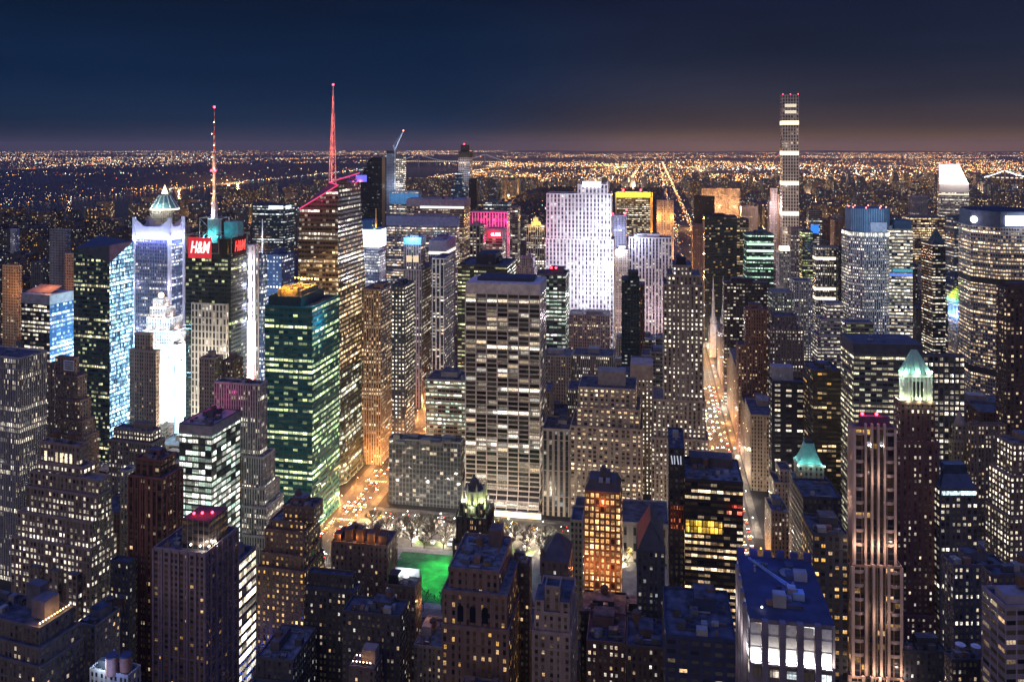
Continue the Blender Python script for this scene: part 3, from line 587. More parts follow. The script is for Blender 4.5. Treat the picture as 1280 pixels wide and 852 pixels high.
z4 = HB.z(652); fh = 4.2; zt = q[5] - math.floor((q[5] - z4) / fh) * fh
YF = ST((.10, .05, .01), (.10, .05, .01), (.05, .03, .01), (1, .50, .05), (1, .62, .10), 1.5, 1.0, .92, .86, 0, 1, 2.6, 4.2)
part_facade('lit_floor', HB, (q[0] + .5, q[2] - .12), (HB.lx(903, q[2]), q[2] - .12), zt - 2 * fh, zt, YF)
RF = ST((.04, .02, .02), (.04, .02, .02), (.05, .01, .01), (1, .05, .03), (1, .25, .15), 1.4, .85, .9, .5, 0, 3, 3.2, 4.2)
part_facade('lit_floor', HB, (HB.lx(908, q[2]), q[2] - .12), (q[1] - .5, q[2] - .12), zt + fh, zt + 3 * fh, RF)
for fx, py in ((.3, 2), (.55, 3)): ball('rooftop_lamp', (q[0] + (q[1] - q[0]) * fx, q[3] - 6, q[5] + 4.6), .45, glow((1, .8, .55), 7), HB.root)
part_box('penthouse', HB, q[0] + 4, q[1] - 4, q[3] - 14, q[3] - 1.5, q[5], q[5] + 6, plain((.09, .08, .085)))
HC = bld('core_tower', 'windowless dark service tower with pale emblem rising beside the bank tower', ST((.035, .036, .05), frac=0), (836, 855.5, None, 560, 560), D=40, yb=775, pent=0, wins=0, yaw=0, parapet=.6)
q = HC.boxes[0]; EM = glow((.75, .82, 1), .5)
for dx, a, b in ((.22, 1, 0), (.36, 0, 1), (.60, 1, 1), (.76, 0, 1)):
    mb = MB(); xx = q[0] + (q[1] - q[0]) * dx; zz = HC.z(575)
    mb.bar((xx - (.6 if a else 0), q[2] - .12, zz + 3), (xx + .2, q[2] - .12, zz - 2.5), .7); mb.build('emblem', EM, HC.root)
part_facade('lit_core_floors', HC, (q[0] + 1, q[2] - .1), (q[1] - .4, q[2] - .1), HC.z(662), HC.z(630), ST((.3, .06, .04), (.03, .02, .02), A=(1, .2, .08), B=(1, .35, .12), k=.5, frac=.5, w=.5, h=.6, bay=1.6, fh=4.2))
TERR = bld('terrace_building', 'dark low block with amber-lit terrace wall in front of the bank tower', prewar((.12, .07, .05), .05), (868, 918, None, 786, 500), D=20, yb=800, pent=0, wins=0)
q = TERR.boxes[0]; lamp('terrace_light', W3(TERR, q[0] + (q[1] - q[0]) * .55, q[2] + 12, q[5] + 3.5), (1, .42, .05), 1800, .4); ball('rooftop_lamp', (q[0] + (q[1] - q[0]) * .55, q[2] + 13, q[5] + 4), .5, glow((1, .6, .1), 9), TERR.root)
part_box('terrace_wall', TERR, q[0] + 8, q[1] - 4, q[3] - 2, q[3] - 1.4, q[5], q[5] + 5, plain((.45, .3, .2)))
bld('dark_block', 'deep blue unlit boxy block below the amber-lit terrace', ST((.035, .045, .10), (.03, .035, .08), (.01, .015, .04), k=.6, frac=.04, w=.7, h=.4, bay=5, fh=4), (832, 921, None, 795, 366), D=40, yb=852, wins=3)
bld('low_building', 'low dark roof with lit brick front and green awning light', prewar((.17, .10, .09), .25), (733, 781, None, 806, 425), D=25, yb=852, wins=10)
bld('low_building', 'low dark brick block with two lit windows, bottom centre', prewar((.10, .075, .075), .16), (783, 830, None, 812, 410), D=25, yb=852, wins=8)
bld('low_building', 'low dark roofline cutting across the foot of the glowing orange tower', prewar(NAVY, .06), (726, 782, None, 770, 450), D=22, yb=790, wins=4)
bld('low_building', 'low unlit roof between the orange tower and the bank tower', prewar(NAVY, .05), (770, 836, None, 782, 462), D=25, yb=810, wins=4)

# ---- right, near
FL = bld('floodlit_tower', 'pale stone tower with five white-floodlit recesses below a notched blue-lit crown', ST((.26, .22, .24), (.2, .17, .19), (.02, .03, .04), COOL, WARM, 1.5, .75, .62, .5, .1, 2, 5.2, 4.6), (937, 1044, 921, 772, 262), yaw=0, pent=0, wins=8, parapet=0, yb=852, roofmat=plain((.05, .055, .10)))
q = FL.boxes[0]; W, Dp = q[1] - q[0], q[3] - q[2]; zf = q[5]
CRM = plain((.16, .15, .20)); PANEL = plain((.66, .64, .62), .6, 0, .18, .8); zlow = FL.z(823, q[0], q[2])
mb = MB(); mb.box(q[0] + .9, q[1] - .9, q[2] + .9, q[2] + 1.3, zlow, zf - .5, 0); 
for k in range(5):       # recessed white panels between stone piers on the street front
    a = q[0] + W * (.0 + .206 * k + .01); b = a + W * .125
    p = part_box('floodlit_panel', FL, a, b, q[2] - .25, q[2] - .05, zlow, zf - 1.2, PANEL)
    part_box('sill', FL, a, b, q[2] - 1.6, q[2] - .25, zlow - .5, zlow, CRM, p)
    for zz in (.33, .62): part_box('panel_rail', FL, a, b, q[2] - .34, q[2] - .25, zlow + (zf - zlow) * zz, zlow + (zf - zlow) * zz + .12, CRM, p)
    lamp('panel_floodlight', W3(FL, (a + b) / 2, q[2] - 1.5, zlow + .7), (1, .93, .82), 1700, .25)
    ball('floodlight', ((a + b) / 2, q[2] - 1.1, zlow + .35), .32, glow((1, .95, .85), 18), FL.root)
    c = b + W * .003; dd = q[0] + W * .206 * (k + 1) + W * .007
    if k < 4: part_box('pier', FL, c, dd, q[2] - 2.0, q[2] - .05, 0, zf + .4, plain((.20, .17, .20)))
for k in range(5):       # the same along the avenue side
    a = q[2] + Dp * (.02 + .2 * k); b = a + Dp * .125
    p = part_box('floodlit_panel', FL, q[0] - .25, q[0] - .05, a, b, zlow, zf - 1.2, PANEL)
    lamp('panel_floodlight', W3(FL, q[0] - 1.4, (a + b) / 2, zlow + .8), (1, .93, .82), 900, .25)
    if k < 4: part_box('pier', FL, q[0] - 1.2, q[0] - .05, b + .3, b + Dp * .075 - .3, 0, zf + .4, plain((.20, .17, .20)))
for k in range(6):
    a = q[0] + W * (k * .18); part_box('merlon', FL, a, a + W * .1, q[3] - 1.5, q[3], zf - 1, zf + 2.6, plain((.06, .07, .16)))
for k in range(7):
    gx, gy = q[0] + rng.uniform(3, W - 8), q[2] + rng.uniform(4, Dp - 6); part_box('air_handler', FL, gx, gx + rng.uniform(2, 5), gy, gy + rng.uniform(2, 4), zf, zf + rng.uniform(.8, 1.6), plain((.07, .08, .12)))
roof_gear(FL.root, q[0] + 2, q[1] - 2, q[2] + 2, q[3] - 4, zf, 9)
mb = MB(); mb.ring(q[0] + W * .62, q[2] + Dp * .72, 2.6, 2.6, zf + .3, zf + .8, 18, 0); mb.build('cooling_fan', plain((.26, .24, .24)), FL.root)
mb = MB(); a3 = (q[0] + W * .66, q[2] + Dp * .35, zf + 1.6); b3 = (q[0] + W * .12, q[2] + Dp * .78, zf + 3.2)
for oy, oz in ((-.5, 0), (.5, 0), (0, .9)): mb.bar((a3[0], a3[1] + oy, a3[2] + oz), (b3[0], b3[1] + oy * .3, b3[2] + oz * .3), .28)
for i in range(12):
    t0, t1 = i / 12, (i + .5) / 12; f = lambda t, oy, oz: (a3[0] + (b3[0] - a3[0]) * t, a3[1] + (b3[1] - a3[1]) * t + oy, a3[2] + (b3[2] - a3[2]) * t + oz)
    mb.bar(f(t0, -.4, 0), f(t1, 0, .8), .16); mb.bar(f(t1, 0, .8), f((i + 1) / 12, .4, 0), .16)
mb.box(a3[0] - 1.8, a3[0] + 1.8, a3[1] - 1.6, a3[1] + 1.6, zf, zf + 2.2); crane = mb.build('window_washing_crane', plain((.30, .42, .62), .5, .3), FL.root)
lamp('blue_roof_light', W3(FL, q[0] + W * .5, q[2] + Dp * .45, zf + 9), (.08, .16, 1), 1000, 2.0); lamp('blue_roof_light', W3(FL, q[0] + W * .2, q[3] - 4, zf + 6), (.08, .14, 1), 450, 1.0)
ball('rooftop_lamp', (q[0] + W * .17, q[2] + 5, zf + 1), .3, glow((1, .9, .8), 8), FL.root)

PK = bld('apartment_tower', 'slender pink-lit tower with vertical piers and rounded corner bays', ST((.34, .22, .16), (.03, .035, .06), (.010, .013, .025), WARM, AMBER, 1.2, .07, .90, .74, .35, 2, 4.4, 3.7), (1061, 1128, 1049, 846, 468), [(1065, 1128, 1055, 707, 2.0), (1067, 1120, 1061, 535, 4.0)], yb=852, pent=0, yaw=5, wins=14, parapet=.8)
PINK = plain((.62, .46, .37), .7, 0, .1)
def piers(q, xs, zt, dep, wd, nm='pier'):
    for a in xs: part_box(nm, PK, q[0] + (q[1] - q[0]) * a - wd / 2, q[0] + (q[1] - q[0]) * a + wd / 2, q[2] - dep, q[2] - .03, q[4], zt, PINK)
for k, q in enumerate(PK.boxes):
    W = q[1] - q[0]; piers(q, (.27, .42, .57, .72), q[5] + (1.5 if k < 2 else 3.0), 1.5, W * .05); piers(q, (.02, .98), q[5], .5, W * .06)
    nfl = int((q[5] - q[4]) / 7.4)
    for i in range(min(nfl, 16)):
        for a, b in ((.05, .235), (.755, .95)):
            z = q[5] - 3.4 - i * 7.4
            mb = MB(); xa, xb = q[0] + W * a, q[0] + W * b; n = 5
            poly = [(xa, q[2] - .05)] + [(xa + (xb - xa) * t, q[2] - .05 - .9 * math.sin(math.pi * t)) for t in [j / n for j in range(1, n)]] + [(xb, q[2] - .05)]
            mb.prism(poly, z, z + 1.5); mb.face([(*p, z) for p in poly[::-1]]); mb.build('balcony', PINK, PK.root)
    D_ = q[3] - q[2]
    for i in range(5): part_box('pier', PK, q[0] - .6, q[0] - .03, q[2] + D_ * (i / 4.0) * .96, q[2] + D_ * (i / 4.0) * .96 + .8, q[4], q[5], PINK)
    for a in (.05, .5, .95): lamp('facade_floodlight', W3(PK, q[0] + W * a, q[2] - 5.0, max(q[4] + 3, q[5] - 62)), (1, .68, .50), 1500 if k else 1050, .4)
    lamp('facade_floodlight', W3(PK, q[0] + W * .5, q[2] - 7, q[5] - 26), (1, .70, .54), 1300, .6)
    lamp('facade_floodlight', W3(PK, q[0] - 5, (q[2] + q[3]) / 2, max(q[4] + 2, q[5] - 40)), (1, .70, .52), 1150, .4)
q = PK.boxes[-1]; W = q[1] - q[0]
mb = MB(); mb.box(q[0] + W * .2, q[1] - W * .1, q[2] + 3, q[3] - 2, q[5], q[5] + 5.5); mb.build('penthouse', plain((.16, .07, .12)), PK.root)
for a, b in ((.28, -1), (.62, 0)): ball('beacon', (q[0] + W * a, q[3] - 3, q[5] + 6.3), .8, RED, PK.root)
for a in (.345, .645): lamp('crown_floodlight', W3(PK, q[0] + W * a, q[2] - 1.2, q[5] - 8), (1, .85, .65), 380, .2); ball('floodlight', (q[0] + W * a, q[2] - .9, q[5] - 8.6), .35, glow((1, .92, .8), 14), PK.root)
lamp('red_roof_light', W3(PK, 0, 0, q[5] + 11), (1, .05, .25), 1500, .5)

GC = bld('brick_tower', 'dark brick tower with floodlit cream drum and pale green pyramid roof', prewar((.165, .085, .08), .20, CREAM, WHITE, 1.1, .7, 3.2, 3.7, .4, .5), (1118, 1186, 1106, 770, 556), [(1121, 1173, 1108, 553, 3), (1126, 1169, 1111, 503, 4)], yb=800, pent=0, wins=30, cornice=True)
q = GC.boxes[-1]; x0, x1, y0, y1, za, zb, _ = q; zc = GC.z(468, 0, y0)
a0, a1, b0, b1 = x0 + 3.0, x1 - 1.5, y0 + 2.0, y1 - 3.0
CREAMW = plain((.66, .66, .56), .7, 0, .15)
mb = MB(); mb.box(a0, a1, b0, b1, zb, zc); mb.box(a0 - .7, a1 + .7, b0 - .7, b1 + .7, zc - 2.2, zc, 0, True)
for i in range(8):
    mb.box(a0 + (a1 - a0) * i / 7 - .45, a0 + (a1 - a0) * i / 7 + .45, b0 - .6, b0, zb, zc - 2.2, 0, True); mb.box(a0 - .6, a0, b0 + (b1 - b0) * i / 7 - .45, b0 + (b1 - b0) * i / 7 + .45, zb, zc - 2.2, 0, True)
dr = mb.build('drum', CREAMW, GC.root)
for i in range(3): part_box('window', GC, a0 + (a1 - a0) * (.32 + .14 * i), a0 + (a1 - a0) * (.32 + .14 * i) + 1.5, b0 - .08, b0 - .02, zb + 3, zc - 5, DARK)
GREEN = plain((.33, .56, .46), .55, 0, .12)
mb = MB(); zt = GC.z(439, 0, y0); xm0, ym = a0 + (a1 - a0) * .42, (b0 + b1) / 2
pb = rect(a0 - 1.2, a1 + .3, b0 - 1.2, b1 + .6); rA, rB = (xm0 - 1.4, ym), (xm0 + 2.0, ym)
mb.face([(*pb[0], zc), (*pb[1], zc), (*rB, zt), (*rA, zt)]); mb.face([(*pb[1], zc), (*pb[2], zc), (*rB, zt)]); mb.face([(*pb[2], zc), (*pb[3], zc), (*rA, zt), (*rB, zt)]); mb.face([(*pb[3], zc), (*pb[0], zc), (*rA, zt)])
rf = mb.build('roof', GREEN, GC.root); mb = MB()
for f in (.2, .4, .6, .8): mb.bar((pb[0][0] + (pb[1][0] - pb[0][0]) * f, pb[0][1] - .1, zc + .2), (rA[0] + (rB[0] - rA[0]) * f, ym - .1, zt), .35); mb.bar((pb[0][0] - .1, pb[0][1] + (pb[3][1] - pb[0][1]) * f, zc + .2), (rA[0] - .1, ym, zt), .35)
mb.build('roof_rib', plain((.42, .62, .52), .55), rf)
mb = MB(); mb.box(xm0 + 2, xm0 + 5.4, b0 + 1.2, b0 + 4, zc, zc + 4.2); mb.build('dormer', GREEN, GC.root)
for fx in (.1, .5, .9): lamp('crown_floodlight', W3(GC, a0 + (a1 - a0) * fx, b0 - 3.0, zb + 1.2), (.80, 1, .60), 950, .4); lamp('crown_floodlight', W3(GC, a0 - 3.0, b0 + (b1 - b0) * fx, zb + 1.2), (.80, 1, .60), 950, .4)
for fx, fy in ((.05, -.30), (.5, -.34), (.95, -.28), (-.22, .25), (-.22, .8)): lamp('roof_floodlight', W3(GC, a0 + (a1 - a0) * fx - 1, b0 + (b1 - b0) * fy, zc + 1.0), (.62, 1, .80), 1700, .5)
ball('floodlight', (a1 + .6, b0 + 1, zc + 1), .7, glow((.9, 1, .95), 12), GC.root)
MB_ = bld('mansard_building', 'dark office block with blue mansard roof over a cool-lit top floor', prewar((.12, .11, .12), .60, CREAM, WHITE, .95, .8, 3.4, 3.9, .6, .5), (1175, 1222, 1171, 612, 556), yb=690, pent=0, wins=18)
q = MB_.boxes[0]; mb = MB(); zr = MB_.z(592)
pb, pt = rect(q[0] + .4, q[1] - .4, q[2] + .4, q[3] - .4), rect(q[0] + 4, q[1] - 6, q[2] + 8, q[3] - 6)
for i in range(4): mb.face([(*pb[i], q[5] + .3), (*pb[(i + 1) % 4], q[5] + .3), (*pt[(i + 1) % 4], zr + 5), (*pt[i], zr + 5)])
mb.face([(*p, zr + 5) for p in pt]); mb.build('roof', plain((.06, .09, .17), .6), MB_.root)
for i in range(9): part_box('top_window', MB_, q[0] + 1.2 + i * (q[1] - q[0] - 3) / 8.6, q[0] + 3.3 + i * (q[1] - q[0] - 3) / 8.6, q[2] - .12, q[2] - .02, q[5] - 3.2, q[5] - .7, litmat((.72, .95, 1), 1.2))
bld('stepped_office_building', 'brown stepped office block packed with lit windows at the frame edge', prewar((.22, .155, .12), .66, CREAM, WHITE, 1.15, .4, 3.3, 3.8, .5, .52), (1262, 1330, 1231, 648, 612), [(1263, 1330, 1236, 596, 3), (1266, 1330, 1246, 556, 6)], yb=740, yaw=14, wins=40)
DM = bld('domed_building', 'grey stone block crowned by a small stepped dome', prewar((.27, .23, .20), .15), (1192, 1213, 1181, 552, 700), [(1193, 1212, 1184, 532, 3)], yb=600, pent=0, wins=4)
q = DM.boxes[-1]; mb = MB(); xm, ym, r = (q[0] + q[1]) / 2, (q[2] + q[3]) / 2, (q[1] - q[0]) * .44
for i in range(4): mb.ring(xm, ym, r * (1 - .18 * i), r * (1 - .18 * (i + .9)), q[5] + 2.6 * i, q[5] + 2.6 * (i + 1), 12, 0)
mb.build('dome', plain((.30, .25, .22)), DM.root)
bld('office_building', 'brown flat-topped block with a lit window row right of the dome', prewar((.19, .145, .125), .22), (1213, 1258, 1208, 532, 690), yb=610, wins=8)
bld('dark_tower', 'tall dark brown tower with gridded warm windows near the frame edge', prewar((.10, .065, .06), .25, WARM, CREAM, 1.15, .6, 3.6, 3.9, .55, .5), (1258, 1300, 1245, 361, 760), yb=600, yaw=12, wins=16)
BR = bld('concrete_building', 'pale purple concrete block with blank penthouse in the lower corner', bands((.30, .25, .28), .16, CREAM, WARM, .9, .7, 5, 4, .45, .85), (1257, 1340, 1228, 760, 372), [(1258, 1340, 1244, 747, 1.5)], yb=852, yaw=12, pent=0, wins=14)
q = BR.boxes[-1]; mb = MB(); mb.box(q[0] - .1, q[1], q[2] - .1, q[3] + .1, q[4], q[5] + 1.2, 0, True); mb.build('penthouse', plain((.30, .26, .29)), BR.root)
bld('plain_building', 'dark flat-roofed block behind the purple concrete block', prewar((.10, .09, .11), .1), (1240, 1330, 1226, 720, 410), yb=760, yaw=12, pent=0, wins=4)
bld('office_building', 'dark wide block with half-lit floors below the blue mansard roof', prewar((.10, .10, .12), .24, CREAM, WHITE, 1.0, .8), (1192, 1258, 1177, 708, 472), yb=790, wins=16)
bld('low_building', 'low dark roof crowded with ducts at the foot of the brick tower', prewar(NAVY, .08), (1130, 1185, 1120, 815, 470), yb=852, wins=5)
RT = bld('low_building', 'low dark roof with two round white-topped tanks', prewar(NAVY, .10), (1190, 1236, 1180, 826, 440), yb=852, wins=5, pent=0)
bld('office_building', 'dark block with amber windows between the floodlit and pink towers', prewar((.055, .06, .075), .30, AMBER, WARM, 1.1, .3, 3.4, 3.8, .6, .5), (1016, 1060, 1002, 668, 470), yb=800, wins=16, yaw=4)
bld('plain_building', 'navy blank slab with white-lit edge beside the pink tower', ST(NAVY, frac=.03), (1004, 1052, 990, 622, 530), yb=680, wins=0, pent=0)
# green-roofed small tower and its neighbours
GS = bld('ornate_tower', 'tan tower with arched bays and small lit turquoise pyramid roof', prewar((.30, .24, .20), .14, CREAM, WARM, .9, .2, 3.2, 3.6), (993, 1037, 986, 602, 598), [(998, 1030, 991, 582, 2)], yb=690, pent=0, wins=10, parapet=.8)
q = GS.boxes[-1]; mb = MB(); zr = GS.z(557, 0, q[2]); x0, x1, y0, y1 = q[:4]; xm, ym = (x0 + x1) / 2, (y0 + y1) / 2
n = 6; prof = [(1.0, 0), (.80, .18), (.62, .42), (.48, .68), (.36, 1.0)]
for (r0, h0), (r1, h1) in zip(prof, prof[1:]):
    A = [(xm + (a - xm) * r0, ym + (b - ym) * r0) for a, b in rect(x0, x1, y0, y1)]; C = [(xm + (a - xm) * r1, ym + (b - ym) * r1) for a, b in rect(x0, x1, y0, y1)]
    for i in range(4): mb.face([(*A[i], q[5] + (zr - q[5]) * h0), (*A[(i + 1) % 4], q[5] + (zr - q[5]) * h0), (*C[(i + 1) % 4], q[5] + (zr - q[5]) * h1), (*C[i], q[5] + (zr - q[5]) * h1)])
mb.face([(xm + (a - xm) * .36, ym + (b - ym) * .36, zr) for a, b in rect(x0, x1, y0, y1)])
mb.build('roof', plain((.22, .55, .48), .5), GS.root)
part_box('roof_cap', GS, xm - 2.6, xm + 2.6, ym - 2.6, ym + 2.6, zr, zr + 1.6, DARK)
for fx in (.05, .5, .95): lamp('roof_floodlight', W3(GS, x0 + (x1 - x0) * fx, y0 - 1.6, q[5] + 1.4), (.45, 1, .85), 620, .3)
for fx in (.1, .9): lamp('roof_floodlight', W3(GS, x0 - 1.4, y0 + (y1 - y0) * fx, q[5] + 1.2), (.45, 1, .85), 420, .3); ball('floodlight', (x1 + .4 if fx > .5 else x0 - .4, y0 - .6, q[5] + .5), .45, glow((.7, 1, .9), 10), GS.root)
mb = MB()
b0 = GS.boxes[0]; wq = (b0[1] - b0[0])
for zz in (10, 24, 38):
    for i in range(10):
        t0, t1 = math.pi * i / 10, math.pi * (i + 1) / 10; rr = wq * .24; xc_ = b0[0] + wq * .58
        mb.bar((xc_ + rr * math.cos(t0), b0[2] - .3, b0[5] - zz + rr * .6 * math.sin(t0)), (xc_ + rr * math.cos(t1), b0[2] - .3, b0[5] - zz + rr * .6 * math.sin(t1)), .6)
    mb.box(xc_ - rr * 1.1, xc_ + rr * 1.1, b0[2] - .5, b0[2], b0[5] - zz - .5, b0[5] - zz, 0, True)
mb.build('arch_trim', plain((.40, .34, .29)), GS.root)
bld('loft_building', 'tan loft block with corner penthouse left of the turquoise-roofed tower', prewar((.31, .25, .20), .10), (968, 990, 961, 604, 706), [(975, 989, None, 588, 4)], yb=650, wins=6)
bld('loft_building', 'lower tan loft block stepping down to the bright avenue', prewar((.33, .26, .20), .14), (964, 986, 956, 640, 655), yb=700, wins=8)
NV = bld('dark_office_tower', 'navy slab with four columns of pale square windows', ST((.022, .026, .042), None, (.02, .025, .04), CREAM, WHITE, 1.0, .55, .5, .45, .2, 2, 8.4, 4.4), (965, 1007, 961, 478, 765), yb=590, pent=0, wins=12)
q = NV.boxes[0]; part_box('penthouse', NV, q[0] + 2, q[0] + 20, q[2] + 8, q[2] + 20, q[5], q[5] + 12, plain((.30, .29, .30)))
bld('office_building', 'dark brown block with amber-lit strip windows beside the navy slab', bands((.065, .055, .055), .18, AMBER, CREAM, .9, .8, 4.0, 4.0, .45), (1016, 1051, 1004, 464, 730), yb=560, wins=8)
BO = bld('wide_office_building', 'wide dark-roofed office block with bright lit floor bands behind the green pyramid', bands((.15, .15, .16), .75, (.95, .95, .60), CREAM, 1.0, .45, 4.2, 4.1, .42, .92), (1067, 1153, 1051, 430, 680), yb=540, pent=0, wins=16, yaw=4)
q = BO.boxes[0]; roof_gear(BO.root, q[0] + 3, q[1] - 3, q[2] + 3, q[3] - 3, q[5], 10); mb = MB(); mb.box(q[0] - .3, q[1] + .3, q[2] - .3, q[3] + .3, q[5] - 7, q[5] + .8, 0, True); mb.build('roof_band', plain((.07, .075, .10)), BO.root)
bld('office_building', 'dark block with a grid of square lit windows beside the wide office block', ST((.10, .10, .12), (.05, .055, .07), A=CREAM, B=WHITE, k=1.05, frac=.6, w=.7, h=.55, cl=.6, panes=2, bay=4.2, fh=4.3), (1154, 1206, 1150, 445, 705), yb=540, wins=14, yaw=6)
bld('low_tower', 'pale-fronted flat block poking up behind the wide office block', bands((.30, .29, .29), .4, LIME, CREAM, .8), (1058, 1092, 1051, 404, 830), yb=415, pent=0, wins=3)
# ------------------------------------------------------------------ middle distance, west side
def beacons(B, pts, r=.9, mat=None):
    for x, y, z in pts: ball('beacon', (x, y, z), r, mat or RED, B.root)
# slanted glass tower (bright blue avenue side)
TS = bld('slanted_glass_tower', 'dark teal glass tower with folded slanted top and blazing blue avenue side', glassy((.04, .10, .12), .34, LIME, CREAM, 1.0, .75, 2.6, 3.9, .5), (92, 137, 167, 329, 690), yb=560, pent=0, parapet=0, wins=10)
q = TS.boxes[0]; x0, x1, y0, y1, za, zb, _ = q
zSW, zNE = TS.z(311, x0, y0), TS.z(301, x1, y1); zP = TS.z(307, x1, y0); bp = (x1 - 2.5, y0 + 2.5)
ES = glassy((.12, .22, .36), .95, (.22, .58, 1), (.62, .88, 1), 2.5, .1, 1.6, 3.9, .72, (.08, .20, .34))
bpy.data.objects.remove(TS.wall)
mb = MB(); zN = max(zSW, zNE) + 4
wall_quad(mb, (x0, y0), (x1, y0), 0, 0, zSW, zb, TS.st, ztop=zSW); wall_quad(mb, (x1, y0), (x1, y1), 0, 0, zb, zNE, ES, ztop=zNE, mat=1)
wall_quad(mb, (x1, y1), (x0, y1), 0, 0, zNE, zN, TS.st); wall_quad(mb, (x0, y1), (x0, y0), 0, 0, zN, zSW, TS.st)
TS.wall = mb.build('wall', [TS.st.mat, ES.mat], TS.root)
mb = MB(); mb.face([(x0, y0, zSW), (x1, y0, zb), (*bp, zP), (x0, y1, zN)], 0); mb.face([(x1, y0, zb), (x1, y1, zNE), (*bp, zP)], 1); mb.face([(*bp, zP), (x1, y1, zNE), (x0, y1, zN)], 0)
mb.build('roof', [plain((.045, .06, .085), .5), plain((.20, .12, .19), .6)], TS.root)
FT = bld('blue_glass_tower', 'blue-lit corner glass tower with metal crown and amber roof deck', glassy((.02, .03, .05), .45, CREAM, WHITE, 1.0, .5, 3.4, 4.0, .5), (27, 62, 92, 381, 715), yb=470, pent=0, wins=8, parapet=0)
q = FT.boxes[0]; x0, x1, y0, y1, za, zb, _ = q; zt = FT.z(369, x1, y0)
mb = MB(); mb.box(x0, x1 + .3, y0 - .3, y1, zb, zt, 0); mb.build('crown_band', plain((.42, .44, .48), .45, .4), FT.root)
mb = MB(); mb.face([(x0 - 2, y0 + 6, zt + .5), (x1 - 6, y0 + 7, zt + .5), (x1 - 10, y1 - 4, zt + 5), (x0 - 2, y1 - 4, zt + 5)]); mb.build('roof_deck', plain((.42, .24, .16), .8), FT.root)
lamp('amber_roof_light', W3(FT, 0, (y0 + y1) / 2, zt + 14), (1, .45, .2), 9000, 2)
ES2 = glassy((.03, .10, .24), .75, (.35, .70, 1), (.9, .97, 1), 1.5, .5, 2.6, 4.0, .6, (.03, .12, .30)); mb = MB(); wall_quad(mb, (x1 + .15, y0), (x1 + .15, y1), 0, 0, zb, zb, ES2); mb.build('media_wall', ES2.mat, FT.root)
bld('blank_tower', 'windowless grey slab tower with lit edge standing before the river', ST((.24, .24, .28), frac=.0), (62, 83, 84, 287, 1120), yb=345, pent=1, wins=0, parapet=.6)
bld('blank_tower', 'lower windowless annex washed orange near the grey slab tower', ST((.46, .32, .24), frac=.03), (81, 92, 93, 318, 1080), yb=345, pent=0, wins=0)
lamp('orange_wall_light', (at_row(87, 1040)[0], 1040, 110), (1, .35, .12), 42000, 3)
bld('low_building', 'small orange-lit facade near the frame edge below the river', ST((.5, .34, .2), frac=.1), (3, 21, 23, 333, 1000), yb=352, pent=0, wins=0)
lamp('orange_wall_light', (at_row(10, 975)[0], 975, 128), (1, .42, .10), 30000, 3)
bld('white_block', 'small pale floodlit box on the river side', ST((.6, .62, .66), frac=.2, A=COOL), (13, 20, 22, 287, 1500), yb=300, pent=0, wins=0)
# corner-finned tower with violet-lit crown
AS = bld('finned_tower', 'glass tower with upswept corner fins and violet-blue floodlit crown', ST((.17, .18, .26), (.09, .10, .16), (.03, .04, .08), CREAM, (.8, .88, 1), .9, .36, .62, .55, .8, 1, 2.2, 3.9), (168, 212, 229, 300, 880), yb=520, pent=0, parapet=0, wins=5)
q = AS.boxes[0]; x0, x1, y0, y1, za, zb, _ = q; zc = AS.z(284, x1, y0); zf = AS.z(273, x1, y0)
FIN = plain((.72, .70, .74), .6, 0, .08)
mb = MB()
for a, b in (((x0, y0), (x1, y0)), ((x1, y0), (x1, y1)), ((x1, y1), (x0, y1)), ((x0, y1), (x0, y0))):
    A, Bv = Vector(a), Vector(b); n = 12
    for i in range(n):
        t0, t1 = i / n, (i + 1) / n; h = lambda t: zc + (zf - zc) * max(0, abs(2 * t - 1) - .45) / .55
        p, r = A.lerp(Bv, t0), A.lerp(Bv, t1); mb.face([(*p, zb), (*r, zb), (*r, h(t1)), (*p, h(t0))])
mb.build('crown', FIN, AS.root)
for a, b in ((x0, y0), (x1, y0), (x1, y1)):
    part_box('corner_fin', AS, a - 1.6, a + 1.6, b - 1.6, b + 1.6, 0, zf + .5, FIN)
for k in range(5): lamp('crown_floodlight', W3(AS, x0 + (x1 - x0) * (.08 + .21 * k), y0 - 5, zb + 1), (.34, .38, 1), 7000, .8)
for k in range(3): lamp('crown_floodlight', W3(AS, x1 + 5, y0 + (y1 - y0) * (.2 + .3 * k), zb + 1), (.42, .45, 1), 7000, .8)
for zz in (.25, .5, .75): lamp('fin_floodlight', W3(AS, x1 + 3, y0 - 6, zb * zz), (.7, .72, 1), 5000, .8); lamp('fin_floodlight', W3(AS, x0, y0 - 6, zb * zz), (.8, .75, 1), 3800, .8)
part_box('crown_light', AS, x0 + 2, x1 - 2, y0 - .3, y0 - .05, zb - .2, zb + .8, glow((.12, .35, 1), 2.2))
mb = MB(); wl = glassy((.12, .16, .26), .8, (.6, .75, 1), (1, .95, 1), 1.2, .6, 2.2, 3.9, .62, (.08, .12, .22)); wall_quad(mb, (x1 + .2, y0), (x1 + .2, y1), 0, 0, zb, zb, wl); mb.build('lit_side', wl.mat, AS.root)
WP = empty('cone_roofed_tower', (*at_row(206, 1330), 0), turn(206)); tag(WP, 'stone tower with lit copper cone roof and glowing glass tip above the finned tower', 'building')
t_ = depth(*WP.location[:2]); zz_ = lambda py: CAMZ - t_ * (py - HY) / FPX; u_ = t_ / FPX
st = prewar((.36, .30, .27), .35, CREAM, WARM, 1.0, .2, 3.4, 4.0); mb = MB(); walls(mb, rect(-21 * u_, 21 * u_, -21 * u_, 21 * u_), 0, zz_(282), st); mb.build('wall', [st.mat, ROOF], WP)
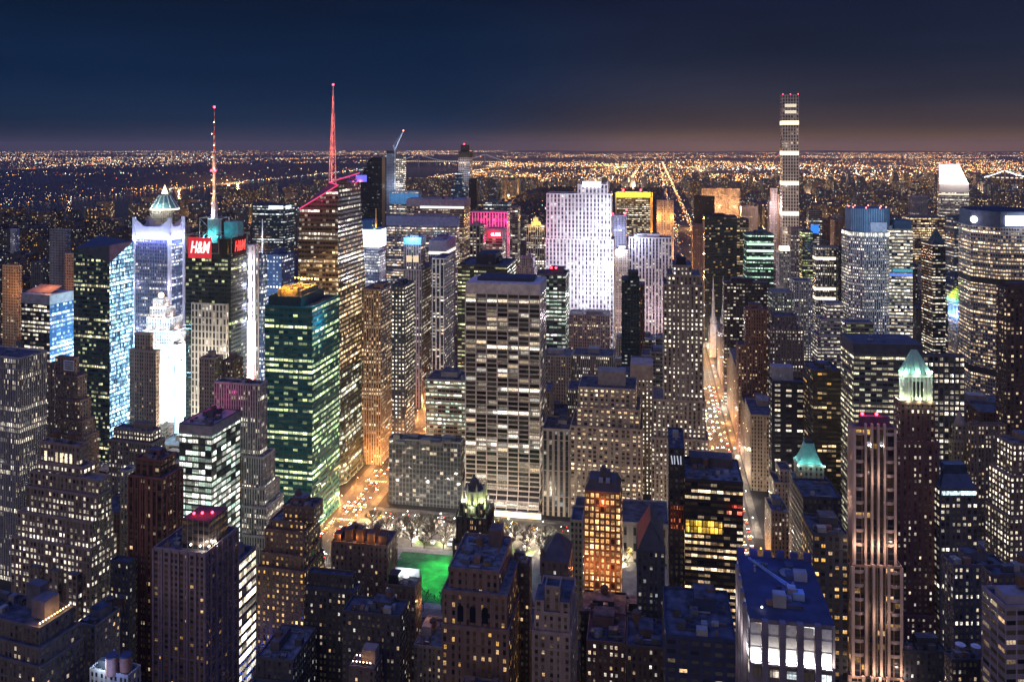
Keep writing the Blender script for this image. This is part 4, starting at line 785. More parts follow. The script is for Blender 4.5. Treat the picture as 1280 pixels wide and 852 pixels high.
mb = MB(); walls(mb, [(18 * u_ * math.cos(R(22.5 + 45 * i)), 18 * u_ * math.sin(R(22.5 + 45 * i))) for i in range(8)], zz_(283), zz_(262), st); mb.build('drum', [st.mat, ROOF], WP)
mb = MB(); mb.ring(0, 0, 17.5 * u_, 17.5 * u_, zz_(262), zz_(260), 24); mb.build('lit_cornice', glow((1, .88, .66), 1.4), WP)
mb = MB(); mb.ring(0, 0, 16.5 * u_, 6.5 * u_, zz_(260), zz_(244), 24); mb.build('roof', plain((.12, .24, .25), .6), WP)
mb = MB()
for i in range(12): a = R(30 * i); mb.bar((16.8 * u_ * math.cos(a), 16.8 * u_ * math.sin(a), zz_(260)), (6.8 * u_ * math.cos(a), 6.8 * u_ * math.sin(a), zz_(244)), 1.6)
mb.build('roof_rib', plain((.6, .66, .62), .6), WP)
mb = MB(); mb.ring(0, 0, 5.2 * u_, .2, zz_(242), zz_(231), 4, 0, False, False); mb.build('glass_tip', glow((1, .80, .50), 2.6), WP)
for dx in (-14, 0, 14): lamp('roof_floodlight', (WP.location[0] + dx * u_, WP.location[1] - 21 * u_, zz_(258)), (.85, 1, .9), 16000, 1.5)
HAND.append(dict(loc=tuple(WP.location[:2]), rz=WP.rotation_euler[2], boxes=[[-21 * u_, 21 * u_, -21 * u_, 21 * u_, 0, zz_(282), st]], pl=185, pr=228, t=t_, yb=300, root=WP))
# stepped pyramid tower, floodlit white, globe on top
PM = bld('stepped_pyramid_tower', 'floodlit white stepped pyramid tower with glowing globe on top', ST((.66, .58, .54), None, (.08, .06, .06), CREAM, WHITE, 1.3, .5, .34, .4, .2, 1, 3.0, 3.6), (168, 229, None, 452, 805), [(174, 222, (36,), 432, 3), (178, 217, (30,), 415, 6), (183, 212, (24,), 399, 9), (187, 207, (18,), 386, 12), (191, 203, (12,), 375, 15)], D=42, yb=535, pent=0, wins=0, yaw=-3)
q = PM.boxes[-1]; ball('globe', ((q[0] + q[1]) / 2, (q[2] + q[3]) / 2, q[5] + 4.0), 3.0, glow((1, .78, .5), 5.0), PM.root, 12)
for k, b in enumerate(PM.boxes):
    for fx in (.1, .5, .9): lamp('terrace_floodlight', W3(PM, b[0] + (b[1] - b[0]) * fx, b[2] - 3, b[4] + (1 if k else b[5] - 22)), (1, .78, .70) if k else (.95, .92, 1), 1900 if k else 20000, .6)
    lamp('terrace_floodlight', W3(PM, b[1] + 3, (b[2] + b[3]) / 2, b[4] + (1 if k else b[5] - 30)), (1, .82, .76) if k else (.95, .95, 1), 1700 if k else 22000, .6)
BT = bld('slab_tower', 'beige brick slab tower standing before the white floodlit pyramid', prewar((.34, .26, .21), .12, WARM, CREAM, .9), (162, 195, 200, 440, 700), [(168, 188, 198, 418, 2)], yb=530, pent=1, wins=5, cornice=True)
# sign tower with mast
CN = bld('sign_tower', 'glass and stone tower with red lit signs and tall antenna mast', ST((.52, .48, .42), None, (.03, .035, .04), CREAM, WHITE, .9, .22, .55, .74, .3, 2, 3.9, 6.6), (239, 283, 304, 381, 735), yb=500, pent=0, wins=8, parapet=.8)
q = CN.boxes[0]; x0, x1, y0, y1, za, zb, _ = q
GL = glassy((.03, .045, .055), .22, CREAM, LIME, 1.0, .6, 3.4, 4.0, .55); z2 = CN.z(318, x1, y0 + 4); z3 = CN.z(294, x1, y0 + 8)
gx0 = CN.lx(232, y0 + 4); gx1 = x1 + 2.5
mb = MB(); walls(mb, rect(gx0, gx1, y0 + 4, y1 + 3), 0, z2, GL); mb.build('glass_shaft', [GL.mat, ROOF], CN.root)
mb = MB(); mb.box(gx0 + 1.5, gx1 - 1, y0 + 8, y1, z2, z3 - 8, 0); mb.build('sign_base', plain((.05, .05, .055)), CN.root)
mb = MB()
for zz in (z2 + .5, z3): 
    for a, b in zip(rect(gx0, gx1, y0 + 4.5, y1 + 3), rect(gx0, gx1, y0 + 4.5, y1 + 3)[1:] + rect(gx0, gx1, y0 + 4.5, y1 + 3)[:1]): mb.bar((*a, zz), (*b, zz), .6)
for a in rect(gx0, gx1, y0 + 4.5, y1 + 3): mb.bar((*a, z2), (*a, z3), .7)
mb.build('sign_frame', plain((.3, .3, .3), .5, .4), CN.root)
SIGN_RED = glow((.62, .004, .012), .85)
def text_part(body, size, loc, rot, mat, parent, shear=0.0, ext=.12, sx=1.0):
    c = bpy.data.curves.new('lettering', 'FONT'); c.body = body; c.size = size; c.shear = shear; c.extrude = ext; c.align_x = 'CENTER'; c.align_y = 'CENTER'; c.offset = size * .012
    c.materials.append(mat); tmp = bpy.data.objects.new('tmp', c); COL.objects.link(tmp)
    dg = bpy.context.evaluated_depsgraph_get(); me = bpy.data.meshes.new_from_object(tmp.evaluated_get(dg)); bpy.data.objects.remove(tmp)
    o = bpy.data.objects.new('lettering', me); COL.objects.link(o); o.location = loc; o.rotation_euler = rot; o.parent = parent; o.scale = (sx, 1, 1)
    return o
sx0, sx1 = CN.lx(236, y0 + 4), CN.lx(264.5, y0 + 4); sz0, sz1 = CN.z(323, 0, y0 + 4), CN.z(297, 0, y0 + 4)
s1 = part_box('sign', CN, sx0, sx1, y0 + 3.2, y0 + 4.0, sz0, sz1, SIGN_RED, None, 'red sign panel with white slanted letters')
text_part('H&M', (sz1 - sz0) * .80, ((sx0 + sx1) / 2, y0 + 3.0, (sz0 + sz1) / 2), (R(90), 0, 0), glow((1, .86, .82), 1.6), s1, .25, .12, .60)
sy0, sy1 = y0 + 7, y1 - 1
s2 = part_box('sign', CN, gx1 + .1, gx1 + .8, sy0, sy1, CN.z(322, gx1, y0), CN.z(298, gx1, y0), plain((.05, .01, .015)), None, 'dark sign panel with red slanted letters')
text_part('H&M', (sz1 - sz0) * .72, (gx1 + 1.0, (sy0 + sy1) / 2, (CN.z(322, gx1, y0) + CN.z(298, gx1, y0)) / 2), (R(90), 0, R(90)), glow((1, .04, .03), 1.8), s2, .25, .12, .60)
mb = MB(); cxm = CN.lx(278, y0 + 4); mb.ring(cxm, y0 + 11, 8.5, 8.5, z2, z3 - 3, 20, 0); core = mb.build('roof_drum', bands((.13, .10, .10), .3, WHITE, CREAM, 1.0, .4).mat, CN.root)
for fx, zz in ((.2, 60), (.8, 60), (.5, 120)): lamp('facade_floodlight', W3(CN, x0 + (x1 - x0) * fx, y0 - 26, zz), (1, .88, .70), 30000, 1.5)  # fill lamps added in mid-air to brighten the stone grid, both sides
for zz in (70, 130): lamp('facade_floodlight', W3(CN, x1 + 22, (y0 + y1) / 2, zz), (1, .88, .72), 26000, 1.5)
mx_, my_ = CN.lx(268, y0 + 14), y0 + 14; zb2 = CN.z(272, mx_, my_)
mb = MB(); ww = 11.5
for a, b in ((-1, -1), (1, -1), (1, 1), (-1, 1)): mb.bar((mx_ + a * ww, my_ + b * ww * .6, z3 - 6), (mx_ + a * ww, my_ + b * ww * .6, zb2), .6)
for zz in (zb2, z3 - 6):
    for s in (-1, 1): mb.bar((mx_ - ww, my_ + s * ww * .6, zz), (mx_ + ww, my_ + s * ww * .6, zz), .5); mb.bar((mx_ + s * ww, my_ - ww * .6, zz), (mx_ + s * ww, my_ + ww * .6, zz), .5)
for s in (-1, 1): mb.bar((mx_ - ww, my_ - ww * .6, zb2 if s > 0 else z3 - 6), (mx_ + ww, my_ - ww * .6, z3 - 6 if s > 0 else zb2), .4)
mb.build('mast_cage', plain((.45, .47, .5), .5, .3), CN.root)
mb = MB(); mb.ring(mx_, my_, 6.2, 6.2, z3 - 8, zb2 - 1, 16, 0); mb.build('mast_base', plain((.35, .6, .62), .5), CN.root)
for s in (-1, 0, 1): lamp('teal_light', W3(CN, mx_ + s * 6, my_ - 8.5, z3 - 1), (.1, .95, 1), 2600, .5)
part_box('roof_block', CN, mx_ + 9, mx_ + 24, my_ + 2, my_ + 12, z3 - 6, zb2 - 4, plain((.10, .35, .42)))
zt = CN.z(135, mx_, my_); mb = MB(); seg = [(0, 3.2), (.16, 2.6), (.22, 1.7), (.42, 1.5), (.43, 1.9), (.58, 1.6), (.60, 1.0), (.78, .8), (.80, .45), (1.0, .3)]
MASTW = [plain((.62, .60, .58), .6), plain((.62, .10, .07), .6)]
for i, ((a, ra), (b, rb)) in enumerate(zip(seg, seg[1:])):
    z_a, z_b = zb2 - 2 + (zt - zb2 + 2) * a, zb2 - 2 + (zt - zb2 + 2) * b; n = max(1, int((z_b - z_a) / 3.2))
    for j in range(n): mb.ring(mx_, my_, ra + (rb - ra) * j / n, ra + (rb - ra) * (j + 1) / n, z_a + (z_b - z_a) * j / n, z_a + (z_b - z_a) * (j + 1) / n, 8, (j + i) % 2 if a > .55 else 0)
for f in (.22, .43, .60): mb.ring(mx_, my_, 3.2, 3.2, zb2 + (zt - zb2) * f - .5, zb2 + (zt - zb2) * f + .5, 10, 0)
mast = mb.build('antenna_mast', MASTW, CN.root)
for f, p in ((.04, 4200), (.2, 3400), (.34, 2600), (.48, 1900), (.62, 1100), (.76, 700), (.9, 350)):
    lamp('mast_light', W3(CN, mx_ - 1, my_ - 6.5, zb2 + (zt - zb2) * f), (1, .50, .22) if f > .1 else (.95, .85, .9), p, .4)
beacons(CN, [(mx_, my_, zt + .8), (mx_ - 2, my_ - 2, zb2 + (zt - zb2) * .43), (mx_ + 2, my_ - 2, zb2 + (zt - zb2) * .43)], 1.1)
for k in range(9): ball('mast_lamp', (mx_ + (-1) ** k * 1.2, my_ - 2.6, zb2 + 3 + k * (zt - zb2) * .105), .5, glow((1, .7, .4), 9), CN.root)
bld('office_building', 'beige brick block with water tank in front of the sign tower', prewar((.36, .30, .25), .12, WARM, CREAM, .8), (249, 268, 279, 449, 680), yb=500, wins=3)
bld('low_building', 'dark squat block tucked before the sign tower', prewar((.14, .11, .10), .15), (278, 291, 304, 452, 690), yb=480, wins=3)
mb = MB(); xs_ = at_row(328, 930)
SPR = empty('mast', (*xs_, 0)); tag(SPR, 'thin white lit mast rising behind the blue-glowing block', 'mast'); t_ = depth(*xs_); mb.ring(0, 0, 2.2, .5, CAMZ - t_ * (345 - HY) / FPX - 60, CAMZ - t_ * (274 - HY) / FPX, 8); mb.build('pole', plain((.7, .7, .72)), SPR); lamp('mast_light', (xs_[0], xs_[1] - 10, CAMZ - t_ * (300 - HY) / FPX), (.9, .9, 1), 9000, .5)
# media slab
RS = bld('fin_tower', 'white-lit vertical fin slab with a billboard on its lower face', ST((.75, .72, .76), (.3, .28, .32), A=COOL, B=WHITE, k=1.2, frac=.4, w=.3, h=1.0, bay=6, fh=4), (307, 318.5, 320.5, 308, 770), yb=470, pent=0, wins=0)
q = RS.boxes[0]
for py in (330, 355, 380, 400): lamp('fin_floodlight', W3(RS, (q[0] + q[1]) / 2, q[2] - 7, RS.z(py)), (.95, .85, 1), 8500, .8)
BBM = bpy.data.materials.new('billboard'); BBM.use_nodes = True
def billboard(m, c1, c2, k, sc_=.15):
    nt = m.node_tree; b = nt.nodes['Principled BSDF']; tc = nt.nodes.new('ShaderNodeTexCoord'); w = nt.nodes.new('ShaderNodeTexWave'); w.inputs['Scale'].default_value = sc_; w.inputs['Distortion'].default_value = 6; w.bands_direction = 'DIAGONAL'
    r = nt.nodes.new('ShaderNodeValToRGB'); r.color_ramp.elements[0].color = (*c1, 1); r.color_ramp.elements[1].color = (*c2, 1)
    nt.links.new(tc.outputs['Object'], w.inputs['Vector']); nt.links.new(w.outputs['Fac'], r.inputs[0]); nt.links.new(r.outputs[0], b.inputs['Emission Color']); b.inputs['Emission Strength'].default_value = k
billboard(BBM, (.55, .65, 1), (1, 1, 1), 1.3)
part_box('billboard', RS, q[0] - 1, q[1] + 1, q[2] - .8, q[2] - .1, RS.z(468), RS.z(401), BBM)
bld('slim_tower', 'slim blue-lit sliver with glowing edge lights beside the green tower', ST((.10, .16, .34), (.06, .10, .25), (.03, .08, .2), COOL, WHITE, 1.6, .6, .6, .6, .3, 1, 2.2, 4), (321, 329, 330, 318, 790), yb=470, pent=0, wins=0, parapet=0)
bld('blue_office_building', 'blue-glowing office block peeking over the amber-roofed green tower', ST((.05, .09, .22), None, (.04, .09, .22), (.6, .8, 1), WHITE, 1.2, .45, .6, .5, .3, 1, 4, 4.2), (329, 352, 368, 320, 900), yb=375, pent=1, wins=4)
TW = bld('teal_office_tower', 'broad teal glass block with two white-lit rooftop panels', glassy((.02, .06, .09), .35, CREAM, COOL, .9, .5, 3.5, 4.2, .45, (.01, .04, .06)), (316, 356, 368, 257, 1300), yb=320, pent=0, wins=0)
q = TW.boxes[0]; L_ = lambda px: TW.lx(px, q[2])
part_box('rooftop_panel', TW, L_(336), L_(354), q[2] - .5, q[2] + 1, q[5] - 6, q[5] - .5, glow((.85, .95, 1), 1.5)); part_box('rooftop_panel', TW, q[1] - .2, q[1] + .6, q[2] + 3, q[2] + 22, q[5] - 6, q[5] - .5, glow((.8, .92, 1), 1.3))
# green tower with amber roof works
GT = bld('green_office_tower', 'green-lit office tower with amber-glowing rooftop plant', ST((.03, .20, .21), (.025, .16, .17), (.012, .07, .065), LIME, (.95, .95, .5), 1.15, .66, .93, .45, .72, 3, 4.4, 4.6, rough=.15), (331, 390, 424, 385, 648), yb=640, pent=0, wins=30, parapet=1.0, roofmat=plain((.02, .04, .05)))
q = GT.boxes[0]; x0, x1, y0, y1, za, zb, _ = q
zt = GT.z(371, GT.lx(375, y0 + 4), y0 + 4); pxr = GT.lx(376, y0 + 4)
TEAL = plain((.02, .07, .085), .5)
mb = MB()
for a, b, c, d in ((x0 + 1, pxr, y0 + 4, y0 + 5), (x0 + 1, pxr, y1 - 7, y1 - 6), (x0 + 1, x0 + 2, y0 + 5, y1 - 7), (pxr - 1, pxr, y0 + 5, y1 - 7)): mb.box(a, b, c, d, zb, zt)
mb.build('plant_screen', TEAL, GT.root)
part_box('plant_house', GT, x0 + 5, pxr - 4, y0 + 13, y1 - 9, zb + 1, zt + 3.5, plain((.50, .38, .20), .7, 0, .5, .4))
for k in range(16):
    gx, gy = rng.uniform(x0 + 4, pxr - 7), rng.uniform(y0 + 8, y1 - 14); part_box('cooling_unit', GT, gx, gx + rng.uniform(2.5, 5), gy, gy + rng.uniform(2.5, 5), zt + 1, zt + rng.uniform(4.5, 7), plain((.42, .33, .2), .7))
for k in range(7):
    fx = .06 + k * .145; P3 = (x0 + 3 + (pxr - x0 - 7) * fx, y1 - 9 - k * .5, zt + 8.5); ball('rooftop_lamp', P3, .7, glow((1, .62, .12), 10), GT.root); lamp('amber_roof_light', W3(GT, P3[0], P3[1] - 8, P3[2] + 5), (1, .48, .06), 5000, .6)
for k in range(3): lamp('amber_roof_light', W3(GT, x0 + (pxr - x0) * (.2 + .28 * k), y0 + 9, zt + 9), (1, .44, .05), 6000, .6)
lamp('cyan_corner_light', W3(GT, x1 - 2, y0 + 5, zb + 2.5), (.3, .85, 1), 1500, .5)
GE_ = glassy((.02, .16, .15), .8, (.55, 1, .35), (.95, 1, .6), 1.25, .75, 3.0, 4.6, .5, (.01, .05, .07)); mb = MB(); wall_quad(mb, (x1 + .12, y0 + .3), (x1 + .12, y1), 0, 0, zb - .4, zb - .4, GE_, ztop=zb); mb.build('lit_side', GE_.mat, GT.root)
lamp('teal_light', W3(GT, x1 + 9, y0 + 12, zb - 14), (.1, .6, 1), 9000, 1)
# sloped crystal tower and red spire
CT = bld('crystal_tower', 'tall faceted glass tower with sloping crown edged red and lattice spire', glassy((.24, .165, .10), .72, (1, .62, .24), CREAM, 1.25, .45, 3.2, 4.3, .55, (.03, .03, .035), w=.9), (368, 423, 466, 262, 745), yb=620, pent=0, wins=0, parapet=0)
q = CT.boxes[0]; x0, x1, y0, y1, za, zb, _ = q; bpy.data.objects.remove(CT.wall)
def ctop(px, py, ly): return (CT.lx(px, ly), CT.z(py, CT.lx(px, ly), ly))
xa, zA = ctop(373, 262, y0); xb, zB = ctop(423, 232, y0 + 3)
ye = y1 - 2; xc_, zC = ctop(449, 217, ye)
LOW = glassy((.08, .10, .085), .5, (.8, 1, .78), CREAM, .95, .7, 3.2, 4.3, .62, (.03, .045, .045), w=.94); HI = glassy((.09, .075, .065), .34, CREAM, WHITE, .9, .8, 3.2, 4.3, .5, (.02, .02, .025), w=.9)
mb = MB(); zm1 = CT.z(470, x1, y0)
poly0 = [(x0, y0), (x1, y0), (x1 + 5, y0 + 9), (x1 + 5, ye), (x0, ye)]
polyT = [(xa, y0 + 2), (xb, y0 + 2), (min(xb + 3, xc_), y0 + 12), (xc_, ye), (xa, ye)]
zT = [zA, zB, zB + (zC - zB) * .25, zC, zA + (zC - zB)]
def lerp2(p, r, t): return (p[0] + (r[0] - p[0]) * t, p[1] + (r[1] - p[1]) * t)
for i in range(5):
    j = (i + 1) % 5; lv = [(0, 0)] 
    prevp, prevq, pz, qz = poly0[i], poly0[j], 0.0, 0.0
    for s2, fr, mi in ((LOW, .42, 1), (CT.st, .80, 0), (HI, 1.0, 2)):
        np_, nq_ = lerp2(poly0[i], polyT[i], fr), lerp2(poly0[j], polyT[j], fr)
        nz, nq = (zm1 * fr / .42 if fr < .5 else zT[i] * fr), (zm1 * fr / .42 if fr < .5 else zT[j] * fr)
        wall_quad(mb, prevp, prevq, pz, qz, nz, nq, s2, ztop=CAMZ + 4, P2=np_, Q2=nq_, mat=mi); prevp, prevq, pz, qz = np_, nq_, nz, nq
mb.face([(*polyT[i], zT[i]) for i in (0, 1, 2)], 3); mb.face([(*polyT[i], zT[i]) for i in (0, 2, 3)], 3); mb.face([(*polyT[i], zT[i]) for i in (0, 3, 4)], 3)
mb.build('wall', [CT.st.mat, LOW.mat, HI.mat, plain((.10, .06, .09), .5)], CT.root)
mb = MB(); E_ = [(*polyT[0], zA + .5), (*polyT[1], zB + .5), (*polyT[2], zT[2] + .5), (*polyT[3], zC + .5)]
for a, b in zip(E_, E_[1:]): mb.bar(a, b, 1.0)
mb.build('crown_edge', glow((1, .05, .22), .75), CT.root)
for f in (.15, .5, .85): lamp('magenta_crown_light', W3(CT, xa + (xb - xa) * f, y0 - 5, zA + (zB - zA) * f - 3), (1, .08, .25), 1900, .8)
lamp('magenta_crown_light', W3(CT, xc_ + 4, ye - 9, zC - 8), (1, .1, .25), 2500, .8)
part_box('crown_screen', CT, xb - 2, xc_ - 3, ye - 8, ye - 7, zB, zB + 7, glow((.12, .16, 1), .9))
sxp, sy_ = CT.lx(415, y0 + 16), y0 + 16; z_b, z_t = CT.z(243, sxp, sy_), CT.z(107, sxp, sy_)
SPW = plain((.70, .55, .52), .6)
mb = MB(); zmid = CT.z(142, sxp, sy_); nst = 13
def leg(i, t): a = R(45 + 120 * i); r = 4.3 * (1 - t) + 1.3 * t; return Vector((sxp + r * math.cos(a) + 1.2 * t, sy_ + r * math.sin(a), z_b + (zmid - z_b) * t))
for s in range(nst):
    t0, t1 = s / nst, (s + 1) / nst
    for i in range(3):
        mb.bar(leg(i, t0), leg(i, t1), .75); mb.bar(leg(i, t0), leg((i + 1) % 3, t1), .42); mb.bar(leg(i, t1), leg((i + 1) % 3, t1), .38)
mb.build('spire_lattice', SPW, CT.root)
mb = MB(); mb.ring(sxp + 1.2, sy_, 1.25, 1.0, zmid - 6, z_t - 10, 8); mb.ring(sxp + 1.2, sy_, .7, .35, z_t - 10, z_t, 8); mb.build('spire_tip', SPW, CT.root)
for k in range(9): lamp('red_spire_light', W3(CT, sxp - 4 + (k % 2) * 8, sy_ - 6.5, z_b + (z_t - z_b) * (.03 + .118 * k)), (1, .16, .10), 3200 if k < 6 else 2000, .6)
beacons(CT, [(sxp + 1.2, sy_, z_t + .8)], 1.0)
# avenue row behind it
WS = bld('white_sign_tower', 'blue-white glass tower under a blazing white rooftop sign box', glassy((.28, .32, .45), .8, (.75, .85, 1), WHITE, 1.0, .6, 2.4, 4.0, .6, (.12, .15, .25), wall=(.5, .52, .62)), (448, 474, 482, 309, 1150), yb=395, pent=0, wins=0, parapet=0)
q = WS.boxes[0]; zt = WS.z(287); part_box('sign', WS, q[0] - .5, q[1] + .5, q[2] - .5, q[3] + .5, q[5], zt, glow((.82, .93, 1), 3.2)); part_box('sign_trim', WS, q[0] - .8, q[1] + .8, q[2] - .8, q[3] + .8, zt, zt + 1.2, plain((.1, .3, .6)))
mb = MB(); xm = WS.lx(470, q[2] + 8); mb.ring(xm, q[2] + 8, 1.3, .9, zt + 2, WS.z(261), 8); mb.build('mast', plain((.6, .4, .12)), WS.root); lamp('mast_light', W3(WS, xm, q[2] + 3, zt + 5), (1, .6, .12), 3000, .5); part_box('roof_block', WS, q[0] + 1, xm - 4, q[2] + 3, q[3] - 2, zt + 1.2, zt + 13, plain((.05, .13, .28)))
bld('ribbed_tower', 'brown tower with tall vertical piers beside the faceted glass tower', ribs((.36, .26, .19), .55, WARM, CREAM, 1.0, .3, 2.6, 3.9, .42, .62, (.10, .07, .055)), (452, 476, 490, 363, 800), yb=590, wins=10, pent=1)
bld('dark_tower', 'black slab dotted with small square white windows along the avenue', ST((.03, .03, .04), None, A=WHITE, B=CREAM, k=1.2, frac=.62, w=.5, h=.45, cl=.2, panes=1, bay=3.6, fh=4.4), (489, 506, 518, 358, 880), yb=590, wins=8)
bld('striped_tower', 'purple-brown tower with striped front and pale blue crown', ribs((.26, .19, .22), .35, CREAM, WHITE, .9, .5, 3.2, 4.0, .5, .6), (504, 527, 545, 338, 980), [(505, 526, 532, 300, 2)], yb=560, wins=5)
q = HAND[-1]['boxes'][-1]; C_ = HAND[-1]['root']; mb = MB(); mb.box(q[0] - .4, q[1] + .4, q[2] - .4, q[3], q[5] - 6, q[5] + 3); mb.build('crown_band', plain((.18, .40, .62), .5), C_)
for a in (.15, .55):
    mb = MB(); mb.box(q[0] + (q[1] - q[0]) * a, q[0] + (q[1] - q[0]) * (a + .32), q[2] - .5, q[2] - .1, q[5] - 27, q[5] - 19); mb.build('lit_panel', glow((1, .72, .42), .7), C_)
lamp('crown_light', (HAND[-1]['loc'][0], HAND[-1]['loc'][1] - 40, q[5] + 6), (.5, .8, 1), 30000, 2)
bld('slab_tower', 'grey violet slab with glowing band beneath its blank top', ribs((.30, .26, .32), .12, CREAM, WHITE, .9, .5, 2.2, 4.0, .5, .6), (536, 557, 569.5, 302, 1060), yb=400, pent=1, wins=0)
B_ = HAND[-1]; q = B_['boxes'][0]; mb = MB(); mb.box(q[0] - .2, q[1] + .2, q[2] - .2, q[3], q[5] - 17, q[5] - 13); mb.build('lit_band', glow((1, .92, .78), 1.0), B_['root']); mb = MB(); mb.box(q[0] - .15, q[1] + .15, q[2] - .15, q[3], q[5] - 12.5, q[5] + 1.3); mb.build('blank_top', plain((.36, .31, .40)), B_['root'])
bld('ribbed_tower', 'dark tower with white ribbed side rising in front of the violet slab', ribs((.50, .46, .50), .35, WHITE, CREAM, 1.0, .5, 5.0, 4.0, .7, .5, (.02, .025, .035)), (540, 555, 567, 324, 985), yb=560, pent=0, wins=4)
bld('slab_tower', 'wide slab of lit floors with blue end wall behind the striped tower', bands((.22, .22, .30), .7, WARM, WHITE, 1.0, .7, 3.6, 4.0, .5), (483, 571, 574, 272, 1300), yb=340, wins=0)
B_ = HAND[-1]; q = B_['boxes'][0]; mb = MB(); mb.box(q[0] - .2, q[1] + .2, q[2] - .3, q[3], q[5] - 14, q[5] + .5); mb.build('blank_top', plain((.20, .26, .42)), B_['root'])
bld('slab_tower', 'grey slab with one bright white floor behind the wide slab', bands((.30, .26, .27), .6, WARM, CREAM, .9, .6, 3.6, 4.0, .5), (508, 580, 588, 250, 1420), yb=300, wins=0)
B_ = HAND[-1]; q = B_['boxes'][0]; mb = MB(); mb.box(q[0] - .2, q[1] + .2, q[2] - .2, q[3], q[5] - 12, q[5] + .5); mb.build('blank_top', plain((.34, .30, .36)), B_['root']); mb = MB(); mb.box(q[0] + (q[1] - q[0]) * .24, q[1], q[2] - .4, q[2] - .2, q[5] - 15, q[5] - 11.5); mb.build('lit_band', glow((1, .95, .85), 1.5), B_['root'])
bld('slab_tower', 'blue-lit plant crown on the slab left of the crane tower', bands((.20, .26, .36), .45, WARM, WHITE, .9), (487, 523, 527, 240, 1560), yb=262, wins=0, pent=0)
B_ = HAND[-1]; q = B_['boxes'][0]; mb = MB(); mb.box(q[0] - .5, q[1] + .5, q[2] - .5, q[3], q[5] - 24, q[5] - 2); mb.build('plant_screen', ribs((.20, .40, .60), 0, bay=10, span=(.12, .3, .5), w=.85, h=.0).mat, B_['root']); lamp('crown_light', (B_['loc'][0], B_['loc'][1] - 70, q[5] + 5), (.45, .75, 1), 70000, 3)
# tower under construction with crane
KT = bld('unfinished_tower', 'slender unfinished tower with white-lit bare floors and a crane', ST((.26, .28, .36), frac=0), (483, 492, None, 192, 2000), D=24, yb=420, pent=0, wins=0, parapet=0)
q = KT.boxes[0]; WF = ST((.25, .22, .22), None, (.05, .05, .06), WHITE, CREAM, 1.3, .7, .8, .6, .3, 1, 4.5, 5)
mb = MB(); xr_ = KT.lx(504, q[2] + 2); walls(mb, rect(q[1], xr_, q[2] + 2, q[3]), 0, KT.z(196), WF); mb.build('open_floors', [WF.mat, ROOF], KT.root)
mb = MB(); xl_ = KT.lx(479, q[2] + 2); walls(mb, rect(xl_, q[0], q[2] + 2, q[3]), 0, KT.z(194), WF); mb.build('open_floors', [ST((.16, .18, .26), frac=.06, w=.8, h=.6, bay=4, fh=5, k=1.2).mat, ROOF], KT.root)
part_box('top_floor', KT, q[0], q[1], q[2], q[3], q[5], q[5] + 7, DARK)
TC = empty('tower_crane', (*KT.X(KT.lx(494, q[2] - 3), q[2] - 3), 0)); tag(TC, 'luffing tower crane leaning from the unfinished tower against the sky', 'crane')
zc0, zc1 = KT.z(262), KT.z(187); mb = MB()
for a in (-1.2, 1.2): mb.bar((a, -1.2, 0), (a, -1.2, zc1), .6); mb.bar((a, 1.2, 0), (a, 1.2, zc1), .6)
for i in range(int(zc1 / 6)): mb.bar((-1.2 if i % 2 else 1.2, -1.2, i * 6), (1.2 if i % 2 else -1.2, -1.2, i * 6 + 6), .45)
CRW = plain((.45, .52, .62), .6); mb.build('mast', CRW, TC)
jx = (504.5 - 494) * KT.t / FPX; jz = KT.z(164); mb = MB(); mb.bar((0, -.8, zc1), (jx, -.3, jz), 2.4, 0, 1.2); mb.bar((0, .8, zc1 + 1), (-5, .8, zc1 + 9), 1.6); mb.bar((-5, 0, zc1 + 9), (jx, 0, jz), .35); mb.build('jib', CRW, TC)
part_box('cab', KT, -1.5, 1.5, -3.4, -1.4, zc1 - 1, zc1 + 2, CRW, TC)
for f in (.3, .9): lamp('crane_light', (TC.location[0], TC.location[1] - 25, zc0 + (jz - zc0) * f), (.75, .85, 1), 42000, 1)
ball('beacon', (jx, 0, jz + 1.2), 1.6, glow((1, .25, .15), 8), TC)
# dark round-topped tower
DT = empty('dark_tower', (*at_row(464, 1900), 0), turn(464)); tag(DT, 'black glass tower with rounded shoulder beside the red spire', 'building')
hw = 15.0 * 1900 / FPX * .98; zt = CAMZ - depth(*DT.location[:2]) * (197 - HY) / FPX; st = glassy((.008, .018, .035), .05, CREAM, COOL, .9, .3, 3, 4, .5, (.005, .012, .025))
mb = MB(); prof = [(-hw, 0), (hw, 0), (hw, zt), (hw * .1, zt + 1), (-hw * .3, zt - 8), (-hw * .65, zt - 26), (-hw, zt - 62)]
n = len(prof)
mb.face([(a, 0, z) for a, z in prof], 0, [(a / 3 + 200, z / 4 + 100) for a, z in prof]); mb.face([(a, 22, z) for a, z in prof][::-1], 0)
for i in range(n):
    (a, za), (b, zb_) = prof[i], prof[(i + 1) % n]; mb.face([(b, 0, zb_), (a, 0, za), (a, 22, za), (b, 22, zb_)], 1)
mb.build('wall', [st.mat, plain((.015, .025, .045), .3)], DT)
HAND.append(dict(loc=tuple(DT.location[:2]), rz=DT.rotation_euler[2], boxes=[[-hw, hw, 0, 22, 0, zt, st]], pl=449, pr=480, t=depth(*DT.location[:2]), yb=290, root=DT))
PT = bld('supertall_tower', 'slim pale-topped tower with dark plant crown breaking the skyline', ST((.34, .33, .34), None, (.04, .05, .07), WARM, COOL, .8, .3, .7, .6, .5, 1, 5, 5), (573, 587.5, None, 197, 2000), D=28, yb=260, pent=0, wins=0, parapet=0)
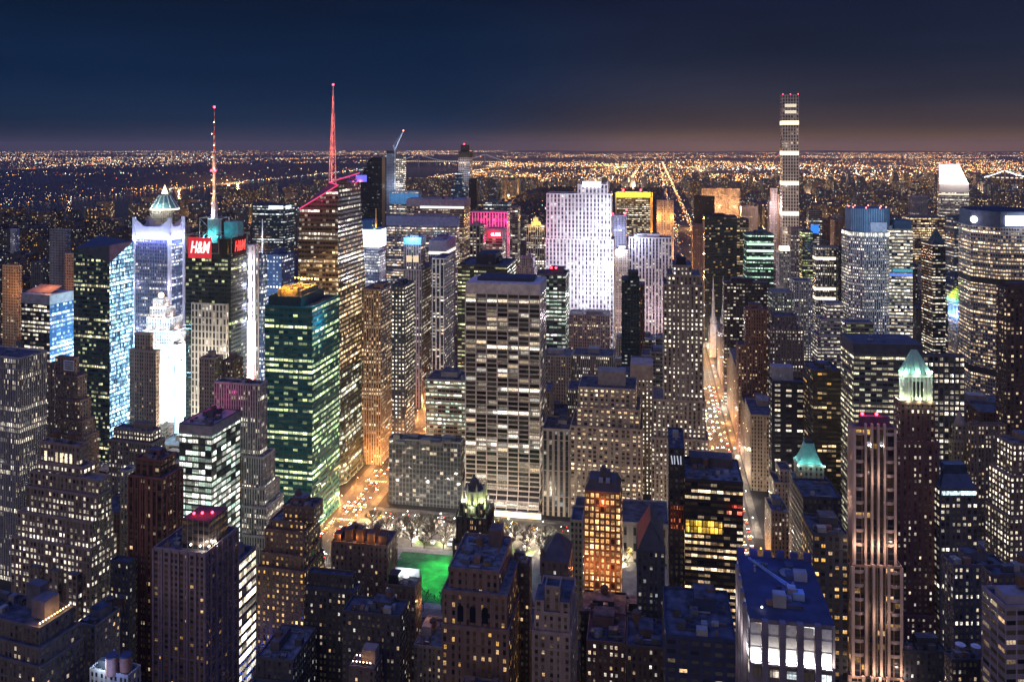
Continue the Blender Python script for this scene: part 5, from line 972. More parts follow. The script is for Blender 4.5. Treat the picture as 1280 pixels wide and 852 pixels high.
q = PT.boxes[0]; part_box('plant_crown', PT, q[0] - .5, q[1] + .5, q[2] - .5, q[3] + .5, q[5], q[5] + 15, DARK); part_box('plant_crown', PT, q[0] + 5, q[1] - 7, q[2] + 3, q[3] - 3, q[5] + 15, q[5] + 31, DARK); beacons(PT, [((q[0] + q[1]) / 2 - 1, q[2] + 4, q[5] + 33)], 1.5)
lamp('crown_light', W3(PT, -6, q[2] - 30, q[5] - 14), (1, .7, .5), 26000, 1); lamp('crown_light', W3(PT, 6, q[2] - 30, q[5] - 40), (.7, .8, 1), 20000, 1)
bld('blue_glass_tower', 'blue-grey glass tower stepping below the pale-topped skyline tower', glassy((.06, .12, .2), .25, COOL, WHITE, .9, .4, 4, 4.5, .5, (.02, .05, .09)), (564, 582, None, 234, 1850), [(569, 577, None, 216, 3)], D=26, yb=262, pent=0, wins=0)
bld('dark_tower', 'dark slab standing right of the pale-topped skyline tower', ST((.03, .035, .05), frac=.05), (586, 596, None, 224, 1950), D=24, yb=262, pent=0, wins=0)
MG = bld('magenta_lit_building', 'slab washed in magenta light behind a red bank sign', ribs((.42, .32, .36), .12, CREAM, WARM, .8, .5, 4.4, 4.4, .6, .7, (.10, .06, .08)), (587, 634, 637.5, 266, 1260), yb=340, wins=0, pent=0)
q = MG.boxes[0]
for fx in (.25, .6, .9): lamp('magenta_light', W3(MG, q[0] + (q[1] - q[0]) * fx, q[2] - 22, q[5] - 14), (1, .02, .28), 34000 * (.4 + fx), 3)
lamp('magenta_light', W3(MG, q[1] + 16, (q[2] + q[3]) / 2, q[5] - 40), (1, .02, .15), 50000, 3)
bld('ribbed_tower', 'dark ribbed block in front of the magenta-washed slab', ribs((.34, .30, .30), .5, CREAM, WHITE, .9, .5, 5, 4.0, .7, .5), (587, 604, 607, 282, 1150), yb=330, wins=0)
UB = bld('bank_sign_building', 'office block with a red glowing bank sign on its blank top', bands((.36, .26, .28), .6, CREAM, WHITE, .9, .6), (607, 628, 632, 287, 1130), yb=330, wins=0, pent=0)
q = UB.boxes[0]; z0_, z1_ = UB.z(297), UB.z(289); L_ = lambda px: UB.lx(px, q[2])
part_box('blank_top', UB, q[0] - .2, q[1] + .2, q[2] - .3, q[3], z0_ - 1.5, q[5] + .5, plain((.34, .24, .28)))
s_ = part_box('sign', UB, L_(610), L_(626), q[2] - .8, q[2] - .35, z0_, z1_, glow((1, .01, .05), 1.0)); text_part('UBS', (z1_ - z0_) * .72, (L_(621), q[2] - 1.0, (z0_ + z1_) / 2), (R(90), 0, 0), glow((1, .9, .9), 3.0), s_); mb = MB()
for k in range(3): a = R(60 * k); c_ = (L_(615.6), q[2] - .95, (z0_ + z1_) / 2); mb.bar((c_[0] - 2.2 * math.cos(a), c_[1], c_[2] - 2.2 * math.sin(a)), (c_[0] + 2.2 * math.cos(a), c_[1], c_[2] + 2.2 * math.sin(a)), .7)
mb.build('emblem', glow((1, .9, .9), 3.0), s_); lamp('sign_light', W3(UB, (q[0] + q[1]) / 2, q[2] - 9, (z0_ + z1_) / 2), (1, .02, .1), 9000, 1)
bld('office_building', 'block with blue plant roof behind the magenta-washed slab', bands((.12, .14, .2), .3, CREAM, COOL, .8), (604, 637, None, 253, 1700), D=30, yb=266, wins=0)
bld('ornate_tower', 'tower with yellow-lit crown left of the blazing white slab', ribs((.40, .36, .38), .45, CREAM, WHITE, .9, .6, 4.2, 4.2, .7, .6, (.05, .06, .10)), (658, 683, None, 282, 1500), D=34, yb=345, wins=0, pent=0)
B_ = HAND[-1]; q = B_['boxes'][0]; mb = MB(); xm = (q[0] + q[1]) / 2 - 2; mb.box(xm - 8, xm + 8, q[2] + 6, q[2] + 20, q[5], q[5] + 7); mb.box(xm - 5, xm + 5, q[2] + 8, q[2] + 18, q[5] + 7, q[5] + 14); mb.build('crown', plain((.7, .6, .35)), B_['root'])
c_ = B_['loc']
for dx in (-5, 5): lamp('crown_floodlight', (c_[0] + dx, c_[1] - 26, q[5] + 3), (1, .62, .14), 14000, .6)
bld('slab_tower', 'thin slab with bright edge between magenta slab and yellow-crowned tower', bands((.20, .18, .2), .4, CREAM, WHITE, .9), (637, 647, None, 260, 1450), D=30, yb=335, wins=0)
bld('low_tower', 'violet-grey stepped block below the yellow-crowned tower', prewar((.34, .29, .33), .2), (645, 668, None, 336, 1180), [(650, 666, None, 323, 3)], D=28, yb=350, wins=0)
bld('office_tower', 'dark flat-roofed office tower behind the white-gridded slab', bands((.05, .05, .055), .6, CREAM, LIME, .9, .5, 4.5, 4.2, .42), (572, 634, 645, 333, 900), yb=520, wins=6)
B_ = HAND[-1]; q = B_['boxes'][0]; mb = MB(); mb.box(q[0] + 18, q[0] + 40, q[2] + 14, q[3] - 8, q[5], q[5] + 11); mb.build('penthouse', plain((.04, .045, .06)), B_['root'])
# white gridded slab (flared base)
GR2 = bld('gridded_office_tower', 'tall white-gridded office slab with flared base facing the park', ST((.62, .53, .46), (.42, .36, .30), (.010, .010, .013), (1, .74, .46), WHITE, 1.0, .30, .92, .68, .62, 5, 9.4, 4.05), (582, 675, 683, 357, 716), D=40, yb=640, pent=0, wins=40, yaw=0, parapet=.8)
q = GR2.boxes[0]; x0, x1, y0, y1, za, zb, _ = q; LGR = GR2.st.trim
mb = MB(); mb.box(x0 - .15, x1 + .15, y0 - .2, y1, zb - 8.4, zb + 1.0, 0, True); mb.build('blank_top', LGR, GR2.root)
nb = round((x1 - x0) / 9.4)
for i in range(nb + 1): part_box('pier', GR2, x0 + (x1 - x0) * i / nb - .45, x0 + (x1 - x0) * i / nb + .45, y0 - .7, y0 - .03, 26, zb - 8.4, LGR)
zf_ = GR2.z(615); mb = MB(); n = 6
for i in range(n):
    t0, t1 = i / n, (i + 1) / n; f = lambda t: y0 - .1 - 9.0 * (1 - t) ** 2
    wall_quad(mb, (x0, f(t0)), (x1, f(t0)), 5.5 + (zf_ + 10 - 5.5) * t0, 5.5 + (zf_ + 10 - 5.5) * t0, 5.5 + (zf_ + 10 - 5.5) * t1, 5.5 + (zf_ + 10 - 5.5) * t1, GR2.st, nb=nb, ztop=zb, P2=(x0, f(t1)), Q2=(x1, f(t1)))
    for xx in (x0, x1): mb.face([(xx, f(t0), 5.5 + (zf_ + 10 - 5.5) * t0), (xx, f(t1), 5.5 + (zf_ + 10 - 5.5) * t1), (xx, y0, 5.5 + (zf_ + 10 - 5.5) * t1), (xx, y0, 5.5 + (zf_ + 10 - 5.5) * t0)], 0)
mb.build('flared_base', GR2.st.mat, GR2.root)
part_box('shopfront', GR2, x0 + 2, x1 + 2, y0 - 9.3, y0 - 8.6, .3, 5.2, glow((1, .74, .44), 2.6, 0, True)); part_box('canopy', GR2, x0, x1 + 3, y0 - 11, y0 - 8, 5.3, 5.9, LGR)
roof = part_box('plant_roof', GR2, x0 + 8, x1 - 8, y0 + 12, y1 - 6, zb, zb + 4, plain((.05, .06, .09)))
# low dark glass block, and others facing the park
GB2 = bld('glass_office_block', 'low wide dark glass block with fine pale mullion grid facing the park', ST((.16, .18, .20), (.06, .07, .085), (.03, .038, .05), CREAM, WHITE, .8, .12, .88, .62, .3, 2, 3.2, 4.2, rough=.08), (486, 576, 580, 554, 716), yb=632, D=44, pent=0, wins=20, yaw=0)
q = GB2.boxes[0]
for k in range(9): gx, gy = rng.uniform(q[0] + 4, q[1] - 14), rng.uniform(q[3] - 24, q[3] - 8); part_box('cooling_unit', GB2, gx, gx + rng.uniform(4, 12), gy, gy + rng.uniform(3, 7), q[5], q[5] + rng.uniform(2, 5), METAL)
bld('office_building', 'pale mid-height block with horizontal window bands behind the low glass block', bands((.38, .37, .36), .66, CREAM, MINT, 1.0, .5, 4.2, 4.0, .5), (532, 582, None, 477, 800), D=36, yb=535, wins=10, pent=1)
MT2 = bld('office_tower', 'office tower with mint-white lit floors and red roof beacons', bands((.10, .10, .10), .75, MINT, WHITE, 1.1, .7, 4.6, 4.2, .5), (671, 707, 711, 344, 900), yb=440, wins=6, pent=1); q = MT2.boxes[0]; beacons(MT2, [(q[1] - 16, q[2] + 5, q[5] + 7), (q[1] - 11, q[2] + 5, q[5] + 7)], 1.1)
bld('pilastered_building', 'stone block with tall dark window bays right of the gridded slab', ST((.36, .30, .25), (.05, .05, .055), (.015, .016, .02), CREAM, COOL, .9, .12, .52, .8, .3, 1, 5.0, 4.4), (678, 712, None, 538, 716), D=34, yb=645, pent=1, wins=6, cornice=True)
bld('stepped_building', 'broad tan stepped block dense with warm lit window rows', prewar((.37, .29, .225), .50, WARM, CREAM, 1.15, .75, 4.7, 3.75, .55, .5), (713, 803, None, 538, 716), [(721, 800, None, 514, 3), (723, 795, None, 488, 6)], D=44, yb=645, pent=0, wins=34, yaw=0)
B_ = HAND[-1]; q = B_['boxes'][-1]; mb = MB(); mb.box(q[0] + 16, q[0] + 40, q[2] + 12, q[2] + 28, q[5], q[5] + 12); mb.build('penthouse', plain((.33, .27, .22)), B_['root'])
bld('slim_tower', 'slim tan tower with regular white windows and blank top', ST((.42, .34, .28), None, A=WHITE, B=CREAM, k=1.1, frac=.62, w=.42, h=.5, cl=.1, panes=1, bay=3.4, fh=3.8), (788, 816, None, 458, 775), D=26, yb=560, pent=0, wins=16, yaw=0)
B_ = HAND[-1]; q = B_['boxes'][0]; mb = MB(); mb.box(q[0] - .15, q[1] + .15, q[2] - .2, q[3], q[5] - 13, q[5] + 1); mb.build('blank_top', plain((.42, .33, .27)), B_['root'])
FV = bld('setback_tower', 'tall stone setback tower with vertical window strips beside the bright avenue', ST((.33, .265, .21), (.15, .12, .10), (.02, .02, .02), CREAM, WHITE, 1.15, .50, .46, .5, .35, 1, 3.5, 3.75), (814, 886, None, 548, 716), [(816, 882, None, 500, 2), (829, 879, None, 357, 3), (834, 876, None, 345, 4), (841, 865, None, 333, 6)], D=40, yb=640, pent=0, wins=34, yaw=0, parapet=1.4)
q = FV.boxes[2]; W = q[1] - q[0]
for i in range(9): part_box('pier', FV, q[0] + W * (.1 + .1 * i) - .35, q[0] + W * (.1 + .1 * i) + .35, q[2] - .6, q[2] - .03, q[4], q[5] + 1.5, FV.st.trim)
q = FV.boxes[-1]; part_box('penthouse', FV, q[0] + 3, q[1] - 5, q[2] + 4, q[2] + 14, q[5], q[5] + 7, DARK)

# ------------------------------------------------------------------ behind them, centre
GEB = bld('floodlit_slab_tower', 'blazing white floodlit stepped slab tower, tallest in the centre', ST((.74, .73, .76), (.42, .41, .50), (.05, .05, .11), WHITE, COOL, 1.2, .35, .52, .64, .2, 2, 5.6, 6.6), (682, 767, None, 300, 1290), [(683, 764, None, 243, 1.0), (722, 760, None, 231, 2.0)], D=46, yb=400, pent=0, wins=0, parapet=.8, yaw=0)
q = GEB.boxes[0]
for fx in np.linspace(-.05, 1.1, 7):
    for dy, zz in ((36, 95), (52, 165)): lamp('tower_floodlight', W3(GEB, q[0] + (q[1] - q[0]) * fx, q[2] - dy, zz), (.97, .96, 1), 30000 * (.20 + 1.45 * max(fx, 0) ** 1.7), 2.0)
lamp('tower_floodlight', W3(GEB, q[1] - 10, q[2] - 30, 215), (.97, .96, 1), 52000, 2); lamp('tower_floodlight', W3(GEB, q[1] - 12, q[2] - 22, 130), (.97, .96, 1), 52000, 2)
q = GEB.boxes[-1]; part_box('roof_sign', GEB, q[0] + 8, q[0] + 36, q[2] - .6, q[2] - .1, q[5] - 4, q[5] + 5, glow((.85, .9, 1), 3.0))
for k in range(1): part_box('pier', GEB, q[1] - 2, q[1], q[2] - 1, q[3], q[5], q[5] + 5, plain((.65, .62, .68)))
bld('office_building', 'pale brick block with lit upper floors at the foot of the white slab', prewar((.36, .29, .27), .42, WARM, CREAM, 1.0, .7, 3.2, 4.0, .5, .5), (711, 762, None, 395, 1150), D=34, yb=440, wins=0)
OF = bld('framed_tower', 'black glass slab framed in glowing orange top and edge', bands((.03, .03, .035), .62, CREAM, WHITE, 1.0, .5, 4.5, 4.5, .5), (771, 813, None, 247, 1850), D=36, yb=295, pent=0, wins=0, parapet=0, yaw=0)
q = OF.boxes[0]; OFM = plain((.62, .34, .10), .6); part_box('frame_top', OF, q[0] - 1, q[1] + 3, q[2] - 2, q[3], q[5], q[5] + 12, OFM); part_box('frame_side', OF, q[1] + .2, q[1] + 5, q[2] - 2, q[3], 0, q[5] + 12, OFM); part_box('frame_side', OF, q[0] - 3.5, q[0] - .2, q[2] - 1, q[3], 0, q[5] + 12, plain((.15, .15, .2)))
for fx in (.05, .35, .65, .98): lamp('frame_floodlight', W3(OF, q[0] + (q[1] - q[0]) * fx, q[2] - 16, q[5] + 8), (1, .50, .10), 42000, 2)
for zz in (.3, .6): lamp('frame_floodlight', W3(OF, q[1] + 3, q[2] - 18, q[5] * zz), (1, .5, .1), 40000, 2)
beacons(OF, [(q[0] + 14, q[2] + 4, q[5] + 16), (q[0] + 52, q[2] + 4, q[5] + 16)], 2.2)
PO = bld('hotel_tower', 'pale orange tower with uplit corners near the avenue', prewar((.48, .33, .26), .55, WARM, ORNG, 1.0, .3, 3.4, 4.0, .5, .5), (821, 842, None, 251, 1750), D=30, yb=345, pent=0, wins=0, yaw=0)
q = PO.boxes[0]
for fx in (0.05, .95): lamp('corner_uplight', W3(PO, q[0] + (q[1] - q[0]) * fx, q[2] - 9, q[5] - 34), (1, .55, .14), 26000, 1.5)
for fx in (.2, .8): lamp('corner_uplight', W3(PO, q[0] + (q[1] - q[0]) * fx, q[2] - 22, q[5] - 105), (1, .5, .25), 60000, 2)
bld('blue_white_tower', 'bluish floodlit tower with red beacons squeezed beside the white slab', ribs((.55, .55, .66), .25, COOL, WHITE, 1.0, .4, 3, 4.2, .5, .6, (.2, .22, .34)), (764, 783, None, 270, 1600), D=30, yb=330, wins=0, pent=0)
B_ = HAND[-1]; c_ = B_['loc']; q = B_['boxes'][0]; lamp('tower_floodlight', (c_[0], c_[1] - 60, q[5] - 30), (.6, .65, 1), 70000, 2); lamp('tower_floodlight', (c_[0] + 6, c_[1] - 60, q[5] - 90), (.8, .8, 1), 70000, 2)
for a, b in ((.1, 4), (.9, 4), (1.3, 12)):
    o = ball('beacon', (q[0] + (q[1] - q[0]) * min(a, 1), q[2] + 2, q[5] + b), 1.8, RED, B_['root'])
IB = bld('ribbed_tower', 'lilac floodlit tower with long vertical stripes right of the white slab', ribs((.62, .54, .56), .32, CREAM, WHITE, 1.0, .3, 5.0, 5.0, .5, .66, (.14, .12, .17)), (786, 840, None, 298, 1250), D=30, yb=420, wins=0, yaw=0)
q = IB.boxes[0]
for fx in np.linspace(.05, .95, 5): lamp('tower_floodlight', W3(IB, q[0] + (q[1] - q[0]) * fx, q[2] - 42, 70), (1, .80, .88), 13000 * (1.3 - fx * .5), 2)
lamp('tower_floodlight', W3(IB, q[0] + 12, q[2] - 24, q[5] - 4), (.6, .7, 1), 60000, 1.5); ball('floodlight', (q[0] + 10, q[2] - 2, q[5] + 2), 2.2, glow((.6, .75, 1), 9), IB.root)
bld('slim_tower', 'slim beige tower between the white slab and lilac striped tower', prewar((.46, .38, .34), .55, WARM, CREAM, 1.0), (769, 785, None, 313, 1240), D=28, yb=400, wins=0)
TD = bld('dark_teal_tower', 'dark teal tower with pointed cap standing before the lilac striped tower', bands((.025, .05, .06), .12, COOL, CREAM, .8, .3, 3.5, 4.2, .4, .8), (777, 799, None, 350, 1000), [(785, 798, (14,), 340, 3)], D=26, yb=430, wins=0, pent=0)
bld('dark_tower', 'dark brick tower behind the setback tower with dotted windows', prewar((.10, .07, .07), .22, AMBER, WARM, .9), (798, 806, None, 356, 1060), D=20, yb=440, wins=0, pent=0)
bld('dark_tower', 'dark purple slab lining the far avenue beyond the setback tower', prewar((.10, .065, .075), .10, AMBER, WARM, .9), (866, 889, 860, 282, 1780), yb=330, wins=0, pent=0, yaw=0)
B_ = HAND[-1]; lamp('avenue_light', (B_['loc'][0] - 46, B_['loc'][1], 40), (1, .5, .15), 160000, 4); lamp('avenue_light', (B_['loc'][0] - 42, B_['loc'][1] - 10, 120), (1, .5, .15), 110000, 4)
# ------------------------------------------------------------------ right of the avenue
bld('marble_slab_tower', 'wide warm-lit slab with fine vertical ribs on the far skyline', ribs((.52, .38, .27), .12, WARM, CREAM, .7, .3, 2.6, 4.2, .5, .8, (.12, .08, .06)), (877, 925, None, 235, 1950), D=36, yb=268, wins=0, pent=0, yaw=0, parapet=0)
B_ = HAND[-1]; q = B_['boxes'][0]
for fx in (.1, .5, .9): lamp('tower_floodlight', (B_['loc'][0] + q[0] + (q[1] - q[0]) * fx, B_['loc'][1] - 62, q[5] - 45), (1, .56, .26), 130000, 2)
bld('dark_slab_tower', 'black slab hiding the lower half of the warm-lit ribbed slab', ST((.02, .018, .022), frac=.04, A=AMBER, k=.9), (868, 893, None, 246, 1830), D=30, yb=270, wins=0, pent=0, yaw=0)
bld('low_tower', 'small peach-lit block right of the warm-lit ribbed slab', ribs((.50, .34, .26), .2, WARM, CREAM, .8), (927, 947, None, 259, 1900), D=30, yb=275, wins=0, pent=0)
bld('dark_glass_tower', 'dark glass tower with scattered amber windows and rounded dark top', glassy((.02, .03, .04), .16, AMBER, CREAM, .9, .3, 3.4, 4.2, .5), (881, 921, None, 271, 1400), D=36, yb=345, wins=0)
bld('slab_tower', 'slab with warm window rows just right of the rounded dark glass tower', bands((.16, .12, .11), .55, WARM, CREAM, .9), (921, 936, None, 275, 1420), D=30, yb=345, wins=0)
GBT = bld('green_band_tower', 'glass tower striped with mint-green lit floors', bands((.05, .08, .07), .62, (.55, 1, .62), MINT, 1.1, .9, 4.0, 4.4, .42), (933, 967, None, 293, 1300), D=32, yb=350, wins=0, pent=1)
q = GBT.boxes[0]
for zz in (16, 26, 37): part_box('lit_band', GBT, q[0] + .5, q[1] + .2, q[2] - .3, q[2] - .05, q[5] - zz, q[5] - zz + 3.2, glow((.60, 1, .68), 1.2))
bld('dark_office_tower', 'dark office slab with even white window rows right of the white spires', bands((.05, .04, .045), .55, WHITE, CREAM, 1.0, .4, 3.6, 4.2, .42, .7), (905, 962, 903, 353, 1060), yb=470, wins=4, pent=1)
bld('brick_stepped_tower', 'red-brown stepped brick tower beside the dark office slab', prewar((.20, .105, .08), .28, WARM, CREAM, 1.0, .4), (923, 961, 920, 432, 890), [(932, 961, None, 387, 3)], yb=500, wins=6)
CRN = bld('crenellated_tower', 'dark tower with crenellated crown left of the navy slab', prewar((.15, .115, .12), .32, CREAM, WHITE, 1.0, .7), (962, 1004, None, 412, 880), [(968, 996, (20,), 396, 4)], D=30, yb=475, wins=6, pent=0)
for k in range(6): q = CRN.boxes[0]; a = q[0] + (q[1] - q[0]) * (k + .1) / 6; part_box('merlon', CRN, a, a + (q[1] - q[0]) * .1, q[2] - .4, q[2] + 1.5, q[5] - 1, q[5] + 4.5, plain((.18, .14, .145)))
GD = bld('banded_tower', 'grey gridded tower with three brilliantly lit floor bands', ribs((.30, .29, .28), .5, CREAM, WHITE, .9, .5, 3.0, 4.0, .6, .6, (.06, .06, .06)), (1020, 1048, 1016, 309, 1250), yb=400, wins=0, pent=0)
q = GD.boxes[0]
for py in (323, 361, 373): part_box('lit_band', GD, q[0] - .3, q[1] + .2, q[2] - .3, q[3], GD.z(py + 1.8), GD.z(py - 1.8), glow((1, .88, .66), 1.2))
bld('dark_slab_tower', 'dark flank slab directly right of the gridded three-band tower', ST((.025, .03, .04), frac=.05), (1048, 1058, None, 312, 1240), D=40, yb=400, wins=0, pent=0)
bld('stepped_office_building', 'white-banded ziggurat office block below the gridded tower', bands((.46, .43, .40), .5, CREAM, WHITE, 1.0, .3, 3.5, 3.9, .4), (1022, 1054, 1014, 420, 950), [(1026, 1054, 1019, 400, 4), (1033, 1054, 1028, 380, 8)], yb=440, wins=4, pent=0)
SL = bld('slim_tower', 'slim ribbed tower topped by a glaring white lamp', prewar((.38, .33, .29), .5, CREAM, WHITE, .9), (974, 989, None, 314, 1150), D=22, yb=395, wins=0, pent=0)
q = SL.boxes[0]; part_box('lantern', SL, q[0] + 2, q[1] - 2, q[2] + 1, q[2] + 10, q[5] + .5, q[5] + 6, glow((1, .80, .55), 7))
for args in (('slab_tower', 'brown slab with fine white windows behind the white-lamp tower', prewar((.30, .24, .22), .4, CREAM, WHITE, .8), (989, 1004, None, 286, 1500), 372),
             ('office_building', 'dark-topped block with green-tinted windows near the white-lamp tower', bands((.10, .12, .11), .5, CREAM, LIME, .9), (1003, 1016, 999, 290, 1380), 395),
             ('stepped_building', 'pale stepped block below the white-lamp tower', prewar((.40, .36, .34), .45, CREAM, WHITE, .9), (993, 1016, None, 352, 1080), 410),
             ('office_building', 'grey office block under the mint-striped tower', prewar((.28, .27, .25), .4, CREAM, MINT, .9), (966, 992, None, 366, 1020), 400),
             ('brick_tower', 'rust-brown tower left of the octagonal blue-topped tower', prewar((.22, .14, .11), .25, AMBER, WARM, .8), (1043, 1056, None, 276, 1700), 312),
             ('slim_tower', 'pale ribbed tower with red beacon before the slanted-roof tower', ribs((.45, .42, .42), .2, CREAM, WHITE, .8), (1142, 1160, None, 246, 2100), 270)):
    bld(args[0], args[1], args[2], args[3], D=28, yb=args[4], wins=0, pent=0)
# octagonal tower
def octo(name, label, xl, xr, yt, Y, st, yb, cham=.28, yaw=None):
    px = (xl + xr) / 2; P = at_row(px, Y); o = empty(name, (*P, 0), turn(px) if yaw is None else yaw); tag(o, label, 'building'); t = depth(*P); r = (xr - xl) / 2 * t / FPX; z = CAMZ - (t - r) * (yt - HY) / FPX
    def poly(k): c = r * k; e = c * (1 - cham * 2 * .9); return [(-e, -c), (e, -c), (c, -e), (c, e), (e, c), (-e, c), (-c, e), (-c, -e)]
    mb = MB(); walls(mb, poly(1.0), 0, z, st); o2 = mb.build('wall', [st.mat, ROOF], o)
    HAND.append(dict(loc=P, rz=o.rotation_euler[2], boxes=[[-r, r, -r, r, 0, z, st]], pl=xl, pr=xr, t=t, yb=yb, root=o))
    return o, r, z, poly, t
O1, r, z, poly, t = octo('octagonal_tower', 'octagonal tower with blue fluted drum and bright ring of windows', 1057, 1111, 290, 1130, ribs((.44, .42, .44), .62, CREAM, WHITE, 1.0, .35, 2.6, 4.0, .55, .55, (.12, .12, .14)), 400)
mb = MB(); walls(mb, poly(1.004), z - 6, z - 1, ST((.4, .4, .4), None, (.4, .4, .4), (1, .9, .68), WHITE, 1.6, 1.0, .8, .8, 0, 1, 2.6, 5.0)); mb.build('lit_band', [ST((.4, .4, .4), None, (.3, .3, .3), (1, .9, .68), WHITE, 1.7, 1.0, .8, .9, 0, 1, 2.6, 5.0).mat, ROOF], O1)
mb = MB(); zz = z + 28 * t / FPX; walls(mb, poly(.86), z, zz, ribs((.24, .36, .48), 0, bay=3, span=(.10, .18, .28), w=.6, h=.0)); mb.build('crown_drum', [ribs((.24, .36, .48), 0, bay=3, span=(.10, .18, .28), w=.6, h=.0).mat, plain((.1, .14, .2))], O1)
mb = MB(); walls(mb, rect(-6, 14, -r - .5, -r * .6), z, z + 12, ST((.5, .5, .56), frac=0)); mb.build('crown_annex', [plain((.5, .52, .6)), ROOF], O1); lamp('crown_light', (O1.location[0], O1.location[1] - 90, zz + 4), (.45, .7, 1), 90000, 3)
for k in range(8): a = R(45 * k + 22); ball('beacon', (r * .8 * math.cos(a), r * .8 * math.sin(a), zz + 1), .9, glow((1, .2, .15), 5), O1)
WR = bld('banded_office_tower', 'broad slab of brilliant white floors with a blue band', bands((.20, .19, .19), .97, CREAM, WHITE, 1.25, .25, 3.6, 4.1, .5, .96), (1110.5, 1141, None, 287, 1110), D=34, yb=410, wins=0, pent=1, yaw=0)
q = WR.boxes[0]
for py, c, k in ((338, (.02, .42, .60), .6), (343.5, (.10, .25, 1), .7)): part_box('lit_band', WR, q[0] + (1 if py > 340 else 5), q[1] - .3, q[2] - .3, q[2] - .05, WR.z(py + 1.8), WR.z(py - 1.8), glow(c, k))
part_box('penthouse', WR, q[0] + 8, q[1], q[2] + 4, q[3] - 4, q[5], q[5] + 11, plain((.05, .08, .14)))
bld('dark_pointed_tower', 'dark tower with pyramid tip and white lit floor stripes', bands((.06, .065, .08), .62, CREAM, WHITE, 1.0, .7, 3.6, 4.0, .42), (1166, 1182, 1152, 305, 1230), yb=450, wins=0, pent=0)
B_ = HAND[-1]; q = B_['boxes'][0]; mb = MB(); c_ = ((q[0] + q[1]) / 2, q[2] + 8); P4 = rect(q[0], q[1], q[2], q[2] + 18)
for i in range(4): mb.face([(*P4[i], q[5]), (*P4[(i + 1) % 4], q[5]), (*c_, q[5] + 22)])
mb.build('roof', plain((.06, .10, .12)), B_['root'])
bld('striped_glass_tower', 'blue glass tower with white diagonal-lit floors beside the wide sign tower', glassy((.05, .10, .17), .6, CREAM, WHITE, 1.0, .8, 3.4, 4.2, .42, (.02, .05, .09)), (1193, 1210, 1181, 272, 1330), yb=450, wins=0, pent=0)
bld('slab_tower', 'brown slab with dark roofline comb behind the white-banded slab', bands((.26, .20, .16), .6, WARM, CREAM, .9, .5, 3.4, 4.0, .5), (1138, 1182, None, 272, 1520), D=34, yb=330, wins=0, pent=0)
HM = bld('gilded_crown_tower', 'tower with blue-lit arcade and lime-lit latticed pyramid roof', prewar((.30, .25, .23), .45, CREAM, WARM, 1.0), (1196, 1211, 1185, 398, 1060), yb=450, wins=0, pent=0)
q = HM.boxes[0]; z2 = HM.z(379); mb = MB(); mb.box(q[0], q[1], q[2], q[3], q[5] + .5, z2); mb.build('arcade', ST((.75, .8, .9), None, (.05, .2, .7), (.5, .7, 1), WHITE, 1.5, .9, .4, .8, 0, 1, 4, 20).mat if False else plain((.7, .75, .9)), HM.root)
for i in range(5): part_box('arcade_window', HM, q[0] + 1 + i * (q[1] - q[0]) / 5.3, q[0] + 2.6 + i * (q[1] - q[0]) / 5.3, q[2] - .15, q[2] - .03, q[5] + 3, z2 - 3, plain((.03, .06, .2)))
for i in range(6): part_box('arcade_window', HM, q[0] - .15, q[0] - .03, q[2] + 1.5 + i * (q[3] - q[2]) / 6.3, q[2] + 3.2 + i * (q[3] - q[2]) / 6.3, q[5] + 3, z2 - 3, plain((.03, .06, .2)))
part_box('ledge', HM, q[0] - 1.2, q[1] + 1.2, q[2] - 1.2, q[3] + 1.2, z2, z2 + 5, plain((.3, .65, .62)))
mb = MB(); zr = HM.z(356); c_ = ((q[0] + q[1]) / 2 + 3, (q[2] + q[3]) / 2); P4 = rect(q[0], q[1], q[2], q[3])
for i in range(4): mb.face([(*P4[i], z2 + 5), (*P4[(i + 1) % 4], z2 + 5), (*c_, zr)])
for i in range(7):
    t_ = i / 7; a, b = lerp2(P4[3], c_, t_), lerp2(P4[0], c_, t_); zz = z2 + 5 + (zr - z2 - 5) * t_; mb.bar((a[0] - .6, a[1], zz + .5), (b[0] - .6, b[1], zz + .5), 1.3, 1); a, b = lerp2(P4[0], c_, t_), lerp2(P4[1], c_, t_); mb.bar((a[0], a[1] - .6, zz + .5), (b[0], b[1] - .6, zz + .5), 1.3, 1)
mb.build('roof', [plain((.10, .22, .10)), plain((.6, .7, .15))], HM.root)
for i in range(3): f = .1 + .4 * i; lamp('arcade_floodlight', W3(HM, q[0] - 5, q[2] + (q[3] - q[2]) * f, q[5] + 4), (.18, .38, 1), 9000, .8); lamp('arcade_floodlight', W3(HM, q[0] + (q[1] - q[0]) * f, q[2] - 5, q[5] + 4), (.18, .38, 1), 9000, .8); lamp('roof_floodlight', W3(HM, q[0] - 7, q[2] + (q[3] - q[2]) * f, z2 + 11), (.75, 1, .3), 7000, .8)
lamp('roof_floodlight', W3(HM, 0, q[2] - 8, z2 + 10), (.3, 1, .85), 9000, .8)
ML, r, z, poly, t = octo('wide_slab_tower', 'broad faceted grey tower with glaring white rooftop sign', 1209, 1300, 285, 1010, bands((.34, .31, .32), .62, WARM, CREAM, 1.0, .6, 2.6, 4.0, .5, .8), 500, .3, 0.0)
mb = MB(); walls(mb, poly(.985), z, z + 17, ST((.04, .05, .08), frac=0)); mb.build('dark_crown', [plain((.05, .06, .10)), plain((.03, .04, .06))], ML)
cr_ = lambda px: at_row(px, ML.location[1] - r)[0] - ML.location[0]
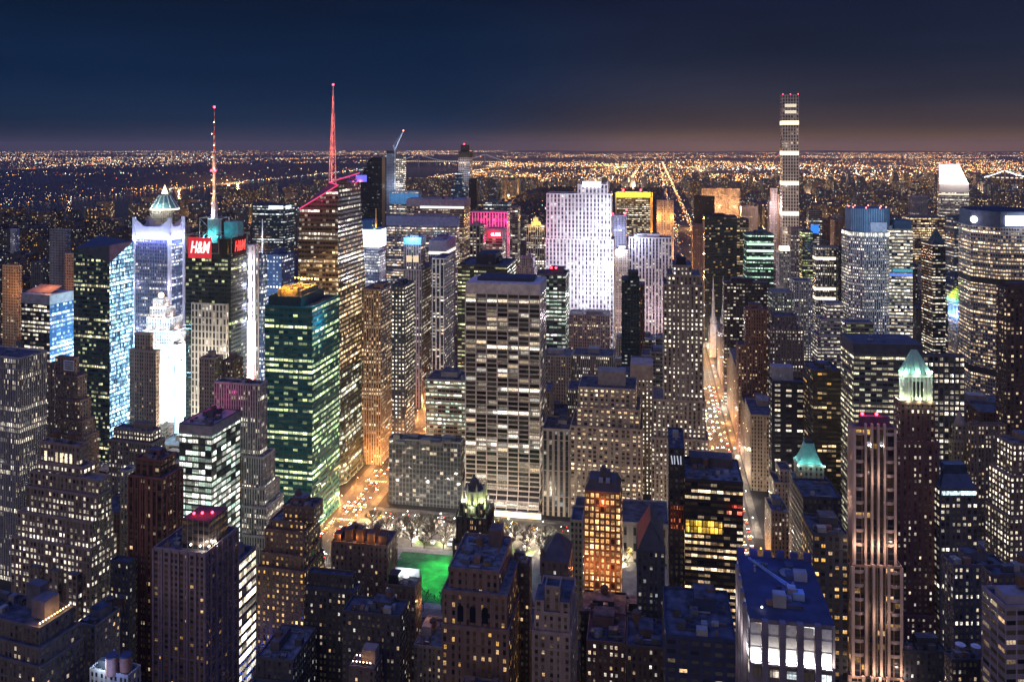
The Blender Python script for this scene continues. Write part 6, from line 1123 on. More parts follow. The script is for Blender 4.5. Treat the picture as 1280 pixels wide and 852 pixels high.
mb = MB(); mb.box(cr_(1257), cr_(1290), -r * 1.0 - 1.6, -r * 1.0 + .2, z + 2.5, z + 12.5, 0, True); mb.build('sign', glow((.93, .95, 1), 6.0), ML); mb = MB(); mb.ring(0, 0, 3.6, 3.6, -.6, .6, 14); o = mb.build('sign', glow((.95, .92, 1), 5.0), ML); o.rotation_euler = (0, R(90), R(45)); o.location = (-r * .93 - .7, -r * .53 - .7, z + 7)
for z_ in (z - 62, z - 160): mb = MB(); walls(mb, poly(1.006), z_, z_ + 7, ST((.05, .05, .055), frac=0), top=None); mb.build('louvre_band', plain((.06, .055, .055)), ML)
lamp('sign_light', (ML.location[0] + 5, ML.location[1] - r - 12, z + 8), (.8, .88, 1), 16000, 2); lamp('sign_light', (ML.location[0] - r - 8, ML.location[1] - r * .6 - 8, z + 8), (.9, .85, 1), 7000, 1)
# slanted-roof tower, pencil tower
CG = bld('slanted_roof_tower', 'pale tower with steep floodlit slanted roof and red beacons', bands((.50, .46, .44), .5, CREAM, WHITE, .9, .6, 3.6, 4.2, .45), (1174, 1211, None, 240, 2300), D=60, yb=290, pent=0, wins=0, parapet=0, yaw=-13)
q = CG.boxes[0]; zt = CG.z(205, 0, q[3]); zs0 = CG.z(230, 0, q[2]); mb = MB(); CGM = plain((.56, .50, .48), .6, 0, .05)
x0, x1, y0, y1 = q[:4]; xm = x0 + (x1 - x0) * .03
mb.face([(x0, y0, q[5]), (x1, y0, q[5]), (x1, y0, zs0), (x0, y0, zs0)]); mb.face([(x0, y0, zs0), (x1, y0, zs0), (x1 - 18, y1 - 20, zt), (x0 + 2, y1 - 20, zt)], 1); mb.face([(x0 + 2, y1 - 20, zt), (x1 - 18, y1 - 20, zt), (x1 - 18, y1, zt), (x0 + 2, y1, zt)])
mb.face([(x1, y0, q[5]), (x1, y1, q[5]), (x1 - 18, y1, zt), (x1 - 18, y1 - 20, zt), (x1, y0, zs0)]); mb.face([(x0, y1, q[5]), (x0, y0, q[5]), (x0, y0, zs0), (x0 + 2, y1 - 20, zt), (x0 + 2, y1, zt)]); mb.face([(x1, y1, q[5]), (x0, y1, q[5]), (x0 + 2, y1, zt), (x1 - 18, y1, zt)])
mb.build('roof', [CGM, plain((.75, .72, .68), .5, 0, .05)], CG.root)
for fx in (.1, .4, .7, .95): lamp('roof_floodlight', W3(CG, x0 + (x1 - x0) * fx, y0 - 8, zs0 + 20), (1, .93, .84), 42000, 2); lamp('roof_floodlight', W3(CG, x0 + 4 + (x1 - x0 - 20) * fx, y0 + 26, zs0 + 44), (1, .93, .84), 11000, 2)
part_box('lit_band', CG, x0 - .3, x1 + .3, y0 - .4, y0 - .05, q[5] - 7, q[5] - 4, glow((1, .88, .66), 1.0))
beacons(CG, [(x0 + 4, y1 - 18, zt + 2), (x1 - 20, y1 - 18, zt + 2), ((x0 + x1) / 2 - 6, y1 - 18, zt + 2)], 1.8)
PN = bld('pencil_tower', 'very tall slender square-gridded tower with glowing bands, highest on the skyline', ST((.50, .45, .42), None, (.03, .03, .04), CREAM, WARM, 1.0, .10, .66, .62, .3, 1, 5.4, 7.0), (978, 998.5, None, 119, 1840), D=36, yb=285, pent=0, wins=0, parapet=.5, yaw=0)
q = PN.boxes[0]
for py in (153.5, 191.5, 229, 267): part_box('lit_band', PN, q[0] - .25, q[1] + .25, q[2] - .3, q[3], PN.z(py + 2.6), PN.z(py - 2.6), ST((.5, .45, .42), None, (.4, .4, .4), (1, .86, .62), (1, .92, .75), 2.2, 1.0, .85, 1.0, 0, 1, 1, 1).mat if False else glow((1, .84, .58), 1.35))
for py in (132, 140): part_box('lit_floor', PN, q[0] + 5, q[1] - 5, q[2] - .2, q[2] - .05, PN.z(py + 2), PN.z(py - 2), glow((1, .85, .65), .7))
for dx in (q[0] + 1, q[1] - 1, (q[0] + q[1]) / 2): ball('beacon', (dx, q[2] + 1, q[5] + 2), .9, RED, PN.root)
for z_, p in ((60, 160000), (130, 120000), (230, 70000), (320, 55000)): lamp('tower_floodlight', W3(PN, 0, q[2] - 60, z_), (1, .78, .6), p * .5, 2)
bld('floodlit_tower', 'pale lit stepped crown just left of the pencil tower', prewar((.55, .45, .44), .3, CREAM, WARM, .9), (962, 973, None, 252, 1900), [(964, 972, (16,), 236, 3)], D=24, yb=280, pent=0, wins=0)
B_ = HAND[-1]; c_ = B_['loc']; lamp('tower_floodlight', (c_[0], c_[1] - 50, 190), (1, .8, .8), 110000, 2); lamp('tower_floodlight', (c_[0] + 14, c_[1] - 50, 120), (1, .6, .3), 110000, 2)
bld('slim_tower', 'orange-washed sliver tower against the pencil tower', ST((.5, .34, .22), frac=.1), (973, 979, None, 244, 1890), D=20, yb=280, pent=0, wins=0)
BS = bld('office_building', 'slab carrying a small square blue lit sign near its roof', bands((.16, .17, .18), .6, CREAM, WHITE, 1.0), (1012, 1024, 1004, 290, 1560), D=24, yb=308, wins=0, pent=0)
q = BS.boxes[0]; part_box('sign', BS, q[0] + 2, q[1] - 1, q[2] - .6, q[2] - .1, q[5] - 2, q[5] + 13, glow((.02, .22, .85), 1.0))
# cathedral with twin spires
CA = empty('cathedral', (*at_row(896, 1290), 0), 0); tag(CA, 'pale floodlit cathedral with twin pointed spires by the avenue', 'church')
t = depth(*CA.location[:2]); zs = CAMZ - t * (345 - HY) / FPX; mb = MB(); CW = plain((.55, .53, .50)); mb.box(-8, 14, 8, 70, 0, 32); mb.face([(-8, 8, 32), (14, 8, 32), (3, 8, 44)]); mb.face([(-8, 70, 32), (-8, 8, 32), (3, 8, 44), (3, 70, 44)]); mb.face([(14, 8, 32), (14, 70, 32), (3, 70, 44), (3, 8, 44)]); mb.build('nave', plain((.30, .29, .28)), CA)
for xx in (-5, 10):
    mb = MB(); mb.box(xx - 4.0, xx + 4.0, 0, 8, 0, 50); mb.ring(xx, 4.5, 3.9, 2.9, 50, 60, 8); mb.ring(xx, 4.5, 2.9, .15, 60, zs, 8, 0, False)
    for a, b in ((-4, .6), (4, .6), (-4, 8.4), (4, 8.4)): mb.ring(xx + a, b, .8, .05, 52, 62, 4, 0, False)
    mb.build('spire', CW, CA)
for dx in (-14, 0, 14): lamp('spire_floodlight', (CA.location[0] + dx, CA.location[1] - 26, 40), (.95, .95, 1), 5200, 1.5)
lamp('spire_floodlight', (CA.location[0] - 4, CA.location[1] - 20, 84), (.95, .95, 1), 2600, 1)
HAND.append(dict(loc=tuple(CA.location[:2]), rz=0, boxes=[[-14, 15, 0, 70, 0, 44, None]], pl=885, pr=905, t=t, yb=400, root=CA))
# ------------------------------------------------------------------ ground, water, streets, park
def sheet(name, poly, z, mat, kind='structure', label=None):
    mb = MB(); mb.face([(*p, z) for p in poly]); o = mb.build(name, mat); o['kind'] = kind
    if label: o['label'] = label
    return o
GROUND = plain((.035, .034, .036), .95, 0, .5, .004)
ASPH = plain((.062, .060, .058), .75, 0, .3, .08)
PAVE = plain((.12, .112, .105), .85, 0, .4, .2)
mb = MB(); rr = 40000; mb.face([(rr * math.cos(R(a)), rr * math.sin(R(a)), -.5) for a in range(0, 360, 6)]); mb.build('ground', GROUND)['kind'] = 'structure'
def water_mat():
    m = bpy.data.materials.new('water'); m.use_nodes = True; nt = m.node_tree; b = nt.nodes['Principled BSDF']
    b.inputs['Base Color'].default_value = (.004, .006, .012, 1); b.inputs['Roughness'].default_value = .22; b.inputs['Specular IOR Level'].default_value = .32; b.inputs['IOR'].default_value = 1.33
    tc = nt.nodes.new('ShaderNodeTexCoord'); nz = nt.nodes.new('ShaderNodeTexNoise'); nz.inputs['Scale'].default_value = .05; nz.inputs['Detail'].default_value = 4
    bp = nt.nodes.new('ShaderNodeBump'); bp.inputs['Strength'].default_value = .35; bp.inputs['Distance'].default_value = 2.0
    nt.links.new(tc.outputs['Object'], nz.inputs['Vector']); nt.links.new(nz.outputs['Fac'], bp.inputs['Height']); nt.links.new(bp.outputs[0], b.inputs['Normal']); return m
WATER = water_mat()
HUDSON = [(-2050, -1500), (-2050, 5000), (-2150, 9000), (-2500, 12500), (-3400, 19000), (-4800, 19000), (-3900, 12500), (-3450, 9000), (-3350, 5000), (-3300, -1500)]
EASTR = [(1750, 2500), (2150, 4500), (2250, 5900), (2450, 7300), (3300, 9000), (6500, 9600), (6500, 9000), (3700, 8000), (3050, 7000), (2800, 5800), (2600, 4400), (2300, 2500)]
sheet('river', HUDSON, -.1, WATER, label='broad dark river reflecting shore lights'); sheet('river', EASTR, -.1, WATER, label='river reach below the small suspension bridge')
def strip(name, x0, x1, y0, y1, z, mat): return sheet(name, rect(x0, x1, y0, y1), z, mat)
AV5, AV6 = 68.0, -262.0
strip('avenue_road', AV5 - 11, AV5 + 11, 300, 12000, -.32, ASPH); strip('avenue_road', AV6 - 12, AV6 + 13, 300, 2050, -.32, ASPH); strip('avenue_road', 132, 150, 2500, 16000, -.32, ASPH)
strip('cross_street_road', AV6 + 13, AV5 - 11, 684, 702, -.32, ASPH); strip('cross_street_road', AV6 + 13, AV5 - 11, 532, 546, -.32, ASPH)
def kerbed(name, x0, x1, y0, y1):
    mb = MB(); mb.box(x0, x1, y0, y1, -.45, -.2); o = mb.build(name, PAVE); o['kind'] = 'structure'; return o
for x0, x1 in ((AV5 - 17, AV5 - 11), (AV5 + 13, AV5 + 19)): kerbed('pavement', x0, x1, 704, 2040)
for x0, x1 in ((AV6 - 18, AV6 - 12), (AV6 + 13, AV6 + 19)): kerbed('pavement', x0, x1, 704, 2040)
kerbed('pavement', AV6 + 13, AV5 - 17, 702, 708); kerbed('pavement', AV6 + 13, AV5 - 17, 676, 684)
WHITE_PAINT = plain((.7, .7, .68), .6, 0, .2, .5); mb = MB()
for ax in (AV5 + 1, AV5 - 5, AV5 + 7, AV6 - 5, AV6 + 1, AV6 + 7):
    for k in range(60): mb.face([(*p, -.30) for p in rect(ax - .12, ax + .12, 640 + k * 12, 644 + k * 12)])
for cx_, y_ in ((AV5 + 1, 680), (AV5 + 1, 706), (AV6, 680), (AV6, 706), (AV6, 762), (AV5 + 1, 786), (AV5 + 1, 866)):
    for k in range(11): mb.face([(*p, -.30) for p in rect(cx_ - 10.5 + k * 2, cx_ - 9.5 + k * 2, y_ - 1.8, y_ + 1.8)])
mb.build('road_markings', WHITE_PAINT)['kind'] = 'structure'
# the park: gravel ground, green lawn, paths, hedges
strip('park_ground', AV6 + 19, 40, 548, 676, -.28, plain((.22, .20, .18), .95, 0, .35, .15))
lawn = sheet('lawn', rect(-196, -98, 566, 634), -.20, plain((.03, .26, .07), .9, 0, .7, .14), 'structure')
mb = MB(); 
for a, b, c, d in ((-203, -196, 560, 640), (-98, -91, 560, 640), (-196, -98, 634, 641), (-196, -98, 559, 566)): mb.face([(*p, -.24) for p in rect(a, b, c, d)])
mb.build('path', plain((.40, .37, .33)))['kind'] = 'structure'
HEDGE = plain((.05, .09, .03), .95, 0, .5, 1.5)
for k in range(7): strip('planting_bed', -190 + k * 36, -190 + k * 36 + 24, 646, 653, -.21, plain((.07, .12, .035), .95, 0, .5, .8))
mb = MB()
for i in range(30):
    a, b = R(100 + i * 5.3), R(100 + (i + 1) * 5.3); ra = 15; mb.bar((-190 + ra * math.cos(a), 606 + ra * math.sin(a), .3), (-190 + ra * math.cos(b), 606 + ra * math.sin(b), .3), 1.2)
tag(mb.build('balustrade', plain((.5, .47, .42))), 'curved pale balustrade round the end of the green lawn', 'balustrade')
for k in range(8):
    u = -188 + k * 17.5; fx, fy = (u, 562) if k % 2 == 0 else (u, 638)
for x_, y_ in ((-172, 588), (-140, 584), (-112, 590), (-160, 614), (-128, 616), (-108, 612)):
    lamp('green_lawn_light', (x_, y_, 14), (.22, 1, .32), 20000, .5, None, (x_, y_ + .01, 0), 128, .8)
def keep(pl, pr, t, yb): HAND.append(dict(loc=(0, 0), rz=0, boxes=[], pl=pl, pr=pr, t=t, yb=yb, root=None))
keep(398, 500, 590, 700); keep(496, 562, 560, 752); keep(560, 720, 590, 700); keep(858, 935, 660, 700); keep(925, 962, 640, 700); keep(296, 322, 500, 815); keep(415, 490, 640, 660)

# bare winter trees
BARK = plain((.085, .07, .055), .95, 0, .3, 2.0)
def tree_proto(seed, h=12.0, colour=BARK):
    r2 = random.Random(seed); root = empty('bare_tree', (0, 0, 0))
    tr = MB(); tr.bar((0, 0, -.4), (0, 0, h * .32), .55, 0, .4); tr.build('trunk', colour, root)
    cr = MB()
    def grow(p, d, L, w, n):
        q = p + d * L; cr.bar(p, q, max(w, .15), 0, max(w * .65, .12))
        if n == 0: return
        for _ in range(3 if n > 1 else 4):
            e = (d + Vector((r2.uniform(-1, 1), r2.uniform(-1, 1), r2.uniform(-.15, .6))) * .75).normalized(); grow(q if r2.random() < .7 else p + d * L * .7, e, L * r2.uniform(.62, .85), w * .62, n - 1)
    for k in range(4):
        a = R(90 * k + r2.uniform(-25, 25)); grow(Vector((0, 0, h * r2.uniform(.24, .33))), Vector((math.cos(a) * .6, math.sin(a) * .6, .8)).normalized(), h * .30, .34, 3)
    cr.build('crown', colour, root); return root
protos = [tree_proto(s) for s in (1, 2, 3, 4)]; used = [False] * 4
def place_tree(x, y, label, group, sc_=1.0):
    k = rng.randrange(4)
    if used[k]: o = dup(protos[k])
    else: o = protos[k]; used[k] = True
    o.location = (x, y, -.2); o.rotation_euler = (0, 0, rng.uniform(0, 6.28)); o.scale = (sc_,) * 3; tag(o, label, 'tree', group)
for row_y in (643, 650, 658, 666, 673):
    for k in range(22): place_tree(-232 + k * 13.2 + rng.uniform(-2, 2), row_y + rng.uniform(-2, 2), 'bare winter tree in the lamp-lit promenade north of the green lawn', 'bare trees along the north promenade', rng.uniform(.8, 1.15))
for k in range(9): place_tree(-228 + rng.uniform(-6, 6), 560 + k * 11, 'bare winter tree on the gravel west of the green lawn', 'bare trees at the avenue end of the park', rng.uniform(.8, 1.1))
for k in range(10): place_tree(-170 + k * 13, 555 + rng.uniform(-2, 2), 'bare winter tree silhouetted against the green lawn', 'bare trees in front of the green lawn', rng.uniform(.9, 1.3))
for k in range(12): place_tree(-45 + rng.uniform(-8, 26), 562 + k * 10, 'bare winter tree on the pale path right of the lawn', 'bare trees on the path beside the library', rng.uniform(.8, 1.1))
for k in range(14): place_tree(AV6 + 26 + k * 17, 711.0 + 0 * k, 'bare street tree on the pavement below the gridded slab', 'street trees along the cross street', .55) if k > 12 else None
# market stalls with lit glass walls
def stall_proto():
    root = empty('market_stall', (0, 0, 0)); mb = MB(); mb.box(-1.7, 1.7, -1.5, 1.5, 0, .8); mb.build('counter', plain((.3, .3, .3)), root)
    mb = MB(); mb.box(-1.6, 1.6, -1.4, 1.4, .8, 2.6); mb.build('lit_glazing', glow((1, .82, .6), 2.4, .6), root)
    mb = MB(); mb.prism([(-2, -1.8), (2, -1.8), (2, 1.8), (-2, 1.8)], 2.6, 2.8); mb.face([(-2, -1.8, 2.8), (2, -1.8, 2.8), (0, 0, 3.6)]); mb.face([(2, -1.8, 2.8), (2, 1.8, 2.8), (0, 0, 3.6)]); mb.face([(2, 1.8, 2.8), (-2, 1.8, 2.8), (0, 0, 3.6)]); mb.face([(-2, 1.8, 2.8), (-2, -1.8, 2.8), (0, 0, 3.6)]); mb.build('canopy', plain((.45, .47, .44)), root); return root
sp_ = stall_proto(); first = True
for row in range(3):
    for k in range(13):
        if rng.random() < .45: continue
        o = sp_ if first else dup(sp_); first = False
        o.location = (-222 + k * 15 + rng.uniform(-2, 2), 648 + row * 10 + rng.uniform(-2, 2), -.2); o.rotation_euler = (0, 0, rng.uniform(-.3, .3)); tag(o, 'small lit market stall among the bare trees north of the lawn', 'stall', 'lit stalls along the promenade')
# lamps with light
def lamp_proto(name, h, col, k):
    root = empty(name, (0, 0, 0)); mb = MB(); mb.ring(0, 0, .16, .09, 0, h, 6); mb.bar((0, 0, h), (1.2, 0, h + .25), .12); mb.build('post', plain((.10, .10, .10)), root)
    ball('lamp_head', (1.2, 0, h + .1), .42, glow(col, k), root); return root
lp = {}
def place_lamp(name, x, y, rz, h, col, k, power, label, group, gap=True):
    key = (name, col)
    if key in lp: o = dup(lp[key])
    else: o = lp[key] = lamp_proto(name, h, col, k)
    o.location = (x, y, -.2); o.rotation_euler = (0, 0, rz); tag(o, label, 'street lamp', group)
    if power: lamp('street_light', (x + 1.2 * math.cos(rz), y + 1.2 * math.sin(rz), h - .6), col, power, .35)
SOD, WHT = (1, .43, .12), (1, .84, .62)
for k in range(26):
    y = 640 + k * 54; c = WHT if 0 < k < 4 or k % 3 == 1 else SOD; pw = (15000 if k < 4 else 27000) * (1 + .03 * k)
    place_lamp('street_lamp', AV5 - 12, y, 0, 9, c, 14, pw, 'lamp post on the near kerb of the bright avenue', 'lamps along the bright avenue')
    place_lamp('street_lamp', AV5 + 14, y + 27, math.pi, 9, c, 14, pw, 'lamp post on the far kerb of the bright avenue', 'lamps along the bright avenue, far kerb')
for k in range(11):
    y = 585 + k * 40; c = SOD if k > 1 else WHT
    place_lamp('street_lamp', AV6 - 13, y, 0, 9, c, 14, 44000 if y > 640 else 9000, 'lamp post along the orange avenue beside the green tower', 'lamps along the orange avenue')
    place_lamp('street_lamp', AV6 + 14, y + 20, math.pi, 9, c, 14, 44000 if y > 640 else 9000, 'lamp post along the orange avenue beside the glass block', 'lamps along the orange avenue, park side')
for k in range(11):
    x = AV6 + 26 + k * 29; place_lamp('street_lamp', x, 683, R(90), 9, WHT, 14, 24000, 'lamp post on the cross street in front of the gridded slab', 'lamps along the cross street')
for k in range(24):
    x, y = (-238 + (k % 12) * 24 + rng.uniform(-4, 4), 646 + (k // 12) * 20 + rng.uniform(-3, 3)); place_lamp('park_lamp', x, y, rng.uniform(0, 6), 4.5, WHT, 12, 7500, 'small globe lamp among the promenade trees', 'park lamps')
for k in range(8): place_lamp('park_lamp', -40 + rng.uniform(-4, 22), 560 + k * 14, rng.uniform(0, 6), 4.5, WHT, 12, 6500, 'small globe lamp on the path beside the library', 'path lamps')
for k in range(6): place_lamp('park_lamp', -232 + rng.uniform(-6, 8), 562 + k * 16, rng.uniform(0, 6), 4.5, WHT, 12, 6500, 'small globe lamp at the avenue end of the park', 'park corner lamps')
# cars
def car_proto(col, name='car', taxi=False):
    root = empty(name, (0, 0, 0)); P = plain(col, .3, 0, .05)
    mb = MB(); pr = [(-2.3, .35), (2.3, .35), (2.35, .75), (1.3, .92), (-1.9, .95), (-2.3, .8)]
    for s in (-.92, .92): mb.face([(x, s, z) for x, z in (pr if s < 0 else pr[::-1])])
    for i in range(6): a, b = pr[i], pr[(i + 1) % 6]; mb.face([(a[0], .92, a[1]), (b[0], .92, b[1]), (b[0], -.92, b[1]), (a[0], -.92, a[1])][::-1])
    b_ = mb.build('body', P, root)
    mb = MB(); lo, hi = [(-1.8, -.85), (1.0, -.85), (1.0, .85), (-1.8, .85)], [(-1.3, -.7), (.35, -.7), (.35, .7), (-1.3, .7)]
    for i in range(4): mb.face([(*lo[i], .93), (*lo[(i + 1) % 4], .93), (*hi[(i + 1) % 4], 1.48), (*hi[i], 1.48)])
    mb.face([(*p, 1.48) for p in hi], 1); mb.build('cabin', [plain((.02, .02, .025), .1), P], root)
    for x in (-1.45, 1.45):
        for y in (-.85, .85):
            mb = MB()
            for i in range(10):
                a, c = 2 * math.pi * i / 10, 2 * math.pi * (i + 1) / 10; mb.face([(.34 * math.cos(a), -.1, .34 * math.sin(a)), (.34 * math.cos(c), -.1, .34 * math.sin(c)), (.34 * math.cos(c), .1, .34 * math.sin(c)), (.34 * math.cos(a), .1, .34 * math.sin(a))])
            for s in (-.1, .1): mb.face([(.34 * math.cos(2 * math.pi * i / 10), s, .34 * math.sin(2 * math.pi * i / 10)) for i in range(10)])
            mb.build('wheel', plain((.02, .02, .02)), root, (x, y, .34))
    for y in (-.65, .65):
        mb = MB(); mb.box(2.28, 2.42, y - .27, y + .27, .5, .84, 0, True); mb.build('headlight', glow((1, .90, .72), 45), root)
        mb = MB(); mb.box(-2.38, -2.24, y - .27, y + .27, .52, .86, 0, True); mb.build('tail_light', glow((1, .04, .02), 14), root)
    if taxi: mb = MB(); mb.box(-.5, -.1, -.35, .35, 1.48, 1.66, 0, True); mb.build('roof_light', glow((1, .8, .3), 5), root)
    return root
cars = {c: car_proto(col, 'taxi' if c == 'yellow taxi' else 'car', c == 'yellow taxi') for c, col in (('yellow taxi', (.72, .38, .02)), ('black car', (.02, .02, .022)), ('white car', (.7, .7, .7)), ('silver car', (.35, .36, .38)))}
cused = set()
def place_car(x, y, rz, where, group):
    c = rng.choice(('yellow taxi', 'yellow taxi', 'black car', 'white car', 'silver car'))
    if c in cused: o = dup(cars[c])
    else: o = cars[c]; cused.add(c)
    o.location = (x, y, -.32); o.rotation_euler = (0, 0, rz); tag(o, c + ' in the traffic ' + where, 'taxi' if 'taxi' in c else 'car', c + 's ' + group)
for lane in range(4):
    y = 640 + rng.uniform(0, 8)
    while y < 1150:
        if rng.random() < .8: place_car(AV5 - 8 + lane * 5.6 + rng.uniform(-.3, .3), y, R(-90 if lane < 3 else 90), 'on the bright avenue', 'on the bright avenue')
        y += rng.uniform(9, 17) * (1 + (y - 640) / 900)
for lane in range(4):
    y = 560 + rng.uniform(0, 8)
    while y < 830:
        if rng.random() < .6: place_car(AV6 - 8 + lane * 5.4 + rng.uniform(-.3, .3), y, R(90), 'on the orange avenue beside the park', 'on the orange avenue')
        y += rng.uniform(8, 15)
for lane in range(2):
    x = AV6 + 20
    while x < AV5 - 20:
        if rng.random() < .5: place_car(x, 689 + lane * 7, R(0 if lane == 0 else 180), 'on the cross street below the gridded slab', 'on the cross street')
        x += rng.uniform(8, 16)
# small blue-lit plaza in the corner
for k in range(9): place_tree(-236 + rng.uniform(-9, 9), 470 + rng.uniform(-4, 30), 'dark tree washed in blue light beside the avenue corner', 'blue-lit trees in the small plaza', rng.uniform(.8, 1.1))
lamp('blue_light', (-230, 462, 6), (.06, .14, 1), 5200, .5); lamp('blue_light', (-240, 486, 6), (.06, .14, 1), 2500, .5)
st_ = dup(sp_); st_.location = (-222, 482, -.2); st_.scale = (2.2, 2.0, 1.2); tag(st_, 'amber-lit kiosk among blue-washed trees at the avenue corner', 'kiosk')
# the bright square to the west: big lit screens, and one added glow panel, on the side walls between the towers
def screen(px, y0, y1, w, Y, c1, c2, k, label):
    X, Yy = at_row(px, Y); t = depth(X, Yy); za, zb = max(CAMZ - t * (y1 - HY) / FPX, 3), CAMZ - t * (y0 - HY) / FPX
    m = bpy.data.materials.new('screen'); m.use_nodes = True; billboard(m, c1, c2, k, .25)
    ww = w * t / FPX; o = empty('advertising_screen', (X, Yy, 0), turn(px)); tag(o, label, 'screen'); mb = MB(); mb.box(-ww / 2, ww / 2, 0, 1.2, za, zb, 0, True); mb.build('panel', m, o)
    mb = MB(); mb.box(-ww / 2 + .5, ww / 2 - .5, 1.2, 3.5, 0, zb - .5); mb.build('support_frame', DARK, o); lamp('screen_light', (X, Yy - 14, (za + zb) / 2), c2, 40000, 3)
screen(313, 455, 476, 9, 745, (1, .05, .03), (1, .9, .85), 2.4, 'small red and white lit screen at the foot of the white fin slab')
screen(205, 455, 530, 26, 775, (.8, .9, 1), (1, 1, 1), 1.3, 'huge blank white lit screen behind the beige slab tower')  # added panel; its glow stands in for the pyramid tower's floodlit lower wall
screen(231, 430, 520, 7, 760, (.2, .7, 1), (.8, 1, 1), 1.6, 'tall narrow cyan lit screen left of the sign tower')
screen(166, 460, 520, 6, 740, (.5, .8, 1), (1, 1, 1), 1.6, 'narrow blue-white lit screen behind the slanted glass tower')
for px, Y, z, c, p in ((238, 800, 40, (.5, .85, 1), 260000), (238, 800, 100, (.6, .85, 1), 160000), (221, 840, 50, (.8, .85, 1), 120000), (224, 845, 130, (.7, .78, 1), 60000), (172, 780, 50, (.35, .75, 1), 380000), (173, 745, 110, (.35, .75, 1), 260000), (322, 800, 50, (1, .8, .9), 160000), (150, 860, 60, (.5, .8, 1), 200000)):
    X, Yy = at_row(px, Y); lamp('square_light', (X, Yy, z), c, p, 4)

# ------------------------------------------------------------------ row of stone fronts along the avenue
AVW = [prewar((.32, .25, .20), .16, WARM, CREAM, .9), prewar((.24, .17, .14), .2, AMBER, WARM, .9), prewar((.38, .32, .27), .14, CREAM, WHITE, .9), prewar((.20, .13, .11), .12, WARM, CREAM, .8)]
FREE = []
def box_building(name, label, st, x, y, w, d, h, group, rz=0.0, detail=True):
    root = empty(name, (x, y, 0), rz); tag(root, label, 'building', group)
    mb = MB(); walls(mb, rect(-w / 2, w / 2, -d / 2, d / 2), -.5, h, st, 0, 1); o = mb.build('wall', [st.mat, ROOF if rng.random() < .75 else ROOF2], root)
    if detail:
        p = MB(); q = .5; x0, x1, y0, y1 = -w / 2 - .15, w / 2 + .15, -d / 2 - .15, d / 2 + .15
        p.box(x0, x1, y0, y0 + q, h - .5, h + 1, 0, True); p.box(x0, x1, y1 - q, y1, h - .5, h + 1, 0, True); p.box(x0, x0 + q, y0 + q, y1 - q, h - .5, h + 1, 0, True); p.box(x1 - q, x1, y0 + q, y1 - q, h - .5, h + 1, 0, True); p.build('parapet', st.trim, o)
        pw, pd, ph = w * rng.uniform(.25, .5), d * rng.uniform(.25, .5), rng.uniform(3, 6); a, b = rng.uniform(-w / 2 + 1, w / 2 - pw - 1), rng.uniform(-d / 2 + 1, d / 2 - pd - 1)
        m = MB(); m.box(a, a + pw, b, b + pd, h, h + ph); m.build('bulkhead', st.trim, root)
        if rng.random() < .6 and w > 12:
            a2 = rng.uniform(-w / 2 + 2, w / 2 - 5); g = MB(); g.box(a2, a2 + 3, -d / 2 + 2, -d / 2 + 4, h, h + 1.6); g.build('air_handler', METAL, root)
        if depth(x, y) < 700: roof_gear(root, x0, x1, y0, y1 - 1, h, rng.randint(5, 9))
    return root
y = 800
for k in range(9):
    w = rng.uniform(34, 58); h = rng.uniform(42, 78); st = AVW[k % 4]; x0 = AV5 + 20; d = rng.uniform(24, 34)
    if y + w > 1230: break
    root = box_building('avenue_building', 'stone-fronted building in the wall lining the bright avenue, right of the traffic', st, x0 + d / 2, y + w / 2, d, w - 2, h, 'stone buildings along the bright avenue')
    HAND.append(dict(loc=(x0 + d / 2, y + w / 2), rz=0, boxes=[[-d / 2, d / 2, -w / 2 + 1, w / 2 - 1, 0, h, st]], pl=0, pr=0, t=depth(x0, y), yb=9999, root=root)); y += w

# ------------------------------------------------------------------ the rest of the city: lots on the street grid, kept only where they can be seen
GW, GH = 400, 266
class ZB:
    def __init__(s):
        s.d = np.full((GH, GW), 1e9); s.own = np.full((GH, GW), -1)
        px = (np.arange(GW) + .5) / GW * 1280; py = (np.arange(GH) + .5) / GH * 852
        u = (px - CX) / FPX; s.u = u; s.v = (py - HY) / FPX; s.dx = -sn + u * cs; s.dy = cs + u * sn
    def add(s, loc, rz, b, idx):
        c, q = math.cos(rz), math.sin(rz); pts = [(loc[0] + x * c - y * q, loc[1] + x * q + y * c) for x in b[:2] for y in b[2:4]]
        P = [proj(*p, z) for p in pts for z in (b[4], b[5])]
        if min(depth(*p) for p in pts) < 5: return 0
        i0, i1 = max(0, int(min(p[0] for p in P) / 1280 * GW) - 1), min(GW, int(max(p[0] for p in P) / 1280 * GW) + 2)
        j0, j1 = max(0, int(min(p[1] for p in P) / 852 * GH) - 1), min(GH, int(max(p[1] for p in P) / 852 * GH) + 2)
        if i0 >= i1 or j0 >= j1: return 0
        dx, dy = s.dx[None, i0:i1], s.dy[None, i0:i1]; v = s.v[j0:j1, None]
        lx, ly = dx * c + dy * q, -dx * q + dy * c
        ox, oy = -loc[0] * c - loc[1] * q, loc[0] * q - loc[1] * c
        with np.errstate(divide='ignore', invalid='ignore'):
            t0x, t1x = (b[0] - ox) / lx, (b[1] - ox) / lx; t0y, t1y = (b[2] - oy) / ly, (b[3] - oy) / ly; t0z, t1z = (CAMZ - b[5]) / v, (CAMZ - b[4]) / v
        lo = np.maximum(np.maximum(np.minimum(t0x, t1x), np.minimum(t0y, t1y)), np.minimum(t0z, t1z)); hi = np.minimum(np.minimum(np.maximum(t0x, t1x), np.maximum(t0y, t1y)), np.maximum(t0z, t1z))
        D = s.d[j0:j1, i0:i1]; ok = (hi > lo) & (lo > 1) & (lo < D); D[ok] = lo[ok] if lo.shape == ok.shape else np.broadcast_to(lo, ok.shape)[ok]; s.own[j0:j1, i0:i1][ok] = idx
        return int(ok.sum())
zb_ = ZB()
